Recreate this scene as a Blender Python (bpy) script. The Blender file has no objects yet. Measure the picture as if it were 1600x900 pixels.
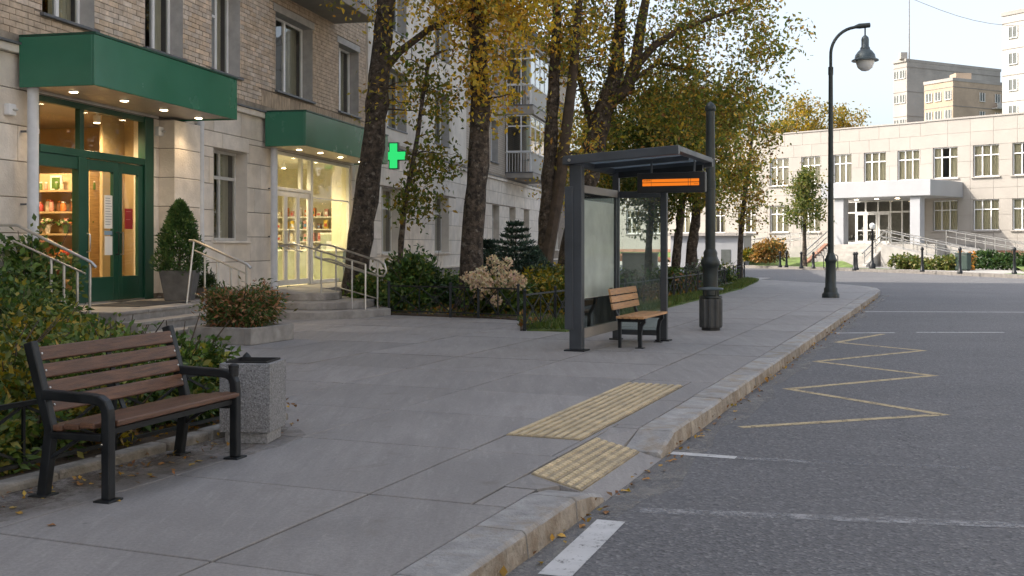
import bpy, math, random
import numpy as np
from mathutils import Vector

random.seed(7)
rng = np.random.default_rng(11)
scene = bpy.context.scene
COL = scene.collection
R = math.radians

# ------------------------------------------------------------------ camera, sky, sun, exposure
CAM_H = 1.62
FOC = 1700.0                      # focal length in pixels of a 1600 px wide frame
HORIZON = 383.0
cam_d = bpy.data.cameras.new('camera')
cam_d.sensor_width = 36.0
cam_d.lens = FOC / 1600.0 * 36.0
cam_d.shift_y = -(450.0 - HORIZON) / 1600.0
cam_d.clip_start = 0.05
cam_d.clip_end = 4000
cam = bpy.data.objects.new('camera', cam_d)
COL.objects.link(cam)
cam.location = (0, 0, CAM_H)
cam.rotation_euler = (R(90), 0, 0)
scene.camera = cam

SUN_AZ = R(266)                   # clockwise from +Y
SUN_EL = R(40)
world = bpy.data.worlds.new('World')
scene.world = world
world.use_nodes = True
wn = world.node_tree
wn.nodes.clear()
sky = wn.nodes.new('ShaderNodeTexSky')
sky.sky_type = 'NISHITA'
sky.sun_disc = False
sky.sun_elevation = SUN_EL
sky.sun_rotation = SUN_AZ
sky.air_density = 1.0
sky.dust_density = 4.0
sky.ozone_density = 1.0
hsv = wn.nodes.new('ShaderNodeHueSaturation')
hsv.inputs['Saturation'].default_value = 0.55
bg = wn.nodes.new('ShaderNodeBackground')
bg.inputs['Strength'].default_value = 0.15
wo = wn.nodes.new('ShaderNodeOutputWorld')
wn.links.new(sky.outputs[0], hsv.inputs['Color'])
wn.links.new(hsv.outputs[0], bg.inputs['Color'])
wn.links.new(bg.outputs[0], wo.inputs['Surface'])

sun_d = bpy.data.lights.new('sun', 'SUN')
sun_d.energy = 2.5
sun_d.angle = R(0.6)
sun_d.color = (1.0, 0.90, 0.77)
sun = bpy.data.objects.new('sun', sun_d)
COL.objects.link(sun)
sdir = Vector((math.sin(SUN_AZ) * math.cos(SUN_EL), math.cos(SUN_AZ) * math.cos(SUN_EL), math.sin(SUN_EL)))
sun.rotation_euler = sdir.to_track_quat('Z', 'Y').to_euler()
sun.location = (-20, -10, 40)

vs = scene.view_settings
vs.view_transform = 'Standard'
vs.look = 'None'
vs.exposure = 1.25
vs.gamma = 1.0
vs.use_curve_mapping = False
scene.cycles.use_denoising = True
scene.cycles.max_bounces = 8
scene.cycles.transparent_max_bounces = 24
scene.cycles.sample_clamp_indirect = 6.0

# ------------------------------------------------------------------ frames
def P(px, py, h=0.14):
    """point of the horizontal plane at height h seen at a pixel of the 1600x900 photograph"""
    z = (CAM_H - h) * FOC / (py - HORIZON)
    return ((px - 800) / FOC * z, z)

# facade frame: u along the house front, v out of it
FA = math.atan(365 / 1700)
FD = 11.2
FU = (math.sin(FA), math.cos(FA))
FN = (math.cos(FA), -math.sin(FA))
FO = (-FD * FN[0], -FD * FN[1])
FROT = math.atan2(FU[1], FU[0])
def UV(u, v):
    return (FO[0] + FU[0] * u + FN[0] * v, FO[1] + FU[1] * u + FN[1] * v)
# road frame: s along the kerb, t to the left of the kerb foot
RU = (0.3714, 0.9285)
RM = (-0.9285, 0.3714)
RO = (-2.16, 0.0)
RROT = math.atan2(RU[1], RU[0])
def ST(s, t):
    return (RO[0] + RU[0] * s + RM[0] * t, RO[1] + RU[1] * s + RM[1] * t)
PAVE = 0.14

# ------------------------------------------------------------------ helpers
def tag(o, label=None, cat=None, group=None, kind=None):
    if label: o['label'] = label
    if cat: o['category'] = cat
    if group: o['group'] = group
    if kind: o['kind'] = kind
    return o

def thing(name, loc=(0, 0, 0), rz=0.0, label=None, cat=None, group=None, kind=None):
    o = bpy.data.objects.new(name, None)
    o.empty_display_size = 0.1
    COL.objects.link(o)
    o.location = loc
    o.rotation_euler = (0, 0, rz)
    return tag(o, label, cat, group, kind)

def copy_tree(o, parent=None):
    c = o.copy()
    COL.objects.link(c)
    c.parent = parent
    for ch in list(o.children):
        copy_tree(ch, c)
    return c

class MB:
    def __init__(self):
        self.v = []
        self.f = []
    def add(self, vs_, fs):
        n = len(self.v)
        self.v.extend(vs_)
        self.f.extend([tuple(i + n for i in f) for f in fs])
        return self
    def box(self, x0, x1, y0, y1, z0, z1):
        if x0 > x1: x0, x1 = x1, x0
        if y0 > y1: y0, y1 = y1, y0
        if z0 > z1: z0, z1 = z1, z0
        return self.add([(x0, y0, z0), (x1, y0, z0), (x1, y1, z0), (x0, y1, z0), (x0, y0, z1), (x1, y0, z1), (x1, y1, z1), (x0, y1, z1)],
                        [(0, 3, 2, 1), (4, 5, 6, 7), (0, 1, 5, 4), (1, 2, 6, 5), (2, 3, 7, 6), (3, 0, 4, 7)])
    def cbox(self, c, s):
        return self.box(c[0] - s[0] / 2, c[0] + s[0] / 2, c[1] - s[1] / 2, c[1] + s[1] / 2, c[2] - s[2] / 2, c[2] + s[2] / 2)
    def quad(self, a, b, c, d):
        return self.add([a, b, c, d], [(0, 1, 2, 3)])
    def tube(self, pts, rad, n=8, caps=True):
        pts = [Vector(p) for p in pts]
        if not hasattr(rad, '__len__'): rad = [rad] * len(pts)
        base = len(self.v)
        up = None
        for i, p in enumerate(pts):
            if i == 0: d = pts[1] - pts[0]
            elif i == len(pts) - 1: d = pts[-1] - pts[-2]
            else: d = (pts[i + 1] - pts[i]).normalized() + (pts[i] - pts[i - 1]).normalized()
            d = d.normalized() if d.length > 1e-9 else Vector((0, 0, 1))
            if up is None:
                up = Vector((0, 0, 1)) if abs(d.z) < 0.9 else Vector((1, 0, 0))
            a = up - d * up.dot(d)
            if a.length < 1e-6: a = d.orthogonal()
            a.normalize()
            up = a
            b = d.cross(a)
            for k in range(n):
                t = 2 * math.pi * k / n
                q = p + a * (rad[i] * math.cos(t)) + b * (rad[i] * math.sin(t))
                self.v.append((q.x, q.y, q.z))
        m = len(pts)
        for i in range(m - 1):
            for k in range(n):
                k2 = (k + 1) % n
                self.f.append((base + i * n + k, base + i * n + k2, base + (i + 1) * n + k2, base + (i + 1) * n + k))
        if caps:
            self.f.append(tuple(base + k for k in reversed(range(n))))
            self.f.append(tuple(base + (m - 1) * n + k for k in range(n)))
        return self
    def bar(self, p0, p1, w, h, upv=(0, 0, 1)):
        """rectangular bar from p0 to p1"""
        p0 = Vector(p0); p1 = Vector(p1)
        d = (p1 - p0).normalized()
        u = Vector(upv)
        if abs(d.dot(u)) > 0.98: u = Vector((1, 0, 0))
        a = d.cross(u).normalized()
        b = a.cross(d).normalized()
        vv = []
        for p in (p0, p1):
            for sa, sb in ((-1, -1), (1, -1), (1, 1), (-1, 1)):
                q = p + a * (sa * w / 2) + b * (sb * h / 2)
                vv.append((q.x, q.y, q.z))
        return self.add(vv, [(0, 1, 2, 3), (7, 6, 5, 4), (0, 4, 5, 1), (1, 5, 6, 2), (2, 6, 7, 3), (3, 7, 4, 0)])
    def ribbon(self, pts, w, h, side):
        """rectangular section swept along pts; side = fixed width direction"""
        pts = [Vector(p) for p in pts]
        a = Vector(side).normalized()
        n = len(self.v)
        for i, p in enumerate(pts):
            if i == 0: d = pts[1] - pts[0]
            elif i == len(pts) - 1: d = pts[-1] - pts[-2]
            else: d = (pts[i + 1] - pts[i]).normalized() + (pts[i] - pts[i - 1]).normalized()
            b = a.cross(d.normalized()).normalized()
            for sa, sb in ((-1, -1), (1, -1), (1, 1), (-1, 1)):
                q = p + a * (sa * w / 2) + b * (sb * h / 2)
                self.v.append((q.x, q.y, q.z))
        for i in range(len(pts) - 1):
            o = n + i * 4
            for k in range(4):
                k2 = (k + 1) % 4
                self.f.append((o + k, o + k2, o + 4 + k2, o + 4 + k))
        self.f.append((n + 3, n + 2, n + 1, n))
        e = n + (len(pts) - 1) * 4
        self.f.append((e, e + 1, e + 2, e + 3))
        return self
    def lathe(self, prof, n=20, c=(0, 0), caps=True):
        base = len(self.v)
        for r, z in prof:
            for k in range(n):
                t = 2 * math.pi * k / n
                self.v.append((c[0] + r * math.cos(t), c[1] + r * math.sin(t), z))
        m = len(prof)
        for i in range(m - 1):
            for k in range(n):
                k2 = (k + 1) % n
                self.f.append((base + i * n + k, base + i * n + k2, base + (i + 1) * n + k2, base + (i + 1) * n + k))
        if caps:
            self.f.append(tuple(base + k for k in reversed(range(n))))
            self.f.append(tuple(base + (m - 1) * n + k for k in range(n)))
        return self
    def prism(self, poly, z0, z1):
        area = sum(poly[i][0] * poly[(i + 1) % len(poly)][1] - poly[(i + 1) % len(poly)][0] * poly[i][1] for i in range(len(poly)))
        if area < 0: poly = poly[::-1]
        n = len(poly)
        b = len(self.v)
        self.v += [(x, y, z0) for x, y in poly] + [(x, y, z1) for x, y in poly]
        self.f.append(tuple(b + i for i in reversed(range(n))))
        self.f.append(tuple(b + n + i for i in range(n)))
        for i in range(n):
            j = (i + 1) % n
            self.f.append((b + i, b + j, b + n + j, b + n + i))
        return self
    def mesh(self, name, mat, smooth=False):
        me = bpy.data.meshes.new(name)
        me.from_pydata(self.v, [], self.f)
        if mat: me.materials.append(M[mat] if isinstance(mat, str) else mat)
        if smooth:
            me.polygons.foreach_set('use_smooth', [True] * len(me.polygons))
        me.update()
        return me
    def build(self, name, mat, parent=None, loc=(0, 0, 0), rz=0.0, bevel=0.0, smooth=False, seg=2):
        o = bpy.data.objects.new(name, self.mesh(name, mat, smooth))
        COL.objects.link(o)
        o.parent = parent
        o.location = loc
        o.rotation_euler = (0, 0, rz)
        if bevel > 0:
            b = o.modifiers.new('bevel', 'BEVEL')
            b.width = bevel
            b.segments = seg
            b.limit_method = 'ANGLE'
            b.angle_limit = R(40)
        if smooth:
            o.data.set_sharp_from_angle(angle=R(45))
        return o

def link(name, me, parent=None, loc=(0, 0, 0), rot=(0, 0, 0), scale=(1, 1, 1)):
    o = bpy.data.objects.new(name, me)
    COL.objects.link(o)
    o.parent = parent
    o.location = loc
    o.rotation_euler = rot
    o.scale = scale
    return o

def arc(c, r, a0, a1, n, ax=(1, 0, 0), ay=(0, 0, 1)):
    c = Vector(c); ax = Vector(ax); ay = Vector(ay)
    return [tuple(c + ax * (r * math.cos(a0 + (a1 - a0) * i / n)) + ay * (r * math.sin(a0 + (a1 - a0) * i / n))) for i in range(n + 1)]

# ------------------------------------------------------------------ materials
M = {}
def _nt(name):
    m = bpy.data.materials.new(name)
    m.use_nodes = True
    nt = m.node_tree
    nt.nodes.clear()
    out = nt.nodes.new('ShaderNodeOutputMaterial')
    return m, nt, out

def _noise(nt, vec, scale, detail=5, rough=0.6, dist=0.0):
    n = nt.nodes.new('ShaderNodeTexNoise')
    n.inputs['Scale'].default_value = scale
    n.inputs['Detail'].default_value = detail
    n.inputs['Roughness'].default_value = rough
    n.inputs['Distortion'].default_value = dist
    nt.links.new(vec, n.inputs['Vector'])
    return n

def _range(nt, val, a, b, c, d):
    r = nt.nodes.new('ShaderNodeMapRange')
    r.inputs[1].default_value = a; r.inputs[2].default_value = b
    r.inputs[3].default_value = c; r.inputs[4].default_value = d
    nt.links.new(val, r.inputs[0])
    return r.outputs[0]

def _mix(nt, fac, a, b, mode='MIX'):
    m = nt.nodes.new('ShaderNodeMix')
    m.data_type = 'RGBA'
    m.blend_type = mode
    if isinstance(fac, (int, float)): m.inputs[0].default_value = fac
    else: nt.links.new(fac, m.inputs[0])
    for i, c in ((6, a), (7, b)):
        if isinstance(c, tuple): m.inputs[i].default_value = (*c[:3], 1)
        else: nt.links.new(c, m.inputs[i])
    return m.outputs[2]

def pm(name, col, rough=0.7, metal=0.0, var=0.12, scale=3.0, bump=0.0, bscale=60.0, col2=None, c2scale=1.2, c2lo=0.5, c2hi=0.7, orand=0.0, spec=0.5, stretch=None, speck=None, hrand=0.0):
    m, nt, out = _nt(name)
    b = nt.nodes.new('ShaderNodeBsdfPrincipled')
    nt.links.new(b.outputs[0], out.inputs[0])
    geo = nt.nodes.new('ShaderNodeNewGeometry')
    vec = geo.outputs['Position']
    if stretch:
        tc = nt.nodes.new('ShaderNodeTexCoord')
        mp = nt.nodes.new('ShaderNodeMapping')
        mp.inputs['Scale'].default_value = stretch
        nt.links.new(tc.outputs['Object'], mp.inputs['Vector'])
        ob = nt.nodes.new('ShaderNodeObjectInfo')
        ad = nt.nodes.new('ShaderNodeVectorMath'); ad.operation = 'ADD'
        ml = nt.nodes.new('ShaderNodeMath'); ml.operation = 'MULTIPLY'; ml.inputs[1].default_value = 57.0
        nt.links.new(ob.outputs['Random'], ml.inputs[0])
        nt.links.new(mp.outputs[0], ad.inputs[0])
        nt.links.new(ml.outputs[0], ad.inputs[1])
        vec = ad.outputs[0]
    n1 = _noise(nt, vec, scale)
    lo = tuple(max(0, c * (1 - var * 1.6)) for c in col)
    hi = tuple(min(1, c * (1 + var * 1.6)) for c in col)
    c = _mix(nt, _range(nt, n1.outputs['Fac'], 0.3, 0.7, 0, 1), lo, hi)
    if col2:
        n2 = _noise(nt, vec, c2scale, 7, 0.65, 0.3)
        c = _mix(nt, _range(nt, n2.outputs['Fac'], c2lo, c2hi, 0, 1), c, col2)
    if speck:
        sc, thr, sv = speck
        n3 = _noise(nt, vec, sc, 2, 0.5)
        c = _mix(nt, _range(nt, n3.outputs['Fac'], thr, thr + 0.12, 0, 0.8), c, sv)
    if orand:
        ob = nt.nodes.new('ShaderNodeObjectInfo')
        fac = _range(nt, ob.outputs['Random'], 0, 1, 1 - orand, 1 + orand)
        hs = nt.nodes.new('ShaderNodeHueSaturation')
        nt.links.new(fac, hs.inputs['Value'])
        if hrand:
            wn_ = nt.nodes.new('ShaderNodeTexWhiteNoise'); wn_.noise_dimensions = '1D'
            nt.links.new(ob.outputs['Random'], wn_.inputs['W'])
            nt.links.new(_range(nt, wn_.outputs['Value'], 0, 1, 1 - hrand, 1 + hrand), hs.inputs['Saturation'])
        nt.links.new(c, hs.inputs['Color'])
        c = hs.outputs[0]
    nt.links.new(c, b.inputs['Base Color'])
    b.inputs['Roughness'].default_value = rough
    b.inputs['Metallic'].default_value = metal
    b.inputs['Specular IOR Level'].default_value = spec
    nr = _range(nt, n1.outputs['Fac'], 0.3, 0.7, max(0.02, rough - 0.08), min(1, rough + 0.08))
    nt.links.new(nr, b.inputs['Roughness'])
    if bump > 0:
        nb = _noise(nt, vec, bscale, 4, 0.6)
        bp = nt.nodes.new('ShaderNodeBump')
        bp.inputs['Strength'].default_value = min(1.0, bump)
        bp.inputs['Distance'].default_value = 0.6 / bscale * max(1.0, bump)
        nt.links.new(nb.outputs['Fac'], bp.inputs['Height'])
        nt.links.new(bp.outputs[0], b.inputs['Normal'])
    M[name] = m
    return m

def emat(name, col, strength):
    m, nt, out = _nt(name)
    e = nt.nodes.new('ShaderNodeEmission')
    e.inputs[0].default_value = (*col, 1)
    e.inputs[1].default_value = strength
    nt.links.new(e.outputs[0], out.inputs[0])
    M[name] = m

def glass(name, tint=(0.9, 0.95, 0.93), ior=1.5, gain=1.0, rough=0.0, haze=0.0, hazecol=(0.6, 0.68, 0.65)):
    m, nt, out = _nt(name)
    tr = nt.nodes.new('ShaderNodeBsdfTransparent'); tr.inputs[0].default_value = (*tint, 1)
    gl = nt.nodes.new('ShaderNodeBsdfGlossy'); gl.inputs['Roughness'].default_value = rough
    gl.inputs['Color'].default_value = (0.95, 0.95, 0.95, 1)
    geo = nt.nodes.new('ShaderNodeNewGeometry')
    fr = nt.nodes.new('ShaderNodeFresnel'); fr.inputs['IOR'].default_value = ior
    nz = _noise(nt, geo.outputs['Position'], 1.3, 2)
    bp = nt.nodes.new('ShaderNodeBump'); bp.inputs['Strength'].default_value = 0.04; bp.inputs['Distance'].default_value = 0.05
    nt.links.new(nz.outputs['Fac'], bp.inputs['Height'])
    nt.links.new(bp.outputs[0], gl.inputs['Normal'])
    mu = nt.nodes.new('ShaderNodeMath'); mu.operation = 'MULTIPLY'; mu.inputs[1].default_value = gain; mu.use_clamp = True
    nt.links.new(fr.outputs[0], mu.inputs[0])
    mx = nt.nodes.new('ShaderNodeMixShader')
    nt.links.new(mu.outputs[0], mx.inputs[0])
    base = tr.outputs[0]
    if haze > 0:
        df0 = nt.nodes.new('ShaderNodeBsdfDiffuse'); df0.inputs[0].default_value = (*hazecol, 1)
        tl = nt.nodes.new('ShaderNodeBsdfTranslucent'); tl.inputs[0].default_value = (*hazecol, 1)
        df = nt.nodes.new('ShaderNodeMixShader'); df.inputs[0].default_value = 0.5
        nt.links.new(df0.outputs[0], df.inputs[1]); nt.links.new(tl.outputs[0], df.inputs[2])
        m2 = nt.nodes.new('ShaderNodeMixShader')
        nn = _noise(nt, geo.outputs['Position'], 2.0, 5)
        nt.links.new(_range(nt, nn.outputs['Fac'], 0.3, 0.7, haze * 0.8, min(1, haze * 1.15)), m2.inputs[0])
        nt.links.new(tr.outputs[0], m2.inputs[1]); nt.links.new(df.outputs[0], m2.inputs[2])
        base = m2.outputs[0]
    nt.links.new(base, mx.inputs[1]); nt.links.new(gl.outputs[0], mx.inputs[2])
    nt.links.new(mx.outputs[0], out.inputs[0])
    M[name] = m

def leafmat(name, trans=0.35, rough=0.55):
    m, nt, out = _nt(name)
    at = nt.nodes.new('ShaderNodeVertexColor'); at.layer_name = 'Col'
    p = nt.nodes.new('ShaderNodeBsdfPrincipled')
    p.inputs['Roughness'].default_value = rough
    p.inputs['Specular IOR Level'].default_value = 0.35
    t = nt.nodes.new('ShaderNodeBsdfTranslucent')
    nt.links.new(at.outputs[0], p.inputs['Base Color'])
    g = nt.nodes.new('ShaderNodeHueSaturation'); g.inputs['Saturation'].default_value = 1.15; g.inputs['Value'].default_value = 1.3
    nt.links.new(at.outputs[0], g.inputs['Color'])
    nt.links.new(g.outputs[0], t.inputs[0])
    mx = nt.nodes.new('ShaderNodeMixShader'); mx.inputs[0].default_value = trans
    nt.links.new(p.outputs[0], mx.inputs[1]); nt.links.new(t.outputs[0], mx.inputs[2])
    nt.links.new(mx.outputs[0], out.inputs[0])
    M[name] = m

pm('terrain', (0.09, 0.10, 0.06), 0.95, scale=0.2)
pm('joint', (0.075, 0.066, 0.055), 0.95, var=0.3, scale=8)
pm('kerbstone', (0.34, 0.335, 0.33), 0.85, var=0.16, scale=7, bump=0.9, bscale=38, col2=(0.30, 0.255, 0.20), c2scale=3.0, c2lo=0.48, c2hi=0.66, orand=0.10, speck=(160, 0.62, (0.22, 0.21, 0.2)))
pm('kerbface', (0.36, 0.315, 0.26), 0.9, var=0.22, scale=9, bump=1.0, bscale=30, col2=(0.24, 0.185, 0.13), c2scale=4.0, c2lo=0.46, c2hi=0.64, orand=0.14, speck=(60, 0.62, (0.46, 0.42, 0.36)))
pm('tactile', (0.56, 0.455, 0.29), 0.8, var=0.14, scale=9, bump=0.5, bscale=140, col2=(0.36, 0.31, 0.23), c2scale=3.5, c2lo=0.5, c2hi=0.72, orand=0.06)
pm('tactile_base', (0.37, 0.305, 0.20), 0.85, var=0.2, scale=9, bump=0.4, bscale=140, col2=(0.22, 0.19, 0.14), c2scale=4, c2lo=0.45, c2hi=0.65)
pm('edging', (0.26, 0.245, 0.22), 0.92, var=0.22, scale=9, bump=1.0, bscale=45, col2=(0.15, 0.13, 0.10), c2scale=4, orand=0.12)
pm('soil', (0.075, 0.055, 0.038), 0.98, var=0.35, scale=8, bump=1.2, bscale=40, col2=(0.13, 0.085, 0.035), c2scale=5)
pm('lawn', (0.11, 0.165, 0.04), 0.95, var=0.3, scale=2.0, bump=1.0, bscale=60, col2=(0.12, 0.12, 0.04), c2scale=0.8)
pm('stone', (0.74, 0.67, 0.585), 0.85, var=0.10, scale=2.2, bump=0.45, bscale=26, col2=(0.63, 0.56, 0.475), c2scale=1.6, c2lo=0.5, c2hi=0.75, orand=0.07, hrand=0.2)
pm('stonejoint', (0.23, 0.19, 0.15), 0.95, var=0.2, scale=5)
pm('brick', (0.58, 0.475, 0.375), 0.9, var=0.18, scale=5, bump=0.5, bscale=70, col2=(0.47, 0.37, 0.28), c2scale=3.3, orand=0.15, hrand=0.25)
pm('mortar', (0.24, 0.205, 0.17), 0.95, var=0.15, scale=12)
pm('plaster', (0.68, 0.625, 0.55), 0.9, var=0.08, scale=1.1, bump=0.25, bscale=30, col2=(0.44, 0.38, 0.31), c2scale=0.7, c2lo=0.52, c2hi=0.75)
pm('reveal', (0.40, 0.38, 0.355), 0.9, var=0.10, scale=4, bump=0.2, bscale=40)
pm('bandstone', (0.30, 0.255, 0.20), 0.9, var=0.2, scale=3, bump=0.4, bscale=30, col2=(0.20, 0.165, 0.125), c2scale=2.0)
pm('stainpanel', (0.40, 0.31, 0.22), 0.9, var=0.3, scale=6, col2=(0.24, 0.185, 0.135), c2scale=4, stretch=(5, 5, 0.6), orand=0.15)
pm('flashing', (0.13, 0.135, 0.145), 0.5, 0.3, var=0.15, scale=5)
pm('plinth', (0.20, 0.185, 0.17), 0.9, var=0.15, scale=4, bump=0.4, bscale=50)
pm('step', (0.30, 0.28, 0.255), 0.85, var=0.18, scale=4, bump=0.5, bscale=90, col2=(0.20, 0.18, 0.16), c2scale=2.4, orand=0.04)
pm('concrete', (0.36, 0.345, 0.32), 0.9, var=0.12, scale=2, bump=0.3, bscale=60)
pm('slabgrey', (0.33, 0.305, 0.275), 0.85, var=0.1, scale=2)
pm('greenpaint', (0.036, 0.165, 0.10), 0.24, var=0.05, scale=0.7, bump=0.03, bscale=4)
pm('greenframe', (0.009, 0.060, 0.036), 0.35, var=0.08, scale=3)
pm('soffit', (0.42, 0.36, 0.29), 0.4, 0.0, var=0.04, scale=3)
pm('white_pvc', (0.76, 0.76, 0.76), 0.35, var=0.03, scale=4)
pm('pipe', (0.66, 0.67, 0.69), 0.4, var=0.06, scale=5, col2=(0.5, 0.5, 0.5), c2scale=3, c2lo=0.6, c2hi=0.8)
pm('greyframe', (0.60, 0.59, 0.56), 0.4, var=0.05, scale=4)
pm('curtain', (0.70, 0.64, 0.50), 0.9, var=0.15, scale=6, stretch=(8, 8, 0.4))
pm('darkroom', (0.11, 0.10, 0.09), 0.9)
pm('shopwall', (0.56, 0.42, 0.24), 0.8, var=0.05, scale=2)
pm('pharmwall', (0.66, 0.62, 0.46), 0.8, var=0.05, scale=2)
pm('shelfwood', (0.52, 0.37, 0.20), 0.6, var=0.15, scale=4, stretch=(1, 12, 12))
pm('shelfwhite', (0.72, 0.70, 0.62), 0.5, var=0.04)
pm('steel', (0.58, 0.57, 0.55), 0.36, 1.0, var=0.08, scale=6)
pm('blackmetal', (0.012, 0.014, 0.016), 0.42, 0.0, spec=0.35, var=0.25, scale=9, bump=0.15, bscale=200)
pm('sheltermetal', (0.062, 0.070, 0.080), 0.42, 0.25, var=0.10, scale=3, bump=0.05, bscale=120)
pm('sheltertrim', (0.33, 0.30, 0.265), 0.5, 0.3, var=0.1)
pm('fencemetal', (0.014, 0.017, 0.018), 0.5, 0.2, var=0.3, scale=8)
pm('binmetal', (0.058, 0.060, 0.060), 0.5, 0.1, var=0.15, scale=6)
pm('lampmetal', (0.030, 0.038, 0.038), 0.42, 0.3, var=0.2, scale=4, bump=0.1, bscale=80)
pm('benchwood', (0.125, 0.062, 0.036), 0.42, var=0.28, scale=7, bump=0.25, bscale=30, col2=(0.07, 0.034, 0.02), c2scale=6, stretch=(0.8, 9, 9), orand=0.16, spec=0.45)
pm('lightwood', (0.50, 0.27, 0.115), 0.5, var=0.2, scale=6, bump=0.2, bscale=30, col2=(0.34, 0.17, 0.07), c2scale=5, stretch=(0.8, 9, 9), orand=0.1)
pm('bolt', (0.6, 0.6, 0.58), 0.3, 1.0)
pm('granite', (0.21, 0.214, 0.222), 0.75, var=0.25, scale=55, bump=0.9, bscale=70, speck=(95, 0.56, (0.08, 0.08, 0.085)), col2=(0.36, 0.36, 0.37), c2scale=85, c2lo=0.5, c2hi=0.62)
pm('granite_side', (0.27, 0.275, 0.285), 0.75, var=0.25, scale=55, bump=0.9, bscale=70)
pm('potstone', (0.115, 0.112, 0.108), 0.75, var=0.2, scale=5, bump=0.3, bscale=40)
pm('bark', (0.10, 0.076, 0.056), 0.95, var=0.4, scale=9, bump=2.2, bscale=13, col2=(0.030, 0.023, 0.017), c2scale=7, c2lo=0.46, c2hi=0.60, speck=(10, 0.60, (0.24, 0.21, 0.17)))
pm('twig', (0.075, 0.055, 0.04), 0.95, var=0.3, scale=6)
pm('schoolwall', (0.35, 0.325, 0.295), 0.85, var=0.05, scale=0.6, bump=0.1, bscale=10, orand=0.025)
pm('schooljoint', (0.295, 0.27, 0.245), 0.9)
pm('schoolwhite', (0.34, 0.35, 0.37), 0.7, var=0.04, scale=0.8)
pm('redplinth', (0.26, 0.135, 0.09), 0.9, var=0.2, scale=2)
pm('towergrey', (0.36, 0.335, 0.31), 0.9, var=0.10, scale=0.15, col2=(0.29, 0.265, 0.245), c2scale=0.12)
pm('towerbeige', (0.42, 0.325, 0.24), 0.9, var=0.12, scale=0.2, col2=(0.33, 0.26, 0.195), c2scale=0.2)
pm('towerjoint', (0.25, 0.23, 0.21), 0.9)
pm('towerpale', (0.47, 0.45, 0.425), 0.9, var=0.08, scale=0.15)
pm('roofdark', (0.10, 0.095, 0.09), 0.9, var=0.2, scale=1)
pm('paper', (0.75, 0.74, 0.70), 0.7, var=0.02)
pm('ink', (0.10, 0.11, 0.14), 0.7)
pm('bluegrey', (0.22, 0.32, 0.42), 0.7)
pm('redsign', (0.36, 0.02, 0.018), 0.5, var=0.05)
pm('mat', (0.03, 0.03, 0.032), 0.95, bump=0.4, bscale=150)
pm('ledblack', (0.010, 0.010, 0.011), 0.4, var=0.05)
pm('doorgrey', (0.10, 0.11, 0.105), 0.5)
pm('binliner', (0.012, 0.012, 0.013), 0.6)
pm('greenbin', (0.035, 0.06, 0.05), 0.5)
pm('lampshade', (0.075, 0.095, 0.10), 0.4, 0.3)
pm('frosted', (0.72, 0.73, 0.72), 0.25)
for nm, c in (('g_red', (0.42, 0.05, 0.03)), ('g_orange', (0.62, 0.20, 0.035)), ('g_yellow', (0.62, 0.42, 0.05)), ('g_green', (0.09, 0.17, 0.035)),
              ('g_cream', (0.66, 0.57, 0.42)), ('g_pink', (0.58, 0.28, 0.22)), ('g_brown', (0.20, 0.09, 0.04)), ('g_white', (0.72, 0.70, 0.66)), ('g_blue', (0.12, 0.22, 0.36)), ('g_dark', (0.05, 0.045, 0.04))):
    pm(nm, c, 0.5, var=0.2, scale=25)
pm('palegreen', (0.34, 0.37, 0.27), 0.5)
emat('downlight', (1.0, 0.78, 0.48), 14.0)
emat('cross_led', (0.04, 0.80, 0.20), 0.42)
emat('led_orange', (1.0, 0.235, 0.02), 0.40)
emat('ceiling_glow', (1.0, 0.80, 0.52), 6.0)
glass('window_glass', (0.72, 0.77, 0.76), 1.5, 1.7)
glass('far_glass', (0.90, 0.91, 0.84), 1.5, 1.0)
glass('shop_glass', (0.93, 0.93, 0.88), 1.5, 1.0)
glass('shelter_glass', (0.80, 0.86, 0.84), 1.5, 1.1, haze=0.06)
glass('frost_glass', (0.80, 0.86, 0.84), 1.5, 0.8, rough=0.05, haze=0.74, hazecol=(0.80, 0.88, 0.84))
glass('roof_glass', (0.70, 0.78, 0.82), 1.5, 0.7, haze=0.55, hazecol=(0.66, 0.74, 0.80))
leafmat('leaf', 0.5)
leafmat('shrubleaf', 0.25, 0.42)
leafmat('needle', 0.1, 0.6)

def _map(nt, vec, rz, scale):
    mp = nt.nodes.new('ShaderNodeMapping'); mp.inputs['Rotation'].default_value = (0, 0, rz); mp.inputs['Scale'].default_value = scale
    nt.links.new(vec, mp.inputs['Vector'])
    return mp.outputs[0]

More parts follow.
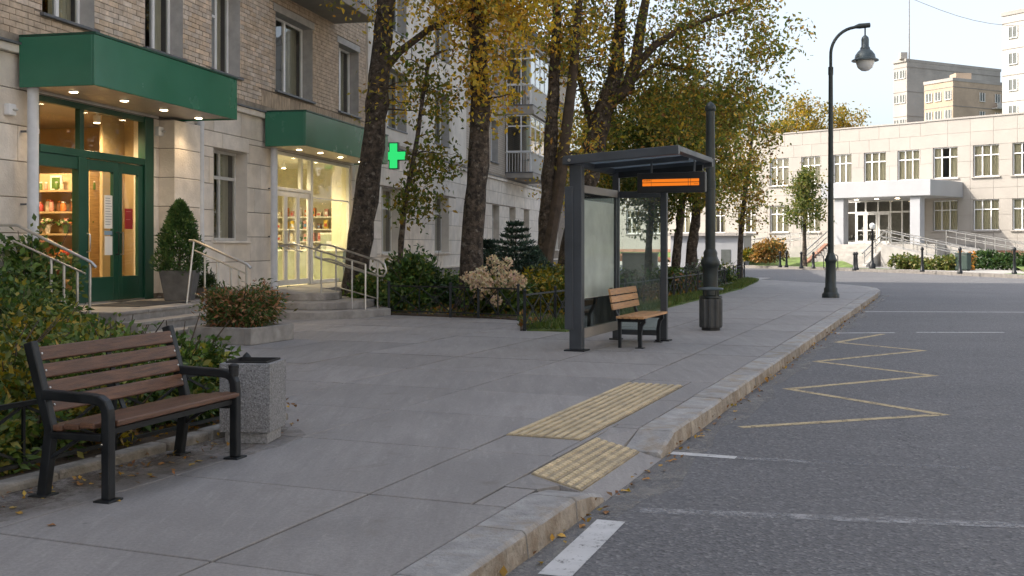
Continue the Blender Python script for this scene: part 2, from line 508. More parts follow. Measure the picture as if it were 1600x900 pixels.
def asphalt_mat():
    m, nt, out = _nt('asphalt')
    b = nt.nodes.new('ShaderNodeBsdfPrincipled'); b.inputs['Roughness'].default_value = 0.82
    geo = nt.nodes.new('ShaderNodeNewGeometry'); pos = geo.outputs['Position']
    big = _noise(nt, pos, 0.35, 6, 0.6, 0.4)
    c = _mix(nt, _range(nt, big.outputs['Fac'], 0.32, 0.68, 0, 1), (0.096, 0.096, 0.102), (0.135, 0.134, 0.140))
    # tyre-polished lanes run along the kerb
    st = _noise(nt, _map(nt, pos, -RROT, (0.06, 0.75, 1)), 1.0, 4, 0.55)
    c = _mix(nt, _range(nt, st.outputs['Fac'], 0.48, 0.66, 0, 0.55), c, (0.088, 0.088, 0.094))
    # oil and damp stains
    sp = _noise(nt, pos, 1.1, 5, 0.6, 0.8)
    c = _mix(nt, _range(nt, sp.outputs['Fac'], 0.60, 0.72, 0, 0.5), c, (0.062, 0.061, 0.063))
    # aggregate: coarse stones and fine grit
    vo = nt.nodes.new('ShaderNodeTexVoronoi'); vo.inputs['Scale'].default_value = 52; nt.links.new(pos, vo.inputs['Vector'])
    hv = nt.nodes.new('ShaderNodeSeparateColor'); nt.links.new(vo.outputs['Color'], hv.inputs[0])
    c = _mix(nt, _range(nt, hv.outputs[0], 0.70, 0.95, 0, 0.55), c, (0.30, 0.295, 0.29))
    c = _mix(nt, _range(nt, hv.outputs[1], 0.66, 0.92, 0, 0.70), c, (0.05, 0.05, 0.053))
    fg = _noise(nt, pos, 22, 8, 0.8)
    c = _mix(nt, _range(nt, fg.outputs['Fac'], 0.40, 0.62, 0.0, 0.5), c, (0.20, 0.20, 0.205))
    # a few hairline cracks
    vc = nt.nodes.new('ShaderNodeTexVoronoi'); vc.feature = 'DISTANCE_TO_EDGE'; vc.inputs['Scale'].default_value = 0.22
    wob = _noise(nt, pos, 1.6, 4); ad = nt.nodes.new('ShaderNodeVectorMath'); ad.operation = 'MULTIPLY_ADD'; ad.inputs[1].default_value = (0.9, 0.9, 0); nt.links.new(wob.outputs['Color'], ad.inputs[0]); nt.links.new(pos, ad.inputs[2])
    nt.links.new(ad.outputs[0], vc.inputs['Vector'])
    c = _mix(nt, _range(nt, vc.outputs['Distance'], 0.0, 0.0018, 0.65, 0.0), c, (0.04, 0.04, 0.042))
    nt.links.new(c, b.inputs['Base Color'])
    bp = nt.nodes.new('ShaderNodeBump'); bp.inputs['Strength'].default_value = 0.8; bp.inputs['Distance'].default_value = 0.008
    nt.links.new(vo.outputs['Distance'], bp.inputs['Height']); nt.links.new(bp.outputs[0], b.inputs['Normal'])
    nt.links.new(b.outputs[0], out.inputs[0])
    M['asphalt'] = m
asphalt_mat()

def slab_mat():
    m, nt, out = _nt('slab')
    b = nt.nodes.new('ShaderNodeBsdfPrincipled')
    geo = nt.nodes.new('ShaderNodeNewGeometry'); pos = geo.outputs['Position']
    ob = nt.nodes.new('ShaderNodeObjectInfo')
    n1 = _noise(nt, pos, 0.8, 8, 0.65, 0.5)
    c = _mix(nt, _range(nt, n1.outputs['Fac'], 0.3, 0.7, 0, 1), (0.27, 0.256, 0.248), (0.375, 0.357, 0.345))
    st = _noise(nt, _map(nt, pos, -RROT, (7.0, 0.8, 1)), 1.0, 7, 0.7)
    c = _mix(nt, _range(nt, st.outputs['Fac'], 0.42, 0.66, 0, 0.55), c, (0.23, 0.217, 0.21))
    st2 = _noise(nt, _map(nt, pos, -RROT, (16.0, 2.2, 1)), 1.0, 5, 0.7)
    c = _mix(nt, _range(nt, st2.outputs['Fac'], 0.56, 0.70, 0, 0.40), c, (0.45, 0.43, 0.415))
    gr = _noise(nt, pos, 55, 6, 0.8)
    c = _mix(nt, _range(nt, gr.outputs['Fac'], 0.36, 0.64, 0.45, 0.0), c, (0.13, 0.125, 0.12))
    # old stains and chewing-gum spots
    sn = _noise(nt, pos, 1.7, 6, 0.6, 1.2)
    c = _mix(nt, _range(nt, sn.outputs['Fac'], 0.61, 0.74, 0, 0.45), c, (0.15, 0.125, 0.10))
    vo = nt.nodes.new('ShaderNodeTexVoronoi'); vo.inputs['Scale'].default_value = 1.9; nt.links.new(pos, vo.inputs['Vector'])
    c = _mix(nt, _range(nt, vo.outputs['Distance'], 0.020, 0.034, 0.55, 0.0), c, (0.12, 0.115, 0.112))
    hs = nt.nodes.new('ShaderNodeHueSaturation'); nt.links.new(_range(nt, ob.outputs['Random'], 0, 1, 0.90, 1.10), hs.inputs['Value']); nt.links.new(c, hs.inputs['Color'])
    nt.links.new(hs.outputs[0], b.inputs['Base Color'])
    nt.links.new(_range(nt, n1.outputs['Fac'], 0.3, 0.7, 0.62, 0.85), b.inputs['Roughness'])
    bp = nt.nodes.new('ShaderNodeBump'); bp.inputs['Strength'].default_value = 0.5; bp.inputs['Distance'].default_value = 0.004
    nt.links.new(gr.outputs['Fac'], bp.inputs['Height']); nt.links.new(bp.outputs[0], b.inputs['Normal'])
    nt.links.new(b.outputs[0], out.inputs[0])
    M['slab'] = m
slab_mat()

def wornmat(name, col, lo, hi, amax=1.0, scale=9.0, dark=0.75):
    """paint or dust with real gaps where it has worn off"""
    m, nt, out = _nt(name)
    b = nt.nodes.new('ShaderNodeBsdfPrincipled'); b.inputs['Roughness'].default_value = 0.8
    geo = nt.nodes.new('ShaderNodeNewGeometry'); pos = geo.outputs['Position']
    n1 = _noise(nt, pos, 5, 5, 0.6)
    nt.links.new(_mix(nt, _range(nt, n1.outputs['Fac'], 0.3, 0.7, 0, 1), tuple(x * dark for x in col), col), b.inputs['Base Color'])
    n2 = _noise(nt, pos, scale, 9, 0.75)
    n3 = _noise(nt, pos, 40, 3, 0.7)
    ad = nt.nodes.new('ShaderNodeMath'); ad.operation = 'MULTIPLY_ADD'; ad.inputs[1].default_value = 0.35
    nt.links.new(n3.outputs['Fac'], ad.inputs[0]); nt.links.new(n2.outputs['Fac'], ad.inputs[2])
    tr = nt.nodes.new('ShaderNodeBsdfTransparent')
    mx = nt.nodes.new('ShaderNodeMixShader')
    nt.links.new(_range(nt, ad.outputs[0], lo, hi, amax, 0.0), mx.inputs[0])
    nt.links.new(tr.outputs[0], mx.inputs[1]); nt.links.new(b.outputs[0], mx.inputs[2])
    nt.links.new(mx.outputs[0], out.inputs[0])
    M[name] = m
wornmat('roadwhite', (0.60, 0.60, 0.60), 0.72, 0.86)
wornmat('roadyellow', (0.56, 0.45, 0.27), 0.68, 0.84)
wornmat('roadfaint', (0.42, 0.42, 0.43), 0.58, 0.80, 0.75)
wornmat('roadfaint2', (0.36, 0.36, 0.37), 0.52, 0.78, 0.5)
wornmat('gutter', (0.30, 0.288, 0.27), 0.54, 0.84, 0.75, scale=3.0)
wornmat('dirt', (0.15, 0.118, 0.085), 0.48, 0.78, 0.42, scale=3.5)

# painted brick on the far storeys and the far half of the house front (too far to pick bricks apart)
def brickmat(name, c1, c2, mort, rot_to_wall=True):
    m, nt, out = _nt(name)
    b = nt.nodes.new('ShaderNodeBsdfPrincipled'); b.inputs['Roughness'].default_value = 0.9
    tc = nt.nodes.new('ShaderNodeTexCoord')
    sx = nt.nodes.new('ShaderNodeSeparateXYZ'); nt.links.new(tc.outputs['Object'], sx.inputs[0])
    cb = nt.nodes.new('ShaderNodeCombineXYZ')
    nt.links.new(sx.outputs[0], cb.inputs[0]); nt.links.new(sx.outputs[2], cb.inputs[1])
    br = nt.nodes.new('ShaderNodeTexBrick')
    br.inputs['Color1'].default_value = (*c1, 1); br.inputs['Color2'].default_value = (*c2, 1); br.inputs['Mortar'].default_value = (*mort, 1)
    br.inputs['Scale'].default_value = 1.0
    br.inputs['Brick Width'].default_value = 0.30; br.inputs['Row Height'].default_value = 0.10; br.inputs['Mortar Size'].default_value = 0.012
    nt.links.new(cb.outputs[0], br.inputs['Vector'])
    n = _noise(nt, tc.outputs['Object'], 0.7, 6)
    c = _mix(nt, _range(nt, n.outputs['Fac'], 0.35, 0.7, 0, 0.45), br.outputs['Color'], tuple(x * 0.62 for x in c1))
    nt.links.new(c, b.inputs['Base Color'])
    bp = nt.nodes.new('ShaderNodeBump'); bp.inputs['Strength'].default_value = 0.5; bp.inputs['Distance'].default_value = 0.01; bp.invert = True
    nt.links.new(br.outputs['Fac'], bp.inputs['Height']); nt.links.new(bp.outputs[0], b.inputs['Normal'])
    nt.links.new(b.outputs[0], out.inputs[0])
    M[name] = m
brickmat('brickpale', (0.50, 0.43, 0.35), (0.44, 0.37, 0.30), (0.33, 0.285, 0.24))
brickmat('brickfar', (0.40, 0.30, 0.205), (0.33, 0.24, 0.16), (0.185, 0.155, 0.125))

# ------------------------------------------------------------------ ground, road, kerb, pavement
def rect_diff(rects, holes, eps=0.02):
    """rectangles minus holes -> rectangles (each rectangle cut into bands)"""
    res = []
    for r in rects:
        todo = [r]
        for h in holes:
            nxt = []
            for (a0, a1, b0, b1) in todo:
                if h[0] >= a1 - 1e-6 or h[1] <= a0 + 1e-6 or h[2] >= b1 - 1e-6 or h[3] <= b0 + 1e-6:
                    nxt.append((a0, a1, b0, b1)); continue
                if h[2] > b0 + eps: nxt.append((a0, a1, b0, h[2]))
                if h[3] < b1 - eps: nxt.append((a0, a1, h[3], b1))
                lo, hi = max(b0, h[2]), min(b1, h[3])
                if h[0] > a0 + eps: nxt.append((a0, h[0], lo, hi))
                if h[1] < a1 - eps: nxt.append((h[1], a1, lo, hi))
            todo = nxt
        res += [t for t in todo if t[1] - t[0] > eps and t[3] - t[2] > eps]
    return res

tag(MB().prism([(1800 * math.cos(k * math.pi / 24), 1800 * math.sin(k * math.pi / 24)) for k in range(48)], -0.3, -0.06).build('ground', 'terrain'), 'flat dull green ground stretching out to the horizon', 'ground', kind='structure')
rd = MB().prism([(-60, -40), (90, -40), (130, 130), (-60, 130)], -0.05, 0.0).build('road', 'asphalt')
tag(rd, 'dark grey asphalt road with worn painted markings', 'road', kind='structure')

def road_strip(pts_px, w, mat, lift=0.003):
    """a painted line through photograph points, as one flat strip on the asphalt"""
    pts = [Vector((*P(*q, 0.0), 0)) for q in pts_px]
    m = MB()
    L = []; Rr = []
    for i, p in enumerate(pts):
        if i == 0: d = (pts[1] - p).normalized(); k = 1
        elif i == len(pts) - 1: d = (p - pts[-2]).normalized(); k = 1
        else:
            d0 = (p - pts[i - 1]).normalized(); d1 = (pts[i + 1] - p).normalized()
            t = d0 + d1
            if t.length < 1e-3: t = d0
            d = t.normalized()
            k = min(4.0, 1 / max(0.2, abs(d.dot(d1))))
        s = Vector((-d.y, d.x, 0)) * (w / 2 * k)
        L.append(p + s); Rr.append(p - s)
    for i in range(len(pts) - 1):
        m.quad((Rr[i].x, Rr[i].y, lift), (Rr[i + 1].x, Rr[i + 1].y, lift), (L[i + 1].x, L[i + 1].y, lift), (L[i].x, L[i].y, lift))
    return m.build('road_marking', mat, rd)
road_strip([(1157, 668), (1472, 648), (1232, 608), (1458, 587), (1275, 565), (1442, 548), (1308, 535), (1380, 522)], 0.105, 'roadyellow')
road_strip([(1049, 708), (1150, 715.5)], 0.11, 'roadwhite')
road_strip([(1151, 715.6), (1262, 722)], 0.11, 'roadfaint')
road_strip([(1263, 722.5), (1620, 735)], 0.13, 'roadfaint2')
road_strip([(1000, 798), (1640, 823.5)], 0.13, 'roadfaint')
road_strip([(800, 930), (866, 900), (955, 814)][1:], 0.17, 'roadwhite')
road_strip([(1307, 520.5), (1398, 520)], 0.12, 'roadwhite')
road_strip([(1432, 519.5), (1569, 519.5)], 0.12, 'roadwhite')
road_strip([(1352, 487), (1620, 488)], 0.14, 'roadwhite')
road_strip([(1368, 481), (1432, 483)], 0.14, 'roadfaint')
# dusty gutter strip
g = MB()
for s0 in np.arange(-1, 38, 0.5):
    w0 = 0.24 + 0.06 * math.sin(s0 * 1.7) + 0.05 * math.sin(s0 * 4.1)
    w1 = 0.24 + 0.06 * math.sin((s0 + 0.5) * 1.7) + 0.05 * math.sin((s0 + 0.5) * 4.1)
    a = ST(s0, 0.05); b = ST(s0 + 0.5, 0.05); c = ST(s0 + 0.5, -w1); d = ST(s0, -w0)
    g.quad((*d, 0.0025), (*c, 0.0025), (*b, 0.0025), (*a, 0.0025))
g.build('gutter_strip', 'gutter', rd)

# kerb: single stones, dropped at the crossing
kerb = thing('kerb', (*RO, 0), RROT, 'pale granite kerb of long stones along the pavement edge', 'kerb', kind='structure')
def kstone(s0, s1, h0, h1, b=0.02, rough=0.004):
    m = MB()
    ch = 0.020
    vv = []
    for s, h in ((s0, h0), (s1, h1)):
        j = [random.uniform(-rough, rough) for _ in range(5)]
        c = min(ch, h * 0.5)
        vv += [(s, 0.0 + j[0], -0.02), (s, 0.012 + j[1], h - c), (s, 0.012 + c + j[2], h + j[3] * 0.5), (s, 0.30, h + j[4] * 0.5), (s, 0.30, -0.02)]
    m.add(vv, [(0, 5, 6, 1), (1, 6, 7, 2), (2, 7, 8, 3), (3, 8, 9, 4), (4, 9, 5, 0), (0, 1, 2, 3, 4), (9, 8, 7, 6, 5)])
    ko = m.build('kerb_stone', 'kerbstone', kerb, bevel=0.006)
    ko.data.materials.append(M['kerbface'])
    ko.data.polygons[0].material_index = 1
s = -2.0
edges = [-1.2, -0.1, 1.0, 2.1, 3.2, 4.2, 5.15, 6.05, 6.85]
for i in range(len(edges) - 1): kstone(edges[i] + 0.005, edges[i + 1] - 0.005, 0.142, 0.142)
kstone(6.86, 7.14, 0.142, 0.105); kstone(7.145, 7.40, 0.105, 0.045)
kstone(8.87, 9.30, 0.05, 0.142)
e0 = 9.31
k = 0
while e0 < 36.6:
    L = 0.62 + 0.12 * ((k * 7) % 5) / 5 + (0.35 if k > 8 else 0)
    hh = 0.142 + random.uniform(-0.003, 0.004)
    kstone(e0, e0 + L - 0.007, hh, hh)
    e0 += L; k += 1
curve = [(e0, 0.0), (38.5, 0.03), (40.2, 0.22), (41.6, 0.62), (43.0, 1.25), (44.6, 2.35), (46.3, 3.8), (48.2, 5.6), (50.5, 7.9), (53.0, 10.4), (56.0, 13.4)]
for i in range(len(curve) - 1):
    a = Vector((*curve[i], 0)); b = Vector((*curve[i + 1], 0))
    d = (b - a).normalized(); n = Vector((-d.y, d.x, 0))
    m = MB(); m.prism([tuple((a + d * 0.005)[:2]), tuple((b - d * 0.002)[:2]), tuple((b - d * 0.002 + n * 0.3)[:2]), tuple((a + d * 0.005 + n * 0.3)[:2])], -0.02, 0.142 - 0.001 * (i % 2))
    m.build('kerb_stone', 'kerbstone', kerb, bevel=0.02)

# pavement: bed of joint sand, slabs laid on it
pave = thing('pavement', (*RO, 0), RROT, 'grey pavement of large square slabs beside the road', 'pavement', kind='structure')
def toST(p):
    x = p[0] - RO[0]; y = p[1] - RO[1]
    return (x * RU[0] + y * RU[1], x * RM[0] + y * RM[1])
RAMP = (6.98, 9.32, 0.0, 0.52)
TACT = (8.66, 12.08, 0.57, 1.19)
base_poly = [(-3, 0.29), (6.97, 0.29), (6.97, 0.53), (9.33, 0.53), (9.33, 0.29), (e0, 0.29)] + [(c[0] - 0.15, c[1] + 0.25) for c in curve[1:]] + [toST(UV(52, 0.05)), toST(UV(-8, 0.05))]
MB().prism(base_poly, -0.02, 0.131).build('slab_bed', 'joint', pave)
MB().prism([(36.0, 0.305)] + [(c[0] - 0.16, c[1] + 0.27) for c in curve[1:]] + [toST(UV(52, 0.06)), toST(UV(37, 0.06))], 0.05, 0.1375).build('corner_paving', 'slab', pave)
# two short dressed slabs beside the ramp, the ramp itself with its tactile face
m = MB()
m.add([(7.41, 0.0, 0.004), (8.86, 0.0, 0.004), (8.86, 0.16, 0.042), (7.41, 0.16, 0.042), (8.86, 0.52, 0.128), (7.41, 0.52, 0.128), (7.41, 0.52, -0.02), (8.86, 0.52, -0.02), (7.41, 0, -0.02), (8.86, 0, -0.02)],
      [(0, 1, 2, 3), (3, 2, 4, 5), (0, 3, 5, 6, 8), (1, 9, 7, 4, 2), (6, 5, 4, 7), (8, 9, 1, 0), (8, 6, 7, 9)])
m.build('ramp_slab', 'slab', pave)
def ramp_z(t): return 0.042 + (t - 0.16) * (0.128 - 0.042) / 0.36
for sa, sb in ((6.99, 7.405), (9.31, 8.865)):
    z3 = ramp_z(0.30)
    m = MB(); m.add([(sa, 0.305, 0.139), (sb, 0.305, z3), (sb, 0.52, 0.129), (sa, 0.52, 0.14), (sa, 0.305, -0.02), (sb, 0.305, -0.02), (sb, 0.52, -0.02), (sa, 0.52, -0.02)],
                   [(0, 1, 2, 3), (0, 4, 5, 1), (1, 5, 6, 2), (2, 6, 7, 3), (3, 7, 4, 0), (4, 7, 6, 5)])
    m.build('flare_slab', 'slab', pave)
nx, ny = 5, 2
for i in range(nx):
    for j in range(ny):
        s0 = 7.43 + i * 1.41 / nx; s1 = s0 + 1.41 / nx - 0.004
        t0 = 0.165 + j * 0.35 / ny; t1 = t0 + 0.35 / ny - 0.004
        m = MB()
        def slope_box(a0, a1, b0, b1, zo0, zo1):
            m.add([(a0, b0, ramp_z(b0) + zo0), (a1, b0, ramp_z(b0) + zo0), (a1, b1, ramp_z(b1) + zo0), (a0, b1, ramp_z(b1) + zo0),
                   (a0, b0, ramp_z(b0) + zo1), (a1, b0, ramp_z(b0) + zo1), (a1, b1, ramp_z(b1) + zo1), (a0, b1, ramp_z(b1) + zo1)],
                  [(0, 3, 2, 1), (4, 5, 6, 7), (0, 1, 5, 4), (1, 2, 6, 5), (2, 3, 7, 6), (3, 0, 4, 7)])
        slope_box(s0, s1, t0, t1, 0.0, 0.010)
        for q in range(3):
            tt = t0 + 0.018 + q * 0.058
            for w_ in range(5):
                ss = s0 + 0.012 + w_ * 0.055
                slope_box(ss, ss + 0.040, tt, tt + 0.028, 0.009, 0.016)
        to = m.build('tactile_tile', 'tactile', pave)
        to.data.materials.append(M['tactile_base'])
        for p in to.data.polygons:
            if p.index < 6: p.material_index = 1
# flat tactile strip with long ribs
tile = MB().box(0, 0.338, 0, 0.305, -0.012, 0.003)
for q in range(4):
    tile.box(0.0, 0.338, 0.018 + q * 0.076, 0.018 + q * 0.076 + 0.040, 0.002, 0.013)
tme = tile.mesh('tactile_tile', 'tactile')
tme.materials.append(M['tactile_base'])
for p in tme.polygons:
    if p.index < 6: p.material_index = 1
for i in range(10):
    for j in range(2):
        link('tactile_tile', tme, pave, (TACT[0] + 0.002 + i * 0.342, TACT[2] + 0.004 + j * 0.309, PAVE + random.uniform(0, 0.0015)))

slab_rects = []
S0, T0, SP, TP = 6.50, 1.19, 1.49, 1.41
for i in range(-6, 30):
    for j in range(-1, 9):
        a0 = S0 + i * SP; b0 = T0 + j * TP
        b1 = b0 + TP
        if j == -1: b0 = 0.305
        slab_rects.append((a0, a0 + SP, b0, b1))
beds_st = []      # filled for skipping
def in_poly(p, poly):
    x, y = p; c = False
    for i in range(len(poly)):
        x0, y0 = poly[i]; x1, y1 = poly[i - 1]
        if (y0 > y) != (y1 > y) and x < (x1 - x0) * (y - y0) / (y1 - y0) + x0: c = not c
    return c
BED_L = [ST(1.0, 3.34), ST(8.55, 3.34), ST(8.9, 3.9), ST(9.4, 5.2), ST(9.4, 7.6), ST(1.0, 7.6)]
BED_M = [(-2.62, 23.1), (-1.26, 22.35), (-0.68, 22.1), (0.15, 21.38), ST(18.25, 4.82), ST(26, 4.75), ST(36, 4.95), ST(47.6, 6.1), ST(48.6, 7.2), UV(62, 0.0), UV(30.2, 0.0), UV(30.0, 1.4), UV(23.8, 1.95), UV(22.6, 3.2)]
far = MB()
FE = [toST(UV(-8, 0)), toST(UV(60, 0))]
n_ind = 0
for r in rect_diff(slab_rects, [RAMP, TACT]):
    a0, a1, b0, b1 = r
    cx, cy = ST((a0 + a1) / 2, (b0 + b1) / 2)
    v = (cx - FO[0]) * FN[0] + (cy - FO[1]) * FN[1]
    if v < 0.9: continue
    if in_poly((cx, cy), BED_L) and all(in_poly(ST(x, y), BED_L) for x in (a0, a1) for y in (b0, b1)): continue
    if in_poly((cx, cy), BED_M) and all(in_poly(ST(x, y), BED_M) for x in (a0, a1) for y in (b0, b1)): continue
    if a1 > 45 and b0 < 4.5: continue
    if a1 > 40.5 and b0 < 0.9: continue
    if a1 > 42.8 and b0 < 2.2: continue
    if cy < 2.0: continue
    dz = random.uniform(-0.0015, 0.002)
    gp = 0.0085 if b1 - b0 > 0.2 else 0.005
    if (a0 + a1) / 2 < 25:
        m = MB().box(a0 + gp, a1 - gp, b0 + gp, b1 - gp, 0.10, PAVE + dz)
        m.build('paving_slab', 'slab', pave, bevel=0.004 if cy < 14 else 0, seg=1)
        n_ind += 1
    else:
        far.box(a0 + 0.006, a1 - 0.006, b0 + 0.006, b1 - 0.006, 0.10, PAVE + dz)
tag(far.build('paving_slab', 'slab', pave), kind='stuff')

# ------------------------------------------------------------------ apartment house on the left
house = thing('apartment_building', (*FO, 0), FROT, 'long five storey apartment house of beige brick over pale stone ground floor', 'building')
HTOP = 19.3
HTOP_C = 12.5        # far section shaped two storeys lower to let sun onto the side street
U0, U1 = -16.0, 70.0
BAND0, BAND1 = 4.62, 4.90

def fb(m, u0, u1, v0, v1, w0, w1):
    return m.box(u0, u1, -v1, -v0, w0, w1)

def wall_cells(m, rects, holes, v=0.0, depth=0.35):
    for (a0, a1, b0, b1) in rect_diff(rects, holes, 0.001):
        m.quad((a0, -v, b0), (a1, -v, b0), (a1, -v, b1), (a0, -v, b1))

def reveal(m, h, depth, v=0.0):
    a0, a1, b0, b1 = h
    y0, y1 = -v, -v + depth
    m.quad((a0, y0, b0), (a0, y0, b1), (a0, y1, b1), (a0, y1, b0))
    m.quad((a1, y0, b1), (a1, y0, b0), (a1, y1, b0), (a1, y1, b1))
    m.quad((a0, y0, b1), (a1, y0, b1), (a1, y1, b1), (a0, y1, b1))
    m.quad((a1, y0, b0), (a0, y0, b0), (a0, y1, b0), (a1, y1, b0))

DOOR1 = (15.62, 19.12, 0.59, 4.07)
DOOR2 = (24.45, 29.9, 0.59, 3.93)
GWIN = [(21.55, 23.15, 1.72, 3.72)]
for (a, b) in ((32.6, 34.4), (38.6, 40.5), (43.8, 45.6), (47.9, 49.3), (51.5, 52.9), (55.0, 56.4), (59.5, 61), (64, 65.5), (8.0, 9.6), (11.5, 13.0), (3.0, 4.6), (-2, -0.4)):
    GWIN.append((a, b, 1.35, 3.45))
UPW = [(15.7, 17.15), (18.8, 20.22), (21.45, 22.78), (24.7, 27.0), (28.9, 30.5), (33.0, 35.0), (38.4, 40.4), (43.9, 45.5), (47.6, 49.0), (57.9, 59.5), (61.5, 63.1), (66.0, 67.6), (11.5, 13.1), (7.5, 9.1), (3, 4.6), (-2, -0.4), (-8, -6.4)]
SILL = [5.40, 8.60, 11.80, 15.0]
uholes = [(a, b, s0, s0 + 1.92) for (a, b) in UPW for s0 in SILL]
BALC_DOOR = [(25.1, 26.7, s0 - 0.55, s0 + 1.92) for s0 in SILL[1:]]
uholes = [h for h in uholes if not (24 < h[0] < 25 and h[2] > 8) and not (h[0] > 43 and h[2] > 9)] + BALC_DOOR
gholes = [DOOR1, DOOR2] + GWIN

# ground floor: backing with joints, then stone blocks
m = MB()
wall_cells(m, [(U0, U1, 0.0, BAND0)], gholes, v=-0.02)
m.build('ground_floor_wall', 'stonejoint', house)
m = MB()
fb(m, U0, 15.5, -0.01, 0.07, 0.0, 0.62); fb(m, 19.25, 24.3, -0.01, 0.07, 0.0, 0.62); fb(m, 30.1, U1, -0.01, 0.07, 0.0, 0.75)
m.build('plinth', 'plinth', house, bevel=0.01)
m = MB()
fb(m, 19.9, 24.3, 0.0, 0.10, 0.62, 0.68); fb(m, 30.1, U1, 0.0, 0.10, 0.75, 0.81)
m.build('plinth_ledge', 'stone', house)
rows = [(0.68 + 0.565 * k, 0.68 + 0.565 * (k + 1)) for k in range(7)]
blocks = []
for k, (b0, b1) in enumerate(rows):
    u = 9.0 + (0.62 if k % 2 else 0.0)
    while u < 62:
        L = 1.22 + 0.14 * (((k * 13 + int(u * 7)) % 5) - 2) / 2
        blocks.append((u, u + L, b0, b1 if k < 6 else BAND0))
        u += L
nb = 0
stone_far = MB()
PIL = (19.32, 20.34)
for (a0, a1, b0, b1) in rect_diff(blocks, [(h[0] - 0.01, h[1] + 0.01, h[2] - 0.01, h[3] + 0.01) for h in gholes] + [(PIL[0], PIL[1], 0, BAND0)], 0.06):
    j = 0.007
    pr = random.uniform(-0.003, 0.004)
    if a0 < 13.2 or a0 > 46:
        fb(stone_far, a0 + j, a1 - j, -0.03, 0.010 + pr, b0 + j, b1 - j)
    else:
        mm = MB(); fb(mm, a0 + j, a1 - j, -0.03, 0.010 + pr, b0 + j, b1 - j)
        mm.build('stone_block', 'stone', house, bevel=0.007, seg=1); nb += 1
tag(stone_far.build('stone_block', 'stone', house), kind='stuff')
# pilaster right of the shop door: stacked blocks standing proud
for k, (b0, b1) in enumerate(rows):
    b1 = min(b1, 4.06)
    if b1 - b0 < 0.1: continue
    mm = MB(); fb(mm, PIL[0], PIL[1], -0.03, 0.34, b0 + 0.006, b1 - 0.006)
    mm.build('stone_block', 'stone', house, bevel=0.008, seg=1)
mm = MB(); fb(mm, PIL[0] + 0.01, PIL[1] - 0.01, -0.03, 0.325, 0.55, 4.06); mm.build('pilaster_core', 'stonejoint', house)
# cornice band
m = MB(); fb(m, U0, U1, -0.02, 0.10, BAND0, BAND0 + 0.13); m.build('cornice_band', 'stone', house, bevel=0.015)
m = MB(); fb(m, 14, U1, -0.02, 0.15, BAND0 + 0.13, BAND0 + 0.165); m.build('band_flashing', 'flashing', house)
m = MB(); fb(m, U0, U1, -0.02, 0.055, BAND0 + 0.165, BAND1 + 0.02); m.build('stained_band', 'bandstone', house)

# upper storeys
SEC_A = 31.2
SEC_B = 43.0
mA = MB(); wall_cells(mA, [(12.5, SEC_A, BAND1, 9.3)], [h for h in uholes], v=-0.015); mA.build('brick_backing', 'mortar', house)
mA = MB(); wall_cells(mA, [(12.5, SEC_A, 9.3, HTOP), (U0, 12.5, BAND1, HTOP)], uholes); mA.build('upper_wall', 'brickfar', house)
mB_ = MB(); wall_cells(mB_, [(SEC_A, SEC_B, BAND1, HTOP)], uholes, v=0.06); mB_.quad((SEC_A, -0.06, BAND1), (SEC_A, -0.06, HTOP), (SEC_A, 0.02, HTOP), (SEC_A, 0.02, BAND1)); mB_.build('upper_wall', 'plaster', house)
mC = MB(); wall_cells(mC, [(SEC_B, U1, BAND1, HTOP_C)], uholes); mC.build('upper_wall', 'brickpale', house)
# dressed surrounds (grey lintels) over the brick windows
for (a, b) in UPW:
    if 14 < a < 31:
        mm = MB(); fb(mm, a - 0.12, b + 0.12, -0.01, 0.02, 7.322, 7.50); mm.build('lintel', 'reveal', house)
# bricks
bricks = []
row = 0
w = BAND1 + 0.03
brects = []
while w < 9.3:
    u = 12.5 - (0.15 if row % 2 else 0)
    while u < SEC_A:
        brects.append((max(u, 12.5), min(u + 0.30, SEC_A), w, w + 0.10))
        u += 0.30
    w += 0.10; row += 1
STB = (23.9, SEC_A, BAND1 + 0.02, 5.30)
np_ = 13
for q in range(np_):
    x0 = STB[0] + (STB[1] - STB[0]) * q / np_; x1 = STB[0] + (STB[1] - STB[0]) * (q + 1) / np_
    mm = MB(); fb(mm, x0 + 0.005, x1 - 0.005, -0.02, 0.016, STB[2] + 0.01, STB[3]); mm.build('stained_panel', 'stainpanel', house, bevel=0.005, seg=1)
bh = [STB] + [(h[0], h[1], h[2], h[3]) for h in uholes] + [(a - 0.12, b + 0.12, 7.32, 7.5) for (a, b) in UPW]
for (a0, a1, b0, b1) in rect_diff(brects, bh, 0.03):
    bricks.append((a0 + 0.006, a1 - 0.006, b0 + 0.006, b1 - 0.006))
def bkey(b):
    x, y = UV(b[0], 0)
    px = 800 + x / y * FOC; py = HORIZON - (b[2] - CAM_H) / y * FOC
    vis = (0 < px < 600 and 0 < py < 330) and not (px < 150 and py > 40) 
    if 14.5 < b[0] < 20.4 and b[2] < 5.4: vis = False
    return (0 if vis else 1, y)
bricks.sort(key=bkey)
rest = MB()
share = {}
for i, (a0, a1, b0, b1) in enumerate(bricks):
    pr = 0.002 + random.uniform(0, 0.008)
    if i < 290:
        key = (round(a1 - a0, 3), round(b1 - b0, 3))
        if key not in share:
            share[key] = MB().box(0, key[0], -0.012, 0.02, 0, key[1]).mesh('brick', 'brick')
        link('brick', share[key], house, (a0, -pr + 0.006, b0))
    else:
        fb(rest, a0, a1, -0.02, pr + 0.004, b0, b1)
tag(rest.build('brick', 'brick', house), kind='stuff')
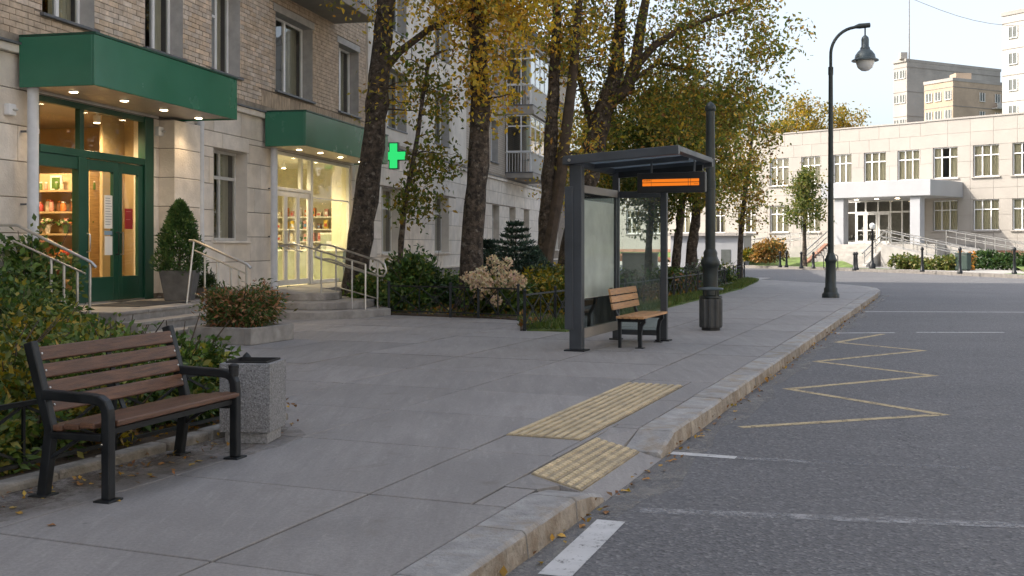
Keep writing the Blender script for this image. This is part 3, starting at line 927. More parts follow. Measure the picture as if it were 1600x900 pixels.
# shell: roof, back, ends
m = MB()
m.box(U0, SEC_B, 12.0, 12.3, 0, HTOP); m.box(SEC_B, U1, 12.0, 12.3, 0, HTOP_C); m.box(U0, U0 + 0.3, 0.4, 12.0, 0, HTOP); m.box(U1 - 0.3, U1, 0.0, 12.0, 0, HTOP_C); m.box(SEC_B - 0.3, SEC_B - 0.01, 0.0, 12.0, HTOP_C, HTOP)
m.build('outer_wall', 'brickpale', house)
m = MB(); m.box(U0 - 0.3, SEC_B + 0.3, -0.55, 12.5, HTOP, HTOP + 0.35); m.box(SEC_B, U1 + 0.3, -0.45, 12.5, HTOP_C + 0.002, HTOP_C + 0.3); m.build('roof', 'roofdark', house)
m = MB()
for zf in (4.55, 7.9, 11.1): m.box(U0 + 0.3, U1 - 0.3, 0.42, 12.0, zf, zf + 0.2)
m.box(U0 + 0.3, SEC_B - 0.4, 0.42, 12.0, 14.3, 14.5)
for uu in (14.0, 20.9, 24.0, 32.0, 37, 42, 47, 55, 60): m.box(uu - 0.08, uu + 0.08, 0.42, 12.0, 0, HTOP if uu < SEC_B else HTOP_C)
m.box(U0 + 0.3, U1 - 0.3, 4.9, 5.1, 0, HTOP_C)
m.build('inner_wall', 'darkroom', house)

def window(h, v_in, style='casement', mat='white_pvc', parent=house, glassmat='window_glass', curtain=True, fw=0.06, sill='reveal', sl=0.0, rv=None):
    a0, a1, b0, b1 = h
    y = v_in
    m = MB()
    def bb(x0, x1, z0, z1, d=0.06): m.box(x0, x1, y - d / 2, y + d / 2, z0, z1)
    bb(a0, a1, b0, b0 + fw); bb(a0, a1, b1 - fw, b1); bb(a0, a0 + fw, b0 + fw, b1 - fw); bb(a1 - fw, a1, b0 + fw, b1 - fw)
    panes = []
    W = a1 - a0; Hh = b1 - b0
    if style == 'casement':
        xm = a0 + W * 0.5
        bb(xm - 0.05, xm + 0.05, b0 + fw, b1 - fw, 0.07)
        panes = [(a0 + fw, xm - 0.05, b0 + fw, b1 - fw), (xm + 0.05, a1 - fw, b0 + fw, b1 - fw)]
    elif style == 'vent':
        xm = a0 + W * 0.55; zm = b0 + Hh * 0.66
        bb(xm - 0.04, xm + 0.04, b0 + fw, b1 - fw, 0.07); bb(a0 + fw, xm - 0.04, zm - 0.03, zm + 0.03)
        panes = [(a0 + fw, xm - 0.04, b0 + fw, zm - 0.03), (a0 + fw, xm - 0.04, zm + 0.03, b1 - fw), (xm + 0.04, a1 - fw, b0 + fw, b1 - fw)]
    elif style == 'tee':
        zm = b0 + Hh * 0.70; xm = a0 + W * 0.5
        bb(a0 + fw, a1 - fw, zm - 0.035, zm + 0.035, 0.07); bb(xm - 0.035, xm + 0.035, b0 + fw, zm - 0.035); bb(xm - 0.035, xm + 0.035, zm + 0.035, b1 - fw)
        panes = [(a0 + fw, xm - 0.035, b0 + fw, zm - 0.035), (xm + 0.035, a1 - fw, b0 + fw, zm - 0.035), (a0 + fw, xm - 0.035, zm + 0.035, b1 - fw), (xm + 0.035, a1 - fw, zm + 0.035, b1 - fw)]
    elif style == 'grid':
        zm = b0 + Hh * 0.68
        bb(a0 + fw, a1 - fw, zm - 0.04, zm + 0.04, 0.07)
        xs = [a0 + fw, a0 + W / 3, a0 + 2 * W / 3, a1 - fw]
        for q in (1, 2):
            bb(xs[q] - 0.04, xs[q] + 0.04, b0 + fw, zm - 0.04); bb(xs[q] - 0.04, xs[q] + 0.04, zm + 0.04, b1 - fw)
        for q in range(3):
            panes += [(xs[q] + (0.04 if q else 0), xs[q + 1] - (0.04 if q < 2 else 0), b0 + fw, zm - 0.04), (xs[q] + (0.04 if q else 0), xs[q + 1] - (0.04 if q < 2 else 0), zm + 0.04, b1 - fw)]
    wo_ = m.build('window', mat, parent)
    if rv:
        m = MB(); reveal(m, (h[0] + 0.002, h[1] - 0.002, h[2] + 0.002, h[3] - 0.002), 0.35, rv[1]); m.build('reveal', rv[0], wo_)
    for p in panes:
        MB().quad((p[0], y, p[2]), (p[1], y, p[2]), (p[1], y, p[3]), (p[0], y, p[3])).build('pane', glassmat, wo_)
    if curtain:
        cs = [(a0 + 0.02, a0 + W * random.uniform(0.22, 0.42)), (a1 - W * random.uniform(0.22, 0.45), a1 - 0.02)] if curtain is True else [(a0 + 0.02, a1 - 0.02)]
        for (c0, c1) in cs:
            m = MB()
            n = max(6, int((c1 - c0) / 0.05))
            for q in range(n):
                xa = c0 + (c1 - c0) * q / n; xb = c0 + (c1 - c0) * (q + 1) / n
                ya = y + 0.16 + 0.03 * math.sin(q * 1.9); yb = y + 0.16 + 0.03 * math.sin((q + 1) * 1.9)
                m.quad((xa, ya, b0 + 0.03), (xb, yb, b0 + 0.03), (xb, yb, b1), (xa, ya, b1))
            m.build('curtain', 'curtain', wo_)
    if sill:
        m = MB().box(a0 - 0.06 - sl, a1 + 0.06 + sl, -0.09, y, b0 - 0.055, b0 - 0.002)
        m.build('sill', sill, wo_, bevel=0.008)
    return wo_
for i, h in enumerate(uholes):
    xy = UV(h[0], 0)
    if h[1] < 12 or xy[1] < 6: continue
    if h[2] > 8.7 and xy[1] < 34: continue
    st_ = 'vent' if (h[1] - h[0]) < 1.5 else 'casement'
    window(h, 0.30, st_, sill='flashing', rv=('reveal', 0.062 if SEC_A < h[0] < SEC_B else 0.014))
for h in GWIN:
    if h[0] < 13: continue
    window(h, 0.30, 'tee', sill='stone', mat='greyframe', rv=('plaster', 0.012))
# plain dark panes in the openings that no one sees from the street end
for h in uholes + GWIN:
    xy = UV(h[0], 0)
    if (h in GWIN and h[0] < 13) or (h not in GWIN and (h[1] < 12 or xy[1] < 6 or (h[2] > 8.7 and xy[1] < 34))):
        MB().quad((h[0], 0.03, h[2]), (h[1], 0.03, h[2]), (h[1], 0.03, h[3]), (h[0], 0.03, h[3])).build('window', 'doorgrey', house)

# balcony over the pharmacy, seen from below
def balcony(u0, u1, w, depth, glazed=False, label=None):
    m = MB(); fb(m, u0, u1, -0.02, depth, w - 0.24, w)
    sl = m.build('balcony', 'slabgrey', house, bevel=0.02)
    m = MB(); fb(m, u0 - 0.02, u1 + 0.02, depth - 0.04, depth + 0.02, w, w + 0.05); fb(m, u0 - 0.02, u0 + 0.04, 0, depth, w, w + 0.05)
    m.build('edge_trim', 'flashing', sl)
    n = int((u1 - u0) / 0.14)
    m = MB()
    for q in range(n + 1):
        uu = u0 + 0.04 + (u1 - u0 - 0.08) * q / n
        fb(m, uu - 0.012, uu + 0.012, depth - 0.05, depth - 0.02, w, w + 0.95)
    nd = int(depth / 0.14)
    for uu in (u0 + 0.04, u1 - 0.04):
        for q in range(nd):
            vv = 0.06 + (depth - 0.1) * q / nd
            fb(m, uu - 0.012, uu + 0.012, vv, vv + 0.024, w, w + 0.95)
    fb(m, u0 + 0.02, u1 - 0.02, depth - 0.065, depth - 0.005, w + 0.95, w + 1.0)
    for uu in (u0 + 0.04, u1 - 0.04): fb(m, uu - 0.03, uu + 0.03, 0.0, depth - 0.065, w + 0.95, w + 1.0)
    m.build('railing', 'greyframe', sl)
    return sl
balcony(24.2, 28.6, 8.02, 1.25)
balcony(24.2, 28.6, 11.25, 1.25)
# glazed bay balcony further along
def glazed(u0, u1, w, depth):
    sl = balcony(u0, u1, w, depth)
    m = MB()
    for uu in np.linspace(u0 + 0.05, u1 - 0.05, 5):
        fb(m, uu - 0.03, uu + 0.03, depth - 0.16, depth - 0.1, w, w + 2.75)
    for vv in (0.05, depth * 0.55):
        for uu in (u0 + 0.05, u1 - 0.05): fb(m, uu - 0.03, uu + 0.03, vv, vv + 0.06, w, w + 2.75)
    for zz in (1.0, 2.2, 2.7):
        fb(m, u0 + 0.05, u1 - 0.05, depth - 0.155, depth - 0.105, w + zz, w + zz + 0.06)
        for uu in (u0 + 0.05, u1 - 0.05): fb(m, uu - 0.025, uu + 0.025, 0.05, depth - 0.155, w + zz, w + zz + 0.06)
    m.build('glazing_frame', 'white_pvc', sl)
    m = MB()
    m.quad((u0 + 0.05, -(depth - 0.13), w + 1.0), (u1 - 0.05, -(depth - 0.13), w + 1.0), (u1 - 0.05, -(depth - 0.13), w + 2.75), (u0 + 0.05, -(depth - 0.13), w + 2.75))
    m.quad((u0 + 0.05, 0, w + 1.0), (u0 + 0.05, -(depth - 0.13), w + 1.0), (u0 + 0.05, -(depth - 0.13), w + 2.75), (u0 + 0.05, 0, w + 2.75))
    m.build('pane', 'window_glass', sl)
    m = MB(); fb(m, u0 + 0.1, u1 - 0.1, depth - 0.35, depth - 0.32, w + 1.0, w + 2.7); m.build('curtain', 'curtain', sl)
    m = MB(); fb(m, u0 - 0.05, u1 + 0.05, 0, depth + 0.05, w + 2.78, w + 2.98); m.build('bay_top', 'slabgrey', sl)
    m = MB(); fb(m, u0 + 0.06, u1 - 0.06, depth - 0.20, depth - 0.18, w + 0.02, w + 0.95); m.build('parapet_panel', 'greyframe', sl)
glazed(50.6, 55.6, 5.05, 1.35)
glazed(50.6, 55.6, 8.25, 1.35)

# ------------------------------------------------------------------ canopies, drainpipes, shop fronts
def canopy(u0, u1, depth, w0, w1, label, lights):
    t = thing('canopy', (*UV(u0, 0), w0), FROT, label, 'canopy')
    L = u1 - u0; Hh = w1 - w0
    def b2(m, x0, x1, v0, v1, z0, z1): return m.box(x0, x1, -v1, -v0, z0, z1)
    m = MB()
    b2(m, 0, L, depth - 0.04, depth, 0.0, Hh); b2(m, 0, 0.04, 0.10, depth - 0.04, 0.0, Hh); b2(m, L - 0.04, L, 0.10, depth - 0.04, 0.0, Hh)
    m.build('fascia', 'greenpaint', t, bevel=0.012)
    m = MB(); b2(m, 0.0, L, 0.10, depth + 0.015, Hh + 0.001, Hh + 0.035); m.build('top_sheet', 'greenframe', t)
    n = 8
    for q in range(n):
        x0 = 0.045 + (L - 0.09) * q / n; x1 = 0.045 + (L - 0.09) * (q + 1) / n
        m = MB(); b2(m, x0 + 0.004, x1 - 0.004, 0.10, depth - 0.045, 0.03, 0.05); m.build('soffit_panel', 'soffit', t)
    m = MB(); b2(m, 0.045, L - 0.045, 0.10, depth - 0.045, 0.051, 0.07); m.build('soffit_backing', 'darkroom', t)
    for (x, v) in lights:
        d = MB().lathe([(0.085, 0.018), (0.085, 0.029)], 16, (x, -v)).build('downlight', 'white_pvc', t)
        MB().lathe([(0.065, 0.013), (0.065, 0.0175)], 16, (x, -v)).build('lamp_disc', 'downlight', d)
        ld = bpy.data.lights.new('downlight_lamp', 'SPOT')
        ld.energy = 16; ld.color = (1.0, 0.74, 0.44); ld.spot_size = R(120); ld.spot_blend = 0.8; ld.shadow_soft_size = 0.05
        lo = bpy.data.objects.new('downlight_lamp', ld); COL.objects.link(lo); lo.parent = t; lo.location = (x, -v, -0.005)
    return t
canopy(15.0, 19.8, 1.42, 4.08, 4.87, 'large green shop canopy over the dark green double door', [(0.75, 0.55), (1.9, 0.75), (3.2, 0.75), (4.5, 0.75)])
canopy(23.9, 29.9, 1.13, 3.95, 4.76, 'smaller green canopy over the white pharmacy glass front', [(1.2, 0.45), (2.2, 0.6), (3.6, 0.6), (5.2, 0.6)])

def drainpipe(u, v, w0, w1, r, label):
    t = thing('drainpipe', (*UV(u, v), w0), FROT, label, 'drainpipe')
    MB().tube([(0, 0, 0.0), (0, 0, w1 - w0)], r, 14).build('pipe', 'pipe', t, smooth=True)
    for z in np.arange(0.5, w1 - w0 - 0.2, 1.15):
        MB().tube([(0, 0, z), (0, 0, z + 0.07)], r + 0.008, 14).build('collar', 'pipe', t, smooth=True)
        MB().box(-0.02, 0.02, 0.0, v + 0.02, z + 0.02, z + 0.05).build('bracket', 'flashing', t)
drainpipe(15.18, 0.22, 0.58, 4.10, 0.085, 'white drainpipe left of the green shop door')
drainpipe(20.72, 0.14, 0.14, 4.62, 0.072, 'white drainpipe between stone pilaster and ground floor window')
drainpipe(24.28, 0.16, 0.14, 3.95, 0.085, 'white drainpipe left of the pharmacy front')
drainpipe(30.05, 0.14, 0.14, 3.95, 0.06, 'thin pale pipe right of the pharmacy front')
for (u, wv, lab) in ((14.85, 3.72, 'small white camera box beside the left drainpipe under canopy'), (19.24, 3.83, 'small white camera box on stone beside green door')):
    t = thing('camera_box', (*UV(u, 0.01), wv), FROT, lab, 'camera')
    MB().box(-0.09, 0.09, -0.10, 0, -0.09, 0.09).build('housing', 'white_pvc', t, bevel=0.02)
    MB().lathe([(0.03, -0.02), (0.05, 0.0), (0.03, 0.02)], 12, (0.03, -0.12)).build('lens', 'greyframe', t)

# shop 1: dark green frame
sf = house
a0, a1, b0, b1 = DOOR1
Y = 0.07
def fr(m, x0, x1, z0, z1, d=0.10): m.box(x0, x1, Y - d / 2, Y + d / 2, z0, z1)
TR = 3.14
m = MB()
fr(m, a0, a0 + 0.06, b0, b1); fr(m, a1 - 0.30, a1, b0, b1, 0.16); fr(m, a0 + 0.06, a1 - 0.30, b1 - 0.10, b1)
fr(m, a0 + 0.06, a1 - 0.30, TR, TR + 0.13, 0.13); fr(m, 16.72, 16.94, b0, TR, 0.14); fr(m, 16.78, 16.90, TR + 0.13, b1 - 0.10)
fr(m, a0 + 0.06, 16.72, b0, b0 + 0.16); fr(m, a0 + 0.06, 16.72, TR - 0.22, TR)
m.build('entrance_frame', 'greenframe', sf, bevel=0.008)
MB().box(a0, a1, 0.0, Y + 0.05, b0 - 0.02, b0 + 0.025).build('threshold', 'steel', sf)
m = MB(); reveal(m, (a0 + 0.001, a1 - 0.001, b0, b1 - 0.001), 0.42, 0.0); m.build('door_reveal', 'stone', sf)
def pane(p, parent, mat='shop_glass', y=None):
    y = Y if y is None else y
    return MB().quad((p[0], y, p[2]), (p[1], y, p[2]), (p[1], y, p[3]), (p[0], y, p[3])).build('pane', mat, parent)
pane((a0 + 0.06, 16.72, b0 + 0.16, TR - 0.22), sf)
pane((a0 + 0.06, 16.78, TR + 0.13, b1 - 0.1), sf); pane((16.90, a1 - 0.30, TR + 0.13, b1 - 0.1), sf)
for (d0, d1, hs) in ((16.95, 17.98, 1), (17.99, 18.81, -1)):
    m = MB()
    fr(m, d0, d0 + 0.11, b0 + 0.03, TR - 0.01, 0.07); fr(m, d1 - 0.16, d1, b0 + 0.03, TR - 0.01, 0.07)
    fr(m, d0 + 0.11, d1 - 0.16, b0 + 0.03, b0 + 0.46, 0.07); fr(m, d0 + 0.11, d1 - 0.16, TR - 0.20, TR - 0.01, 0.07)
    dl = m.build('door', 'greenframe', sf, bevel=0.006)
    pane((d0 + 0.11, d1 - 0.16, b0 + 0.46, TR - 0.20), dl)
    hx = d1 - 0.08 if hs > 0 else d0 + 0.055
    MB().tube([(hx, Y - 0.03, 1.45), (hx, Y - 0.09, 1.45), (hx, Y - 0.09, 1.85), (hx, Y - 0.03, 1.85)], 0.014, 8).build('handle', 'blackmetal' if hs > 0 else 'steel', dl, smooth=True)
    if hs > 0:
        hx = d0 + 0.05
        MB().tube([(hx, Y - 0.03, 1.5), (hx, Y - 0.10, 1.52), (hx, Y - 0.10, 1.8), (hx, Y - 0.03, 1.82)], 0.014, 8).build('handle', 'steel', dl, smooth=True)
        # notices stuck to the glass
def notice(u, w, wd, hg, mat, label, lines=0, linemat='ink', y=None):
    t = thing('notice', (*UV(u, 0), w), FROT, label, 'notice')
    yy = (Y if y is None else y) - 0.012
    MB().box(-wd / 2, wd / 2, yy, yy + 0.004, 0, hg).build('sheet', mat, t)
    m = MB()
    for q in range(lines):
        zz = hg - 0.05 - q * (hg - 0.08) / max(1, lines)
        ww = wd * random.uniform(0.28, 0.4)
        m.box(-wd * 0.40, -wd * 0.40 + 2 * ww, yy - 0.002, yy - 0.001, zz - 0.008, zz)
    if lines: m.build('print', linemat, t)
notice(17.70, 1.92, 0.26, 0.60, 'paper', 'white printed notice on the left leaf of the green door', 11)
notice(17.70, 1.80, 0.26, 0.08, 'bluegrey', 'narrow blue strip sticker under the white door notice', 0)
notice(17.70, 1.44, 0.24, 0.34, 'paper', 'small framed notice below the blue strip on green door', 0)
notice(18.36, 1.92, 0.26, 0.38, 'redsign', 'dark red notice on the right leaf of the green door', 2, 'g_pink')

# shop 1 interior
room = MB()
room.box(14.3, 14.4, 0.42, 4.6, 0.59, 4.3); room.box(20.6, 20.7, 0.42, 4.6, 0.59, 4.3)
room.box(14.4, 20.6, 4.5, 4.6, 0.59, 4.3)
room.box(19.42, 20.6, 0.42, 1.22, 0.59, 4.1)
room.build('shop_room_wall', 'shopwall', house)
MB().box(14.4, 20.6, 0.40, 4.5, 0.40, 0.585).build('shop_floor', 'step', house)
MB().box(14.4, 20.6, 0.42, 4.5, 4.10, 4.2).build('shop_ceiling', 'soffit', house)
MB().box(18.66, 19.41, 0.80, 0.86, 0.59, 4.1).build('partition_panel', 'shopwall', house)

def room_lamp(u, v, w, energy, color, label, size=0.12):
    t = thing('ceiling_lamp', (*UV(u, v), w), FROT, label, 'lamp')
    MB().lathe([(size * 0.55, 0.0), (size * 0.55, 0.13), (0.02, 0.14), (0.02, 0.2)], 14).build('shade', 'white_pvc', t, smooth=True)
    MB().lathe([(size * 0.45, -0.008), (size * 0.45, -0.001)], 14).build('bulb_disc', 'downlight', t)
    ld = bpy.data.lights.new('ceiling_lamp_light', 'SPOT'); ld.energy = energy; ld.color = color; ld.shadow_soft_size = 0.15; ld.spot_size = R(165); ld.spot_blend = 0.6
    lo = bpy.data.objects.new('ceiling_lamp_light', ld); COL.objects.link(lo); lo.parent = t; lo.location = (0, 0, -0.03)
WARM = (1.0, 0.72, 0.40)
room_lamp(16.6, -1.3, 3.90, 130, WARM, 'round white lamp on the shop ceiling over the flower shelves')
room_lamp(18.2, -0.62, 3.90, 60, WARM, 'white spot lamp on shop ceiling lighting the beige panel')
room_lamp(18.3, -2.2, 3.90, 110, WARM, 'round white lamp at the back of the shop ceiling')

def shelf_unit(u, v0, v1, boards, depth, wtop, mat, label, side='shelfwood'):
    t = thing('shelf_unit', (*UV(u, 0), 0.59), FROT, label, 'shelf')
    m = MB(); m.box(depth, depth + 0.03, -v0, -v1, 0, wtop - 0.59); m.build('back_panel', mat, t)
    for vv in (v0, v1): MB().box(0, depth, -vv - 0.02, -vv + 0.02, 0, wtop - 0.59).build('side_panel', side, t)
    for b in boards: MB().box(0, depth, -v0 + 0.021, -v1 - 0.021, b - 0.59 - 0.04, b - 0.59).build('shelf_board', side, t)
    return t
S1B = [0.95, 1.40, 1.85, 2.28, 2.70]
shelf_unit(18.9, -1.25, -3.6, S1B, 0.42, 3.05, 'shopwall', 'wooden shelves with flowers and jars behind the green shop window')

goods = {}
def jar_me(mat, r, h, lid):
    key = (mat, r, h, lid)
    if key not in goods:
        goods[key] = (MB().lathe([(r * 0.9, 0), (r, 0.02), (r, h * 0.72), (r * 0.7, h * 0.84), (r * 0.7, h * 0.86)], 12).mesh('jar_body', mat, True),
                      MB().lathe([(r * 0.75, h * 0.861), (r * 0.75, h), (r * 0.3, h + 0.004)], 12).mesh('lid', lid, True))
    return goods[key]
CNAME = {'g_red': 'red', 'g_orange': 'orange', 'g_yellow': 'yellow', 'g_green': 'green', 'g_cream': 'cream', 'g_pink': 'pink', 'g_brown': 'brown', 'g_white': 'white', 'g_blue': 'blue', 'g_dark': 'dark'}
def put_jar(u, v, w, mat, r, h, lid, label, group):
    label = CNAME[mat] + ' ' + label + ' with ' + CNAME[lid] + ' lid'
    a, b = jar_me(mat, r, h, lid)
    t = thing('jar', (*UV(u, v), w), 0, label, 'jar', group)
    link('body', a, t); link('lid', b, t)
def put_box(u, v, w, sx, sy, sz, mat, label, group, name='carton'):
    label = CNAME[mat] + ' ' + label
    t = thing(name, (*UV(u, v), w), FROT + random.uniform(-0.06, 0.06), label, 'box', group)
    MB().box(-sx / 2, sx / 2, -sy / 2, sy / 2, 0, sz).build('body', mat, t, bevel=0.004, seg=1)
    MB().box(-sx / 2 - 0.002, -sx / 2 - 0.0005, -sy * 0.36, sy * 0.36, sz * 0.25, sz * 0.62).build('print', random.choice(['g_white', 'g_green', 'g_red', 'g_blue']), t)
def put_bouquet(u, v, w, r, mats, label, group):
    t = thing('bouquet', (*UV(u, v), w), random.uniform(0, 6), label, 'bouquet', group)
    m = MB(); m.lathe([(r * 0.28, 0), (r * 0.42, r * 0.9), (r * 0.60, r * 1.2)], 10); m.build('wrap', random.choice(['g_cream', 'g_brown', 'g_white', 'g_green']), t, smooth=True)
    lv = MB()
    for q in range(26):
        a = random.uniform(0, 6.28); e = random.uniform(0.1, 1.2); rr = r * random.uniform(0.8, 1.25)
        c = Vector((math.cos(a) * math.cos(e) * rr, math.sin(a) * math.cos(e) * rr, r * 1.15 + math.sin(e) * rr * 0.7))
        s_ = 0.055; d1 = Vector((random.gauss(0, 1), random.gauss(0, 1), random.gauss(0, 1))).normalized() * s_; d2 = d1.orthogonal().normalized() * s_ * 0.5
        lv.quad(tuple(c - d1), tuple(c + d2), tuple(c + d1), tuple(c - d2))
    lv.build('leaf_tuft', 'g_green', t)
    for q in range(11):
        a = q * 2.4; e = random.uniform(0.25, 1.5); rr = r * random.uniform(0.75, 1.0)
        c = (math.cos(a) * math.cos(e) * rr, math.sin(a) * math.cos(e) * rr, r * 1.2 + math.sin(e) * rr * 0.75)
        fr_ = r * random.uniform(0.20, 0.30)
        m = MB()
        n = 8
        prof = [(0.01, -fr_ * 0.8), (fr_ * 0.8, -fr_ * 0.4), (fr_, 0.1 * fr_), (fr_ * 0.75, fr_ * 0.6), (fr_ * 0.45, fr_ * 0.35), (0.2 * fr_, fr_ * 0.7), (0.01, fr_ * 0.75)]
        m.lathe(prof, n)
        m.build('flower', random.choice(mats), t, loc=c, smooth=True)
def put_fruit(u, v, w, r, mat, label, group):
    t = MB().lathe([(0.01, 0.03 * r), (r * 0.55, 0.0), (r * 0.95, r * 0.45), (r, r * 0.85), (r * 0.8, r * 1.4), (r * 0.35, r * 1.66), (0.012, r * 1.56)], 14)
    tag(t.build('pumpkin', mat, None, (*UV(u, v), w), smooth=True), label, 'pumpkin', group)
G1 = 'goods on the flower shop shelves'
# top board: framed pictures and jars
for k, v in enumerate((-1.45, -1.75, -2.15, -2.5, -2.9, -3.3)):
    if k % 2 == 0:
        t = thing('picture_frame', (*UV(19.18, v), 2.70), FROT, 'pale framed picture standing on the topmost shop shelf', 'picture', 'framed pictures on the top shelf')
        MB().box(-0.015, 0.015, -0.13, 0.13, 0, 0.30).build('frame', 'g_white', t)
        MB().box(-0.019, -0.016, -0.09, 0.09, 0.04, 0.26).build('print', random.choice(['g_cream', 'g_green', 'bluegrey']), t)
    for q in range(2):
        put_jar(19.0 + 0.05 * q, v + 0.13 + 0.08 * q, 2.70, random.choice(['g_green', 'g_dark', 'g_cream', 'g_pink']), 0.035, 0.16, 'g_white', 'small jar on the topmost shop shelf among framed pictures', 'jars on the top shelf')
for k, v in enumerate(np.linspace(-1.36, -3.45, 17)):
    put_jar(19.02 + 0.08 * (k % 2), v, 2.28, random.choice(['g_pink', 'g_brown', 'g_red', 'g_orange', 'g_cream', 'g_dark']), 0.045 + 0.012 * (k % 3), 0.19 + 0.05 * ((k * 5) % 4) / 3, random.choice(['g_red', 'g_white', 'g_orange']), 'jar on the second shop shelf', 'jars on the second shelf')
for k, v in enumerate(np.linspace(-1.4, -3.4, 6)):
    put_bouquet(18.98, v, 1.85, 0.145, ['g_pink', 'g_cream', 'g_yellow', 'g_orange'] if k < 2 else ['g_pink', 'g_cream', 'g_white'], 'small mixed bouquet on the middle shop shelf', 'bouquets on the middle shelf')
for k, v in enumerate(np.linspace(-1.4, -1.95, 5)):
    put_fruit(18.98 + 0.05 * (k % 2), v, 1.40, 0.085, random.choice(['g_orange', 'g_red', 'g_orange']), 'orange pumpkin on the shelf above the floor boxes', 'pumpkins on the shelf')
for k, v in enumerate(np.linspace(-2.15, -3.4, 4)):
    put_bouquet(18.96, v, 1.40, 0.17, ['g_pink', 'g_cream', 'g_green', 'g_white'], 'full bouquet on the shelf beside the pumpkins', 'bouquets on the lower shelf')
for k, v in enumerate(np.linspace(-1.45, -3.4, 7)):
    put_box(19.06, v, 0.95, 0.22, 0.20, 0.17 + 0.04 * (k % 3), random.choice(['g_green', 'g_brown', 'g_cream', 'g_dark']), 'small carton on the lowest shop shelf', 'cartons on the lowest shelf')
# floor stand with large bouquets near the window
fs = thing('flower_stand', (*UV(17.15, -1.95), 0.59), FROT, 'stepped wooden stand full of bouquets inside the green shop window', 'stand')
for q in range(3):
    MB().box(-0.2 + q * 0.26, 0.06 + q * 0.26, -0.75, 0.75, 0, 0.25 + q * 0.28).build('step_box', 'shelfwood', fs, bevel=0.008)
for q in range(3):
    for k in range(4):
        put_bouquet(17.15 - 0.07 + q * 0.26, -1.95 - 0.56 + k * 0.37, 0.59 + 0.25 + q * 0.28, 0.19, [['g_pink', 'g_cream', 'g_orange'], ['g_white', 'g_cream', 'g_green'], ['g_pink', 'g_red', 'g_cream']][q], 'large bouquet on the %s step of the wooden flower stand' % ['lowest', 'middle', 'top'][q], 'bouquets on the %s stand step' % ['lowest', 'middle', 'top'][q])

# pharmacy front: pale grey frame
pf = house
a0, a1, b0, b1 = DOOR2
TR2 = 2.98
m = MB()
fr(m, a0, a0 + 0.06, b0, b1); fr(m, a1 - 0.08, a1, b0, b1); fr(m, a0 + 0.06, a1 - 0.08, b1 - 0.08, b1)
fr(m, 26.95, 27.10, b0, b1 - 0.08, 0.12); fr(m, a0 + 0.06, 26.95, TR2, TR2 + 0.08); fr(m, 26.35, 26.43, TR2 + 0.08, b1 - 0.08)
fr(m, 27.10, a1 - 0.08, b0, b0 + 0.10); fr(m, 27.10, a1 - 0.08, 2.86, 2.90, 0.05)
m.build('entrance_frame', 'greyframe', pf, bevel=0.006)
m = MB(); reveal(m, (a0 + 0.001, a1 - 0.001, b0, b1 - 0.001), 0.42, 0.0); m.build('door_reveal', 'pharmwall', pf)
pane((a0 + 0.06, 26.35, TR2 + 0.08, b1 - 0.08), pf); pane((26.43, 26.95, TR2 + 0.08, b1 - 0.08), pf)
pane((27.10, a1 - 0.08, b0 + 0.10, 2.86), pf); pane((27.10, a1 - 0.08, 2.90, b1 - 0.08), pf)
for (d0, d1, hs) in ((24.52, 25.42, 1), (25.43, 26.18, -1), (26.19, 26.94, 1)):
    m = MB()
    fr(m, d0, d0 + 0.09, b0 + 0.02, TR2 - 0.01, 0.06); fr(m, d1 - 0.09, d1, b0 + 0.02, TR2 - 0.01, 0.06)
    fr(m, d0 + 0.09, d1 - 0.09, b0 + 0.02, b0 + 0.16, 0.06); fr(m, d0 + 0.09, d1 - 0.09, TR2 - 0.14, TR2 - 0.01, 0.06)
    dl = m.build('door', 'greyframe', pf, bevel=0.005)
    pane((d0 + 0.09, d1 - 0.09, b0 + 0.16, TR2 - 0.14), dl)
    if d0 < 26:
        hx = d1 - 0.045 if hs > 0 else d0 + 0.045
        MB().tube([(hx, Y - 0.03, 1.5), (hx, Y - 0.10, 1.5), (hx, Y - 0.10, 2.0), (hx, Y - 0.03, 2.0)], 0.016, 8).build('handle', 'steel', dl, smooth=True)
room = MB()
room.box(24.09, 24.16, 0.42, 5.1, 0.59, 4.2); room.box(31.80, 31.88, 0.42, 5.1, 0.59, 4.2); room.box(24.0, 31.8, 4.8, 4.88, 0.59, 4.2); room.box(29.9, 30.0, 0.42, 0.60, 0.59, 4.0)
room.build('pharmacy_room_wall', 'pharmwall', house)
MB().box(24.09, 31.8, 0.40, 4.8, 0.40, 0.585).build('pharmacy_floor', 'shelfwhite', house)
MB().box(24.09, 31.8, 0.42, 4.8, 4.0, 4.1).build('pharmacy_ceiling', 'shelfwhite', house)
PW = (1.0, 0.84, 0.52)
room_lamp(26.2, -1.2, 3.80, 190, PW, 'round lamp on pharmacy ceiling behind the glass doors')
room_lamp(28.8, -1.6, 3.80, 190, PW, 'round lamp on pharmacy ceiling behind the wide pane')
S2B = [0.98, 1.36, 1.74, 2.12, 2.50]
shelf_unit(31.32, -0.75, -4.2, S2B, 0.40, 2.75, 'pharmwall', 'tall white shelves of medicine cartons at the end of pharmacy', 'shelfwhite')
for bi, b in enumerate(S2B):
    lab = ['lowest', 'second lowest', 'middle', 'second highest', 'highest'][bi]
    for k, v in enumerate(np.linspace(-0.92, -4.05, 15)):
        put_box(31.46, v + random.uniform(-0.02, 0.02), b, 0.14, random.uniform(0.10, 0.17), random.uniform(0.14, 0.27), random.choice(['g_white', 'g_cream', 'g_cream', 'g_orange', 'g_yellow', 'g_brown', 'g_green', 'g_pink']), 'medicine carton on the %s pharmacy shelf' % lab, 'cartons on the %s pharmacy shelf' % lab)
ct = thing('counter', (*UV(29.3, -1.5), 0.59), FROT, 'pale green pharmacy counter inside the wide glass pane', 'counter')
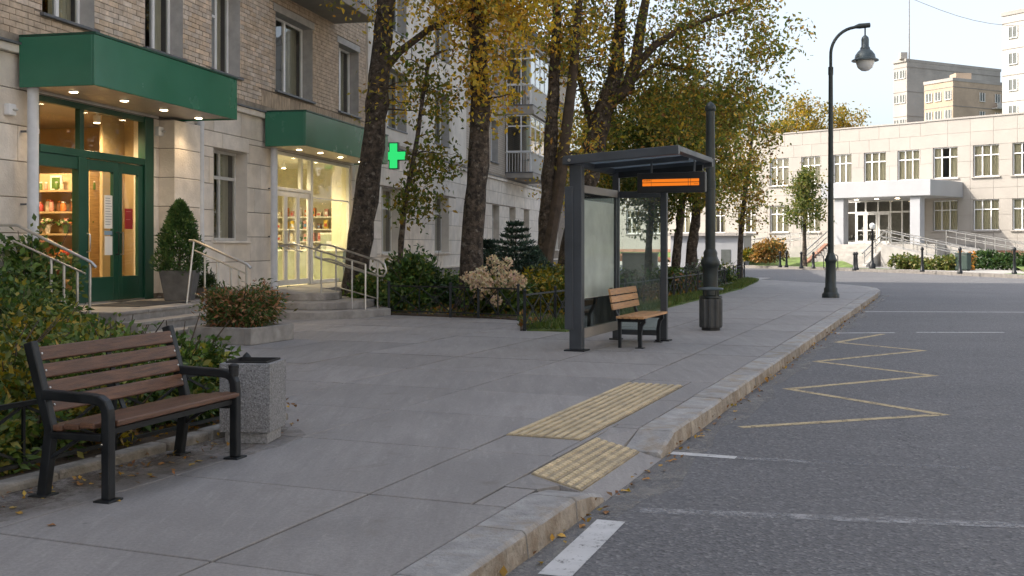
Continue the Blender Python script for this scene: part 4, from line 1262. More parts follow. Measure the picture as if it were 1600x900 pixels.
MB().box(-0.3, 0.3, -1.6, 0.9, 0, 0.85).build('cabinet', 'palegreen', ct, bevel=0.01)
MB().box(-0.34, 0.34, -1.64, 0.94, 0.851, 0.90).build('worktop', 'shelfwhite', ct, bevel=0.01)
cb = thing('display_case', (*UV(30.6, -0.85), 0.59), FROT, 'glass display case with white card behind the pharmacy pane', 'display case')
MB().box(-0.2, 0.2, -0.6, 0.3, 0, 1.35).build('cabinet', 'palegreen', cb, bevel=0.01)
MB().box(-0.215, -0.205, -0.18, 0.10, 0.75, 1.15).build('card', 'paper', cb)
MB().box(-0.2, 0.2, -0.6, 0.3, 1.351, 1.40).build('top', 'shelfwhite', cb)

# illuminated green cross on a wall bracket
gc = thing('pharmacy_cross', (*UV(31.0, 0.95), 4.28), FROT, 'glowing green pharmacy cross sign sticking out from the wall', 'sign')
def cross_prism(m, L, wd, y0, y1):
    h = L / 2; q = wd / 2
    pts = [(-q, -h), (q, -h), (q, -q), (h, -q), (h, q), (q, q), (q, h), (-q, h), (-q, q), (-h, q), (-h, -q), (-q, -q)]
    n = len(pts)
    m.add([(y0, a, b) for a, b in pts] + [(y1, a, b) for a, b in pts], [tuple(range(n)), tuple(reversed(range(n, 2 * n)))] + [(i, n + i, n + (i + 1) % n, (i + 1) % n) for i in range(n)])
m = MB(); cross_prism(m, 0.80, 0.29, -0.07, 0.07); m.build('casing', 'greenframe', gc)
m = MB(); cross_prism(m, 0.74, 0.235, -0.082, -0.071); m.build('lit_face', 'cross_led', gc)
m = MB(); cross_prism(m, 0.74, 0.235, 0.071, 0.082); m.build('lit_face', 'cross_led', gc)
m = MB(); m.box(-0.02, 0.02, 0.30, 0.93, 0.10, 0.14); m.box(-0.02, 0.02, 0.30, 0.93, -0.14, -0.10); m.build('bracket', 'blackmetal', gc)

# ------------------------------------------------------------------ steps and platforms
pl1 = thing('shop_steps', (*FO, 0), FROT, 'grey stone platform with three steps before the green shop door', 'steps')
for q in range(3):
    top = 0.59 - 0.15 * q
    m = MB(); m.box(15.0, 17.6 + 0.36 * q, -(1.80 + 0.36 * q), (-0.0 if q == 0 else -(1.80 + 0.36 * (q - 1)) + 0.0), 0.10, top - 0.05)
    if q: m.box(17.6 + 0.36 * (q - 1), 17.6 + 0.36 * q, -(1.80 + 0.36 * (q - 1)), -0.075, 0.10, top - 0.05)
    m.build('riser', 'step', pl1)
    n = 3
    for k in range(n):
        x0 = 15.0 + (2.6 + 0.36 * q) * k / n; x1 = 15.0 + (2.6 + 0.36 * q) * (k + 1) / n
        y1 = (-0.0 if q == 0 else -(1.80 + 0.36 * (q - 1)) - 0.022)
        MB().box(x0 + 0.003, x1 - 0.003 + (0.02 if k == n - 1 else 0), -(1.80 + 0.36 * q) - 0.02, y1, top - 0.049, top).build('tread', 'step', pl1, bevel=0.008)
    if q: MB().box(17.6 + 0.36 * (q - 1) + 0.022, 17.6 + 0.36 * q + 0.02, -(1.80 + 0.36 * (q - 1)) - 0.018, -0.075, top - 0.049, top).build('tread', 'step', pl1, bevel=0.008)
m = MB().box(18.0, 19.15, -1.35, -0.05, 0.10, 0.589); m.build('landing_end', 'step', pl1)
tag(MB().box(0, 1.7, -1.0, 0, 0, 0.012).build('door_mat', 'mat', None, (*UV(16.4, 0.35), 0.591), FROT, bevel=0.004), 'dark rubber mat before the green shop door', 'mat')

pl2 = thing('pharmacy_steps', (0, 0, 0), 0, 'curved grey stone steps and terrace before the pharmacy door', 'steps')
def smooth_poly(pts, n=4):
    out = []
    N = len(pts)
    for i in range(N - 1):
        p0 = pts[max(0, i - 1)]; p1 = pts[i]; p2 = pts[i + 1]; p3 = pts[min(N - 1, i + 2)]
        for q in range(n):
            t = q / n
            out.append(tuple(0.5 * ((2 * p1[k]) + (-p0[k] + p2[k]) * t + (2 * p0[k] - 5 * p1[k] + 4 * p2[k] - p3[k]) * t * t + (-p0[k] + 3 * p1[k] - 3 * p2[k] + p3[k]) * t ** 3) for k in (0, 1)))
    out.append(pts[-1])
    return out
back = [UV(29.6, 0.08), UV(24.4, 0.08)]
L3 = smooth_poly([UV(22.7, 0.08), (-5.6, 22.9), (-5.0, 21.85), (-4.2, 21.55), (-3.5, 21.75)]) + [(-2.97, 22.15), (-2.55, 22.9), (-2.75, 24.1), UV(24.0, 1.75), UV(29.6, 1.55)]
L2 = smooth_poly([UV(23.3, 0.08), (-5.55, 23.5), (-5.0, 22.55), (-4.2, 22.2), (-3.6, 22.3)]) + [(-3.2, 22.7), (-2.98, 23.5), (-3.05, 24.2), UV(24.2, 1.55), UV(29.6, 1.4)]
L1 = smooth_poly([UV(24.0, 0.08), (-5.5, 24.2), (-5.0, 23.35), (-4.5, 23.05), (-4.0, 23.15)]) + [(-3.75, 23.6), (-3.8, 24.3), UV(24.4, 1.35), UV(29.6, 1.2)]
for poly, top, bot in ((L3, 0.29, 0.10), (L2, 0.44, 0.292), (L1, 0.59, 0.442)):
    MB().prism(poly + back[:1], bot, top).build('stone_step', 'step', pl2, bevel=0.012)

# ------------------------------------------------------------------ handrails of steel tube
def rail(name, label, tubes, posts, r=0.021, rp=0.019, group=None, mat='steel', base=None, cat='handrail'):
    c = base or posts[0][0]
    t = thing(name, c, 0, label, cat, group)
    loc = lambda p: (p[0] - c[0], p[1] - c[1], p[2] - c[2])
    for pts, rr in tubes: MB().tube([loc(p) for p in pts], rr, 10).build('rail', mat, t, smooth=True)
    for a, b in posts: MB().tube([loc(a), loc(b)], rp, 10).build('post', mat, t, smooth=True)
    return t
def at(px, py, z):
    """point at ground distance z behind a photograph pixel (used to read off rail ends)"""
    return ((px - 800) / FOC * z, z, CAM_H + (HORIZON - py) / FOC * z)
def ab(u, v, w): return (*UV(u, v), w)
# left rail by the shop window
A = ab(14.35, 1.72, 0.59); 
ra = [at(-40, 351, 16.6), at(27, 352, 16.45), at(143, 410, 16.2), at(150, 418, 16.18)]
lowp = at(140, 507, 16.2); 
rail('handrail', 'sloping steel handrail among shrubs before the shop window', [(ra, 0.024), ([at(20, 376, 16.45), at(134, 428, 16.21)], 0.016), ([at(60, 453, 16.35), at(122, 484, 16.22)], 0.012)],
     [((lowp[0], lowp[1], 0.43), at(141, 413, 16.2))] + [(at(x, y1_, 16.45 - (x - 30) * 0.0021), at(x, y0_, 16.45 - (x - 30) * 0.0021)) for x, y0_, y1_ in ((80, 404, 463), (100, 413, 473), (121, 423, 483))], rp=0.021)
# right rail down the shop steps
r2 = [at(296, 376, 19.3), at(304, 376, 19.25), at(386, 413, 18.7), at(392, 419, 18.68)]
rail('handrail', 'short steel handrail with balusters right of the potted conifer', [(r2, 0.024), ([at(304, 391, 19.2), at(386, 428, 18.68)], 0.014), ([at(305, 459, 19.2), at(330, 471, 19.0)], 0.014)],
     [(ab(17.45, 1.62, 0.585), at(303, 376, 19.25)), (at(385, 478, 18.7), at(385, 414, 18.7))] + [(at(x, y + 62, 19.2 - (x - 304) * 0.006), at(x, y, 19.2 - (x - 304) * 0.006)) for x, y in ((320, 398), (340, 407), (361, 416), (373, 422))], rp=0.018)
# pharmacy rails
rA = [at(437, 384, 25.2), at(458, 381, 25.0), at(480, 386, 24.4), at(570, 413, 22.5)]
rail('handrail', 'front steel handrail running from pharmacy door down the curved steps', [(rA, 0.022), ([at(438, 384, 25.2), at(472, 393, 24.4)], 0.018), ([at(492, 402, 24.0), at(570, 426, 22.5)], 0.018)],
     [(at(502, 459, 23.6), at(502, 394, 23.6)), (at(550, 483, 22.6), at(550, 407, 22.6)), (at(571, 484, 22.3), at(571, 413, 22.4))])
rB = [at(502, 404, 24.6), at(493, 400, 24.6), at(493, 390, 24.6), at(502, 382, 24.6), at(515, 383, 24.4), at(592, 408, 23.0), at(601, 413, 22.9), at(604, 424, 22.9), at(599, 432, 22.9), at(590, 431, 23.0), at(515, 405, 24.4), at(502, 404, 24.6)]
rail('handrail', 'rear steel handrail loop beside the leaning tree trunk', [(rB, 0.022), ([at(525, 448, 24.2), at(588, 466, 23.0)], 0.014)],
     [(at(590, 481, 23.0), at(590, 408, 23.0)), (at(525, 460, 24.2), at(525, 386, 24.2))])

# ------------------------------------------------------------------ bus shelter
SH_L, SH_W = 2.25, 1.64
sh_o = ST(15.29, 2.82)
sh = thing('bus_shelter', (*sh_o, PAVE), RROT, 'dark grey steel bus shelter with glass walls and glazed roof', 'bus shelter')
# local x along the kerb, local -y towards the road
def sbx(m, x0, x1, t0, t1, z0, z1): return m.box(x0, x1, -t1, -t0, z0, z1)
HB, HF = 2.58, 2.68           # roof underside at back and front
XF = 1.98                     # far post
m = MB(); sbx(m, -0.07, 0.07, -0.08, 0.10, 0.02, HB + 0.02); m.build('post', 'sheltermetal', sh, bevel=0.008)
m = MB(); sbx(m, -0.10, 0.0, -0.14, -0.02, 0.30, 2.30); m.build('post_cover', 'sheltermetal', sh, bevel=0.008)
m = MB(); sbx(m, -0.13, 0.13, -0.14, 0.16, 0.0, 0.02); m.build('foot_plate', 'blackmetal', sh)
m = MB(); sbx(m, XF - 0.04, XF + 0.04, -0.05, 0.05, 0.02, HB + 0.02); m.build('post', 'sheltermetal', sh, bevel=0.006)
m = MB(); sbx(m, XF + 0.03, XF + 0.11, 0.70, 0.80, 0.02, HB + 0.05); m.build('post', 'sheltermetal', sh, bevel=0.006)
m = MB(); sbx(m, XF - 0.07, XF + 0.14, 0.64, 0.86, 0.0, 0.02); m.build('foot_plate', 'blackmetal', sh)
m = MB(); sbx(m, XF - 0.08, XF + 0.08, -0.09, 0.09, 0.0, 0.02); m.build('foot_plate', 'blackmetal', sh)
# back wall panel
m = MB(); sbx(m, 0.07, 1.86, 0.0, 0.06, 0.16, 0.30); m.build('bottom_rail', 'sheltertrim', sh, bevel=0.005)
m = MB(); sbx(m, 0.07, 1.86, 0.0, 0.06, 2.22, 2.33); m.build('top_rail', 'sheltertrim', sh, bevel=0.005)
m = MB(); sbx(m, 0.071, 0.13, 0.005, 0.055, 0.30, 2.22); m.build('side_rail', 'sheltermetal', sh); m = MB(); sbx(m, 1.80, 1.86, 0.005, 0.055, 0.30, 2.22); m.build('side_rail', 'sheltermetal', sh)
m = MB(); sbx(m, 0.13, 1.80, 0.024, 0.036, 0.30, 0.72); gl = m.build('glass_panel', 'shelter_glass', sh)
m = MB(); sbx(m, 0.13, 1.72, 0.024, 0.036, 0.722, 2.12); m.build('frosted_panel', 'frost_glass', sh)
m = MB(); sbx(m, 0.13, 1.72, 0.024, 0.036, 2.122, 2.22); m.build('glass_panel', 'shelter_glass', sh)
m = MB(); sbx(m, 1.722, 1.80, 0.024, 0.036, 0.722, 2.22); m.build('glass_panel', 'shelter_glass', sh)
# far end panel
m = MB(); sbx(m, XF + 0.0, XF + 0.06, 0.05, 0.70, 0.08, 0.16); m.build('bottom_rail', 'sheltermetal', sh, bevel=0.005)
m = MB(); sbx(m, XF + 0.0, XF + 0.06, 0.05, 0.70, 2.22, 2.32); m.build('top_rail', 'sheltermetal', sh, bevel=0.005)
m = MB(); sbx(m, XF + 0.024, XF + 0.034, 0.05, 0.70, 0.16, 2.22); m.build('glass_panel', 'shelter_glass', sh)
# roof frame with slight rise to the road, four panes
def roof_h(t): return HB + (HF - HB) * (t + 0.15) / SH_W
def rbeam(m, x0, x1, t0, t1, dz0, dz1):
    m.add([(x0, -t0, roof_h(t0) + dz0), (x1, -t0, roof_h(t0) + dz0), (x1, -t1, roof_h(t1) + dz0), (x0, -t1, roof_h(t1) + dz0),
           (x0, -t0, roof_h(t0) + dz1), (x1, -t0, roof_h(t0) + dz1), (x1, -t1, roof_h(t1) + dz1), (x0, -t1, roof_h(t1) + dz1)],
          [(0, 1, 2, 3), (4, 7, 6, 5), (0, 4, 5, 1), (1, 5, 6, 2), (2, 6, 7, 3), (3, 7, 4, 0)])
TB, TF = -0.15, SH_W - 0.15
m = MB(); rbeam(m, -0.16, -0.06, TB, TF, 0.02, 0.14); m.build('roof_beam', 'sheltermetal', sh, bevel=0.006)
m = MB(); rbeam(m, SH_L - 0.16, SH_L - 0.06, TB, TF, 0.0, 0.12); m.build('roof_beam', 'sheltermetal', sh, bevel=0.006)
m = MB(); rbeam(m, -0.06, SH_L - 0.16, TB, TB + 0.10, 0.02, 0.13); m.build('roof_beam', 'sheltermetal', sh, bevel=0.006)
m = MB(); rbeam(m, -0.06, SH_L - 0.16, TF - 0.12, TF, 0.06, 0.135); m.build('roof_edge', 'sheltermetal', sh, bevel=0.006)
m = MB(); rbeam(m, 1.00, 1.06, TB + 0.1, TF - 0.12, 0.03, 0.11); m.build('roof_rafter', 'sheltermetal', sh)
m = MB(); rbeam(m, XF - 0.04, XF + 0.05, 0.05, TF - 0.12, -0.06, 0.03); m.build('roof_rafter', 'blackmetal', sh)
m = MB(); rbeam(m, -0.055, 0.99, TB + 0.11, TF - 0.125, 0.10, 0.112); m.build('roof_pane', 'roof_glass', sh)
m = MB(); rbeam(m, 1.07, SH_L - 0.17, TB + 0.11, TF - 0.125, 0.10, 0.112); m.build('roof_pane', 'roof_glass', sh)
MB().lathe([(0.022, 0), (0.022, 0.012)], 10).build('bolt', 'bolt', sh, loc=(-0.172, 0.05, HB + 0.08)).rotation_euler = (0, R(90), 0)
# LED board, hung under the roof and facing along the pavement
led = thing('departure_board', (*ST(15.29 + 1.0, 2.82 - 1.12), PAVE + 2.24), RROT, 'black electronic departure board with orange display under the shelter roof', 'sign')
m = MB(); m.box(-0.06, 0.06, -0.50, 0.50, 0, 0.29); m.build('casing', 'ledblack', led, bevel=0.012)
m = MB(); m.box(-0.066, -0.061, -0.42, 0.42, 0.09, 0.20); m.build('display_bezel', 'ledblack', led)
def lrow(y0, y1, z0, z1): MB().box(-0.071, -0.067, y0, y1, z0, z1).build('lit_row', 'led_orange', led)
for z0 in (0.097, 0.150):
    lrow(0.285, 0.415, z0, z0 + 0.044); lrow(-0.255, 0.28, z0, z0 + 0.044); lrow(-0.29, -0.262, z0, z0 + 0.044); lrow(-0.415, -0.296, z0, z0 + 0.044)
m = MB()
for k in range(9):
    yy = 0.40 - k * 0.013
    m.box(-0.0735, -0.0715, yy, yy + (0.006 if k % 3 else 0.004), 0.165, 0.185 + 0.004 * (k % 2))
for k in range(5): m.box(-0.0735, -0.0715, -0.35 - k * 0.012, -0.345 - k * 0.012, 0.112, 0.124)
m.build('display_glyph', 'ledblack', led)
for yy in (-0.33, 0.30): MB().box(-0.012, 0.012, yy - 0.012, yy + 0.012, 0.291, 0.46).build('hanger', 'sheltermetal', led)

# shelter bench
sb = thing('bench', (*ST(15.84, 2.44), PAVE), RROT, 'small bench with light wooden slats inside the bus shelter', 'bench')
BL = 1.36
for q in range(4): MB().box(-0.06, BL, -0.46 + q * 0.105, -0.46 + q * 0.105 + 0.092, 0.43, 0.465).build('seat_slat', 'lightwood', sb, bevel=0.006)
for q in range(3):
    z0 = 0.55 + q * 0.105
    m = MB(); y0 = -0.02 + 0.02 * q
    m.add([(-0.06, y0, z0), (BL, y0, z0), (BL, y0 + 0.03, z0), (-0.06, y0 + 0.03, z0), (-0.06, y0 + 0.018, z0 + 0.088), (BL, y0 + 0.018, z0 + 0.088), (BL, y0 + 0.048, z0 + 0.088), (-0.06, y0 + 0.048, z0 + 0.088)],
          [(0, 3, 2, 1), (4, 5, 6, 7), (0, 1, 5, 4), (1, 2, 6, 5), (2, 3, 7, 6), (3, 0, 4, 7)])
    m.build('back_slat', 'lightwood', sb, bevel=0.005)
for x in (0.12, BL - 0.18):
    MB().ribbon([(x, -0.44, 0.40), (x, -0.05, 0.40)], 0.05, 0.05, (1, 0, 0)).build('seat_bearer', 'blackmetal', sb)
    MB().ribbon([(x, -0.36, 0.0), (x, -0.36, 0.22), (x, -0.38, 0.33), (x, -0.43, 0.39)], 0.05, 0.05, (1, 0, 0)).build('leg', 'blackmetal', sb)
    MB().ribbon([(x, -0.06, 0.0), (x, -0.06, 0.40), (x, 0.0, 0.5), (x, 0.075, 0.86)], 0.05, 0.04, (1, 0, 0)).build('back_post', 'blackmetal', sb)
    MB().box(x - 0.05, x + 0.05, -0.42, -0.30, 0.0, 0.012).build('foot_plate', 'blackmetal', sb)

# ------------------------------------------------------------------ big wooden bench in the foreground
p0 = P(170, 783); p1 = P(367, 716)
BLEN = math.dist(p0, p1)
brot = math.atan2(p1[1] - p0[1], p1[0] - p0[0])
bn = thing('park_bench', (*p0, PAVE), brot, 'dark brown slatted bench with black cast iron frame on the pavement', 'bench')
# local x along the seat, local +y to the back
for q in range(4):
    y0 = -0.03 + q * 0.112
    w_ = 0.105 if q else 0.112
    z = 0.425 - 0.012 * q
    MB().box(-0.025 if q else 0.042, BLEN + 0.05 if q else BLEN - 0.04 + 0.055, y0, y0 + w_, z, z + 0.036).build('seat_slat', 'benchwood', bn, bevel=0.009)
def back_pt(z): return 0.40 + (z - 0.40) * 0.30
for q in range(4):
    z0 = 0.495 + q * 0.100
    m = MB()
    a = back_pt(z0) - 0.032; b = back_pt(z0 + 0.082) - 0.032
    m.add([(-0.02, a, z0), (BLEN + 0.02, a, z0), (BLEN + 0.02, a + 0.03, z0 - 0.009), (-0.02, a + 0.03, z0 - 0.009), (-0.02, b, z0 + 0.082), (BLEN + 0.02, b, z0 + 0.082), (BLEN + 0.02, b + 0.03, z0 + 0.073), (-0.02, b + 0.03, z0 + 0.073)],
          [(0, 3, 2, 1), (4, 5, 6, 7), (0, 1, 5, 4), (1, 2, 6, 5), (2, 3, 7, 6), (3, 0, 4, 7)])
    bs = m.build('back_slat', 'benchwood', bn, bevel=0.008)
    for x in (0.03, BLEN - 0.03):
        bo = MB().lathe([(0.008, 0.0), (0.007, 0.003), (0.003, 0.005)], 10).build('bolt', 'bolt', bs, loc=(x, (a + b) / 2 - 0.001, z0 + 0.041))
        bo.rotation_euler = (R(90) - 0.3, 0, 0)
for x in (-0.005, BLEN + 0.005):
    MB().ribbon([(x, 0.455, 0.0), (x, 0.425, 0.2), (x, 0.400, 0.40), (x, back_pt(0.62), 0.62), (x, back_pt(0.905), 0.905)], 0.055, 0.065, (1, 0, 0)).build('back_post', 'blackmetal', bn, bevel=0.008)
    MB().ribbon([(x, 0.0, 0.012), (x, 0.0, 0.30), (x, 0.0, 0.48), (x, 0.004, 0.525), (x, 0.022, 0.562), (x, 0.055, 0.582), (x, 0.10, 0.588), (x, back_pt(0.60) - 0.01, 0.60)], 0.06, 0.058, (1, 0, 0)).build('arm_leg', 'blackmetal', bn, bevel=0.008)
    MB().box(x - 0.03, x + 0.03, 0.03, 0.39, 0.345, 0.385).build('seat_bearer', 'blackmetal', bn, bevel=0.006)
    MB().bar((x, 0.20, 0.35), (x, 0.415, 0.22), 0.02, 0.03, (1, 0, 0)).build('brace', 'blackmetal', bn)
    MB().box(x - 0.065, x + 0.065, -0.055, 0.055, 0, 0.012).build('foot_plate', 'blackmetal', bn, bevel=0.003)
    MB().box(x - 0.065, x + 0.065, 0.40, 0.51, 0, 0.012).build('foot_plate', 'blackmetal', bn, bevel=0.003)
    MB().lathe([(0.008, 0), (0.006, 0.004)], 8).build('bolt', 'bolt', bn, loc=(x - 0.036 if x < 0.1 else x, 0.02, 0.33)).rotation_euler = (0, R(-90), 0)
MB().lathe([(0.034, 0.0), (0.034, 0.05), (0.037, 0.052), (0.037, 0.075), (0.02, 0.085)], 14).build('post_cap', 'blackmetal', bn, loc=(BLEN + 0.005, 0.012, 0.572), smooth=True)
MB().box(0.03, BLEN - 0.03, 0.005, 0.035, 0.378, 0.412).build('seat_rail', 'blackmetal', bn)
MB().ribbon([(BLEN / 2, 0.02, 0.395), (BLEN / 2, 0.38, 0.375), (BLEN / 2, back_pt(0.5), 0.48), (BLEN / 2, back_pt(0.86) + 0.012, 0.86)], 0.04, 0.012, (1, 0, 0)).build('centre_bearer', 'blackmetal', bn)

# ------------------------------------------------------------------ granite litter bin by the bench
gb = thing('litter_bin', (-1.965, 8.27, PAVE), R(-6), 'square rough granite litter bin at the end of the brown bench', 'litter bin')
MB().box(-0.165, 0.165, -0.165, 0.165, 0, 0.085).build('foot', 'granite_side', gb, bevel=0.008)
m = MB(); w_ = 0.195; t_ = 0.035
for (x0, x1, y0, y1) in ((-w_, w_, -w_, -w_ + t_), (-w_, w_, w_ - t_, w_), (-w_, -w_ + t_, -w_ + t_, w_ - t_), (w_ - t_, w_, -w_ + t_, w_ - t_)):
    mm = MB().box(x0, x1, y0, y1, 0.086, 0.60); mm.build('granite_panel', 'granite', gb, bevel=0.007)
m = MB(); m.box(-w_ + t_, w_ - t_, -w_ + t_, w_ - t_, 0.10, 0.12)
for (x0, x1, y0, y1) in ((-0.159, 0.159, -0.159, -0.150), (-0.159, 0.159, 0.150, 0.159), (-0.159, -0.150, -0.150, 0.150), (0.150, 0.159, -0.150, 0.150)): m.box(x0, x1, y0, y1, 0.12, 0.612)
m.build('liner', 'binliner', gb)

# ------------------------------------------------------------------ round bin and lamp posts
def lamp_post(x, y, label, height=7.9, reach=1.0, direction=0.0):
    t = thing('lamp_post', (x, y, PAVE), direction, label, 'street lamp', 'tall dark street lamps along the pavement')
    MB().lathe([(0.24, 0), (0.24, 0.10), (0.20, 0.14), (0.185, 0.18), (0.185, 0.26), (0.155, 0.30), (0.135, 0.95), (0.145, 1.0), (0.17, 1.03), (0.17, 1.08), (0.14, 1.12), (0.125, 1.18), (0.105, 1.22), (0.095, 1.26)], 20).build('base', 'lampmetal', t, smooth=True)
    MB().tube([(0, 0, 1.26), (0, 0, 3.2), (0, 0, height - 1.55)], [0.085, 0.075, 0.06], 16).build('pole', 'lampmetal', t, smooth=True)
    MB().tube([(0, 0, height - 1.62), (0, 0, height - 1.4)], [0.072, 0.072], 14).build('collar', 'lampmetal', t, smooth=True)
    pts = [(0, 0, height - 1.4), (0.0, 0, height - 1.1)] + arc((0.78, 0, height - 1.05), 0.78, R(175), R(98), 9) + [(reach - 0.02, 0, height - 0.21)]
    MB().tube(pts, [0.045] * (len(pts) - 1) + [0.04], 12).build('arm', 'lampmetal', t, smooth=True)
    MB().tube([(reach - 0.32, 0, height - 0.27), (reach - 0.2, 0, height - 0.245), (reach + 0.10, 0, height - 0.215)], [0.045, 0.075, 0.07], 12).build('arm_head', 'lampmetal', t, smooth=True)
    hx = reach - 0.03; z = height - 0.3
    MB().tube([(hx, 0, z), (hx, 0, z - 0.28)], 0.022, 8).build('drop_rod', 'lampmetal', t, smooth=True)
    hd = MB().lathe([(0.03, z - 0.20), (0.09, z - 0.26), (0.105, z - 0.32), (0.105, z - 0.52), (0.135, z - 0.56), (0.135, z - 0.60), (0.20, z - 0.66), (0.27, z - 0.76), (0.29, z - 0.86), (0.37, z - 0.90), (0.37, z - 0.93), (0.24, z - 0.925)], 24, (hx, 0)).build('lamp_shade', 'lampshade', t, smooth=True)
    MB().lathe([(0.25, z - 0.926), (0.25, z - 0.98), (0.20, z - 1.12), (0.10, z - 1.20), (0.01, z - 1.22)], 20, (hx, 0)).build('lamp_bowl', 'frosted', hd, smooth=True)
    return t
lp = P(1298, 465)
lamp_post(lp[0], lp[1], 'tall dark lamp post with hanging bell lamp near the road corner')
lp2 = P(1114, 511)
po = thing('post', (lp2[0] + 0.03, lp2[1] + 0.42, PAVE), 0, 'dark round post with ringed base behind the ribbed litter bin', 'post')
MB().lathe([(0.19, 0), (0.19, 0.10), (0.155, 0.14), (0.145, 0.18), (0.14, 0.9), (0.14, 1.05), (0.15, 1.08), (0.175, 1.12), (0.175, 1.18), (0.14, 1.24), (0.125, 1.28), (0.13, 1.34), (0.10, 1.40)], 20).build('base', 'lampmetal', po, smooth=True)
MB().tube([(0, 0, 1.40), (0, 0, 2.6), (0, 0, 3.95)], [0.095, 0.09, 0.08], 16).build('pole', 'lampmetal', po, smooth=True)
MB().tube([(0, 0, 2.52), (0, 0, 2.66)], 0.102, 16).build('collar', 'lampmetal', po, smooth=True)
MB().lathe([(0.085, 3.95), (0.10, 3.97), (0.10, 4.03), (0.05, 4.10), (0.005, 4.13)], 16).build('finial', 'lampmetal', po, smooth=True)
lb = P(1109, 515)
rb = thing('litter_bin', (lb[0], lb[1] - 0.10, PAVE), 0, 'round dark ribbed litter bin at the foot of a lamp post', 'litter bin')
m = MB()
n = 40
prof = [(0.18, 0.05), (0.19, 0.08), (0.19, 0.52), (0.183, 0.55)]
base_i = len(m.v)
for r_, z in prof:
    for k in range(n):
        a = 2 * math.pi * k / n; rr = r_ + (0.014 if (k // 2) % 2 == 0 else -0.012)
        m.v.append((rr * math.cos(a), rr * math.sin(a), z))
for i in range(len(prof) - 1):
    for k in range(n): m.f.append((i * n + k, i * n + (k + 1) % n, (i + 1) * n + (k + 1) % n, (i + 1) * n + k))
m.build('ribbed_body', 'binmetal', rb)
MB().lathe([(0.16, 0.0), (0.16, 0.05), (0.15, 0.06)], 24).build('foot', 'binliner', rb)
MB().lathe([(0.155, 0.08), (0.155, 0.56), (0.19, 0.562), (0.20, 0.57), (0.195, 0.595)], 24, caps=False).build('rim', 'lampmetal', rb, smooth=True)
MB().lathe([(0.05, 0.70), (0.205, 0.70), (0.22, 0.715), (0.205, 0.735), (0.05, 0.75)], 24).build('lid', 'lampshade', rb, smooth=True)
for k in range(4):
    a = k * math.pi / 2 + 0.5
    MB().box(-0.02, 0.02, -0.008, 0.008, 0.58, 0.71).build('lid_strut', 'lampmetal', rb, loc=(0.155 * math.cos(a), 0.155 * math.sin(a), 0), rz=a + math.pi / 2)

# ------------------------------------------------------------------ low ornamental fences
def fence(pts, label, h=0.56, pitch=1.35, ground=PAVE, ring=True):
    t = thing('metal_fence', (*pts[0], ground), 0, label, 'fence')
    ox, oy = pts[0]
    allp = []
    for i in range(len(pts) - 1):
        a = Vector((pts[i][0] - ox, pts[i][1] - oy, 0)); b = Vector((pts[i + 1][0] - ox, pts[i + 1][1] - oy, 0))
        L = (b - a).length; n = max(1, round(L / pitch)); d = (b - a) / n
        dn = d.normalized()
        up = Vector((0, 0, 1))
        for k in range(n):
            p = a + d * k; q = a + d * (k + 1)
            allp.append(p)
            MB().bar(p + up * (h - 0.04), q + up * (h - 0.04), 0.03, 0.03).build('top_rail', 'fencemetal', t)
            MB().bar(p + up * 0.10, q + up * 0.10, 0.025, 0.025).build('bottom_rail', 'fencemetal', t)
            half = (q - p) / 2
            mid = p + half
            MB().bar(mid + up * 0.10, mid + up * (h - 0.05), 0.018, 0.018, dn).build('baluster', 'fencemetal', t)
            for w0, w1 in ((p, mid), (mid, q)):
                w0_ = w0 + dn * 0.02; w1_ = w1 - dn * 0.02
                cc = (w0 + w1) / 2
                MB().bar(w0_ + up * 0.12, w1_ + up * (h - 0.06), 0.012, 0.018).build('cross_bar', 'fencemetal', t)
                MB().bar(w0_ + up * (h - 0.06), w1_ + up * 0.12, 0.012, 0.018).build('cross_bar', 'fencemetal', t)
                if ring:
                    c = cc + up * (h / 2 + 0.03)
                    rp = [c + dn * (0.06 * math.cos(2 * math.pi * j / 12)) + up * (0.06 * math.sin(2 * math.pi * j / 12)) for j in range(13)]
                    MB().tube(rp, 0.008, 5, False).build('ring', 'fencemetal', t)
        if i == len(pts) - 2: allp.append(b)
    for p in allp:
        MB().box(p.x - 0.026, p.x + 0.026, p.y - 0.026, p.y + 0.026, -0.02, h + 0.02).build('post', 'fencemetal', t, bevel=0.004)
        MB().lathe([(0.034, h + 0.021), (0.036, h + 0.035), (0.02, h + 0.055), (0.004, h + 0.07)], 10, (p.x, p.y)).build('post_cap', 'fencemetal', t, smooth=True)
    return t
fence([ST(2.1, 3.40), ST(8.38, 3.40)], 'low black iron fence behind the brown bench', h=0.52, pitch=1.62, ring=False)
fence([(-2.60, 22.98), (-1.26, 22.27), (-0.68, 22.0), (0.12, 21.3)], 'low black iron fence in front of the hydrangea bed', h=0.66, pitch=1.5)
fence([ST(18.30, 4.76), ST(26, 4.70), ST(34.5, 4.90), ST(47.4, 6.0)], 'low black iron fence running past the shelter to the corner', h=0.66, pitch=1.55)

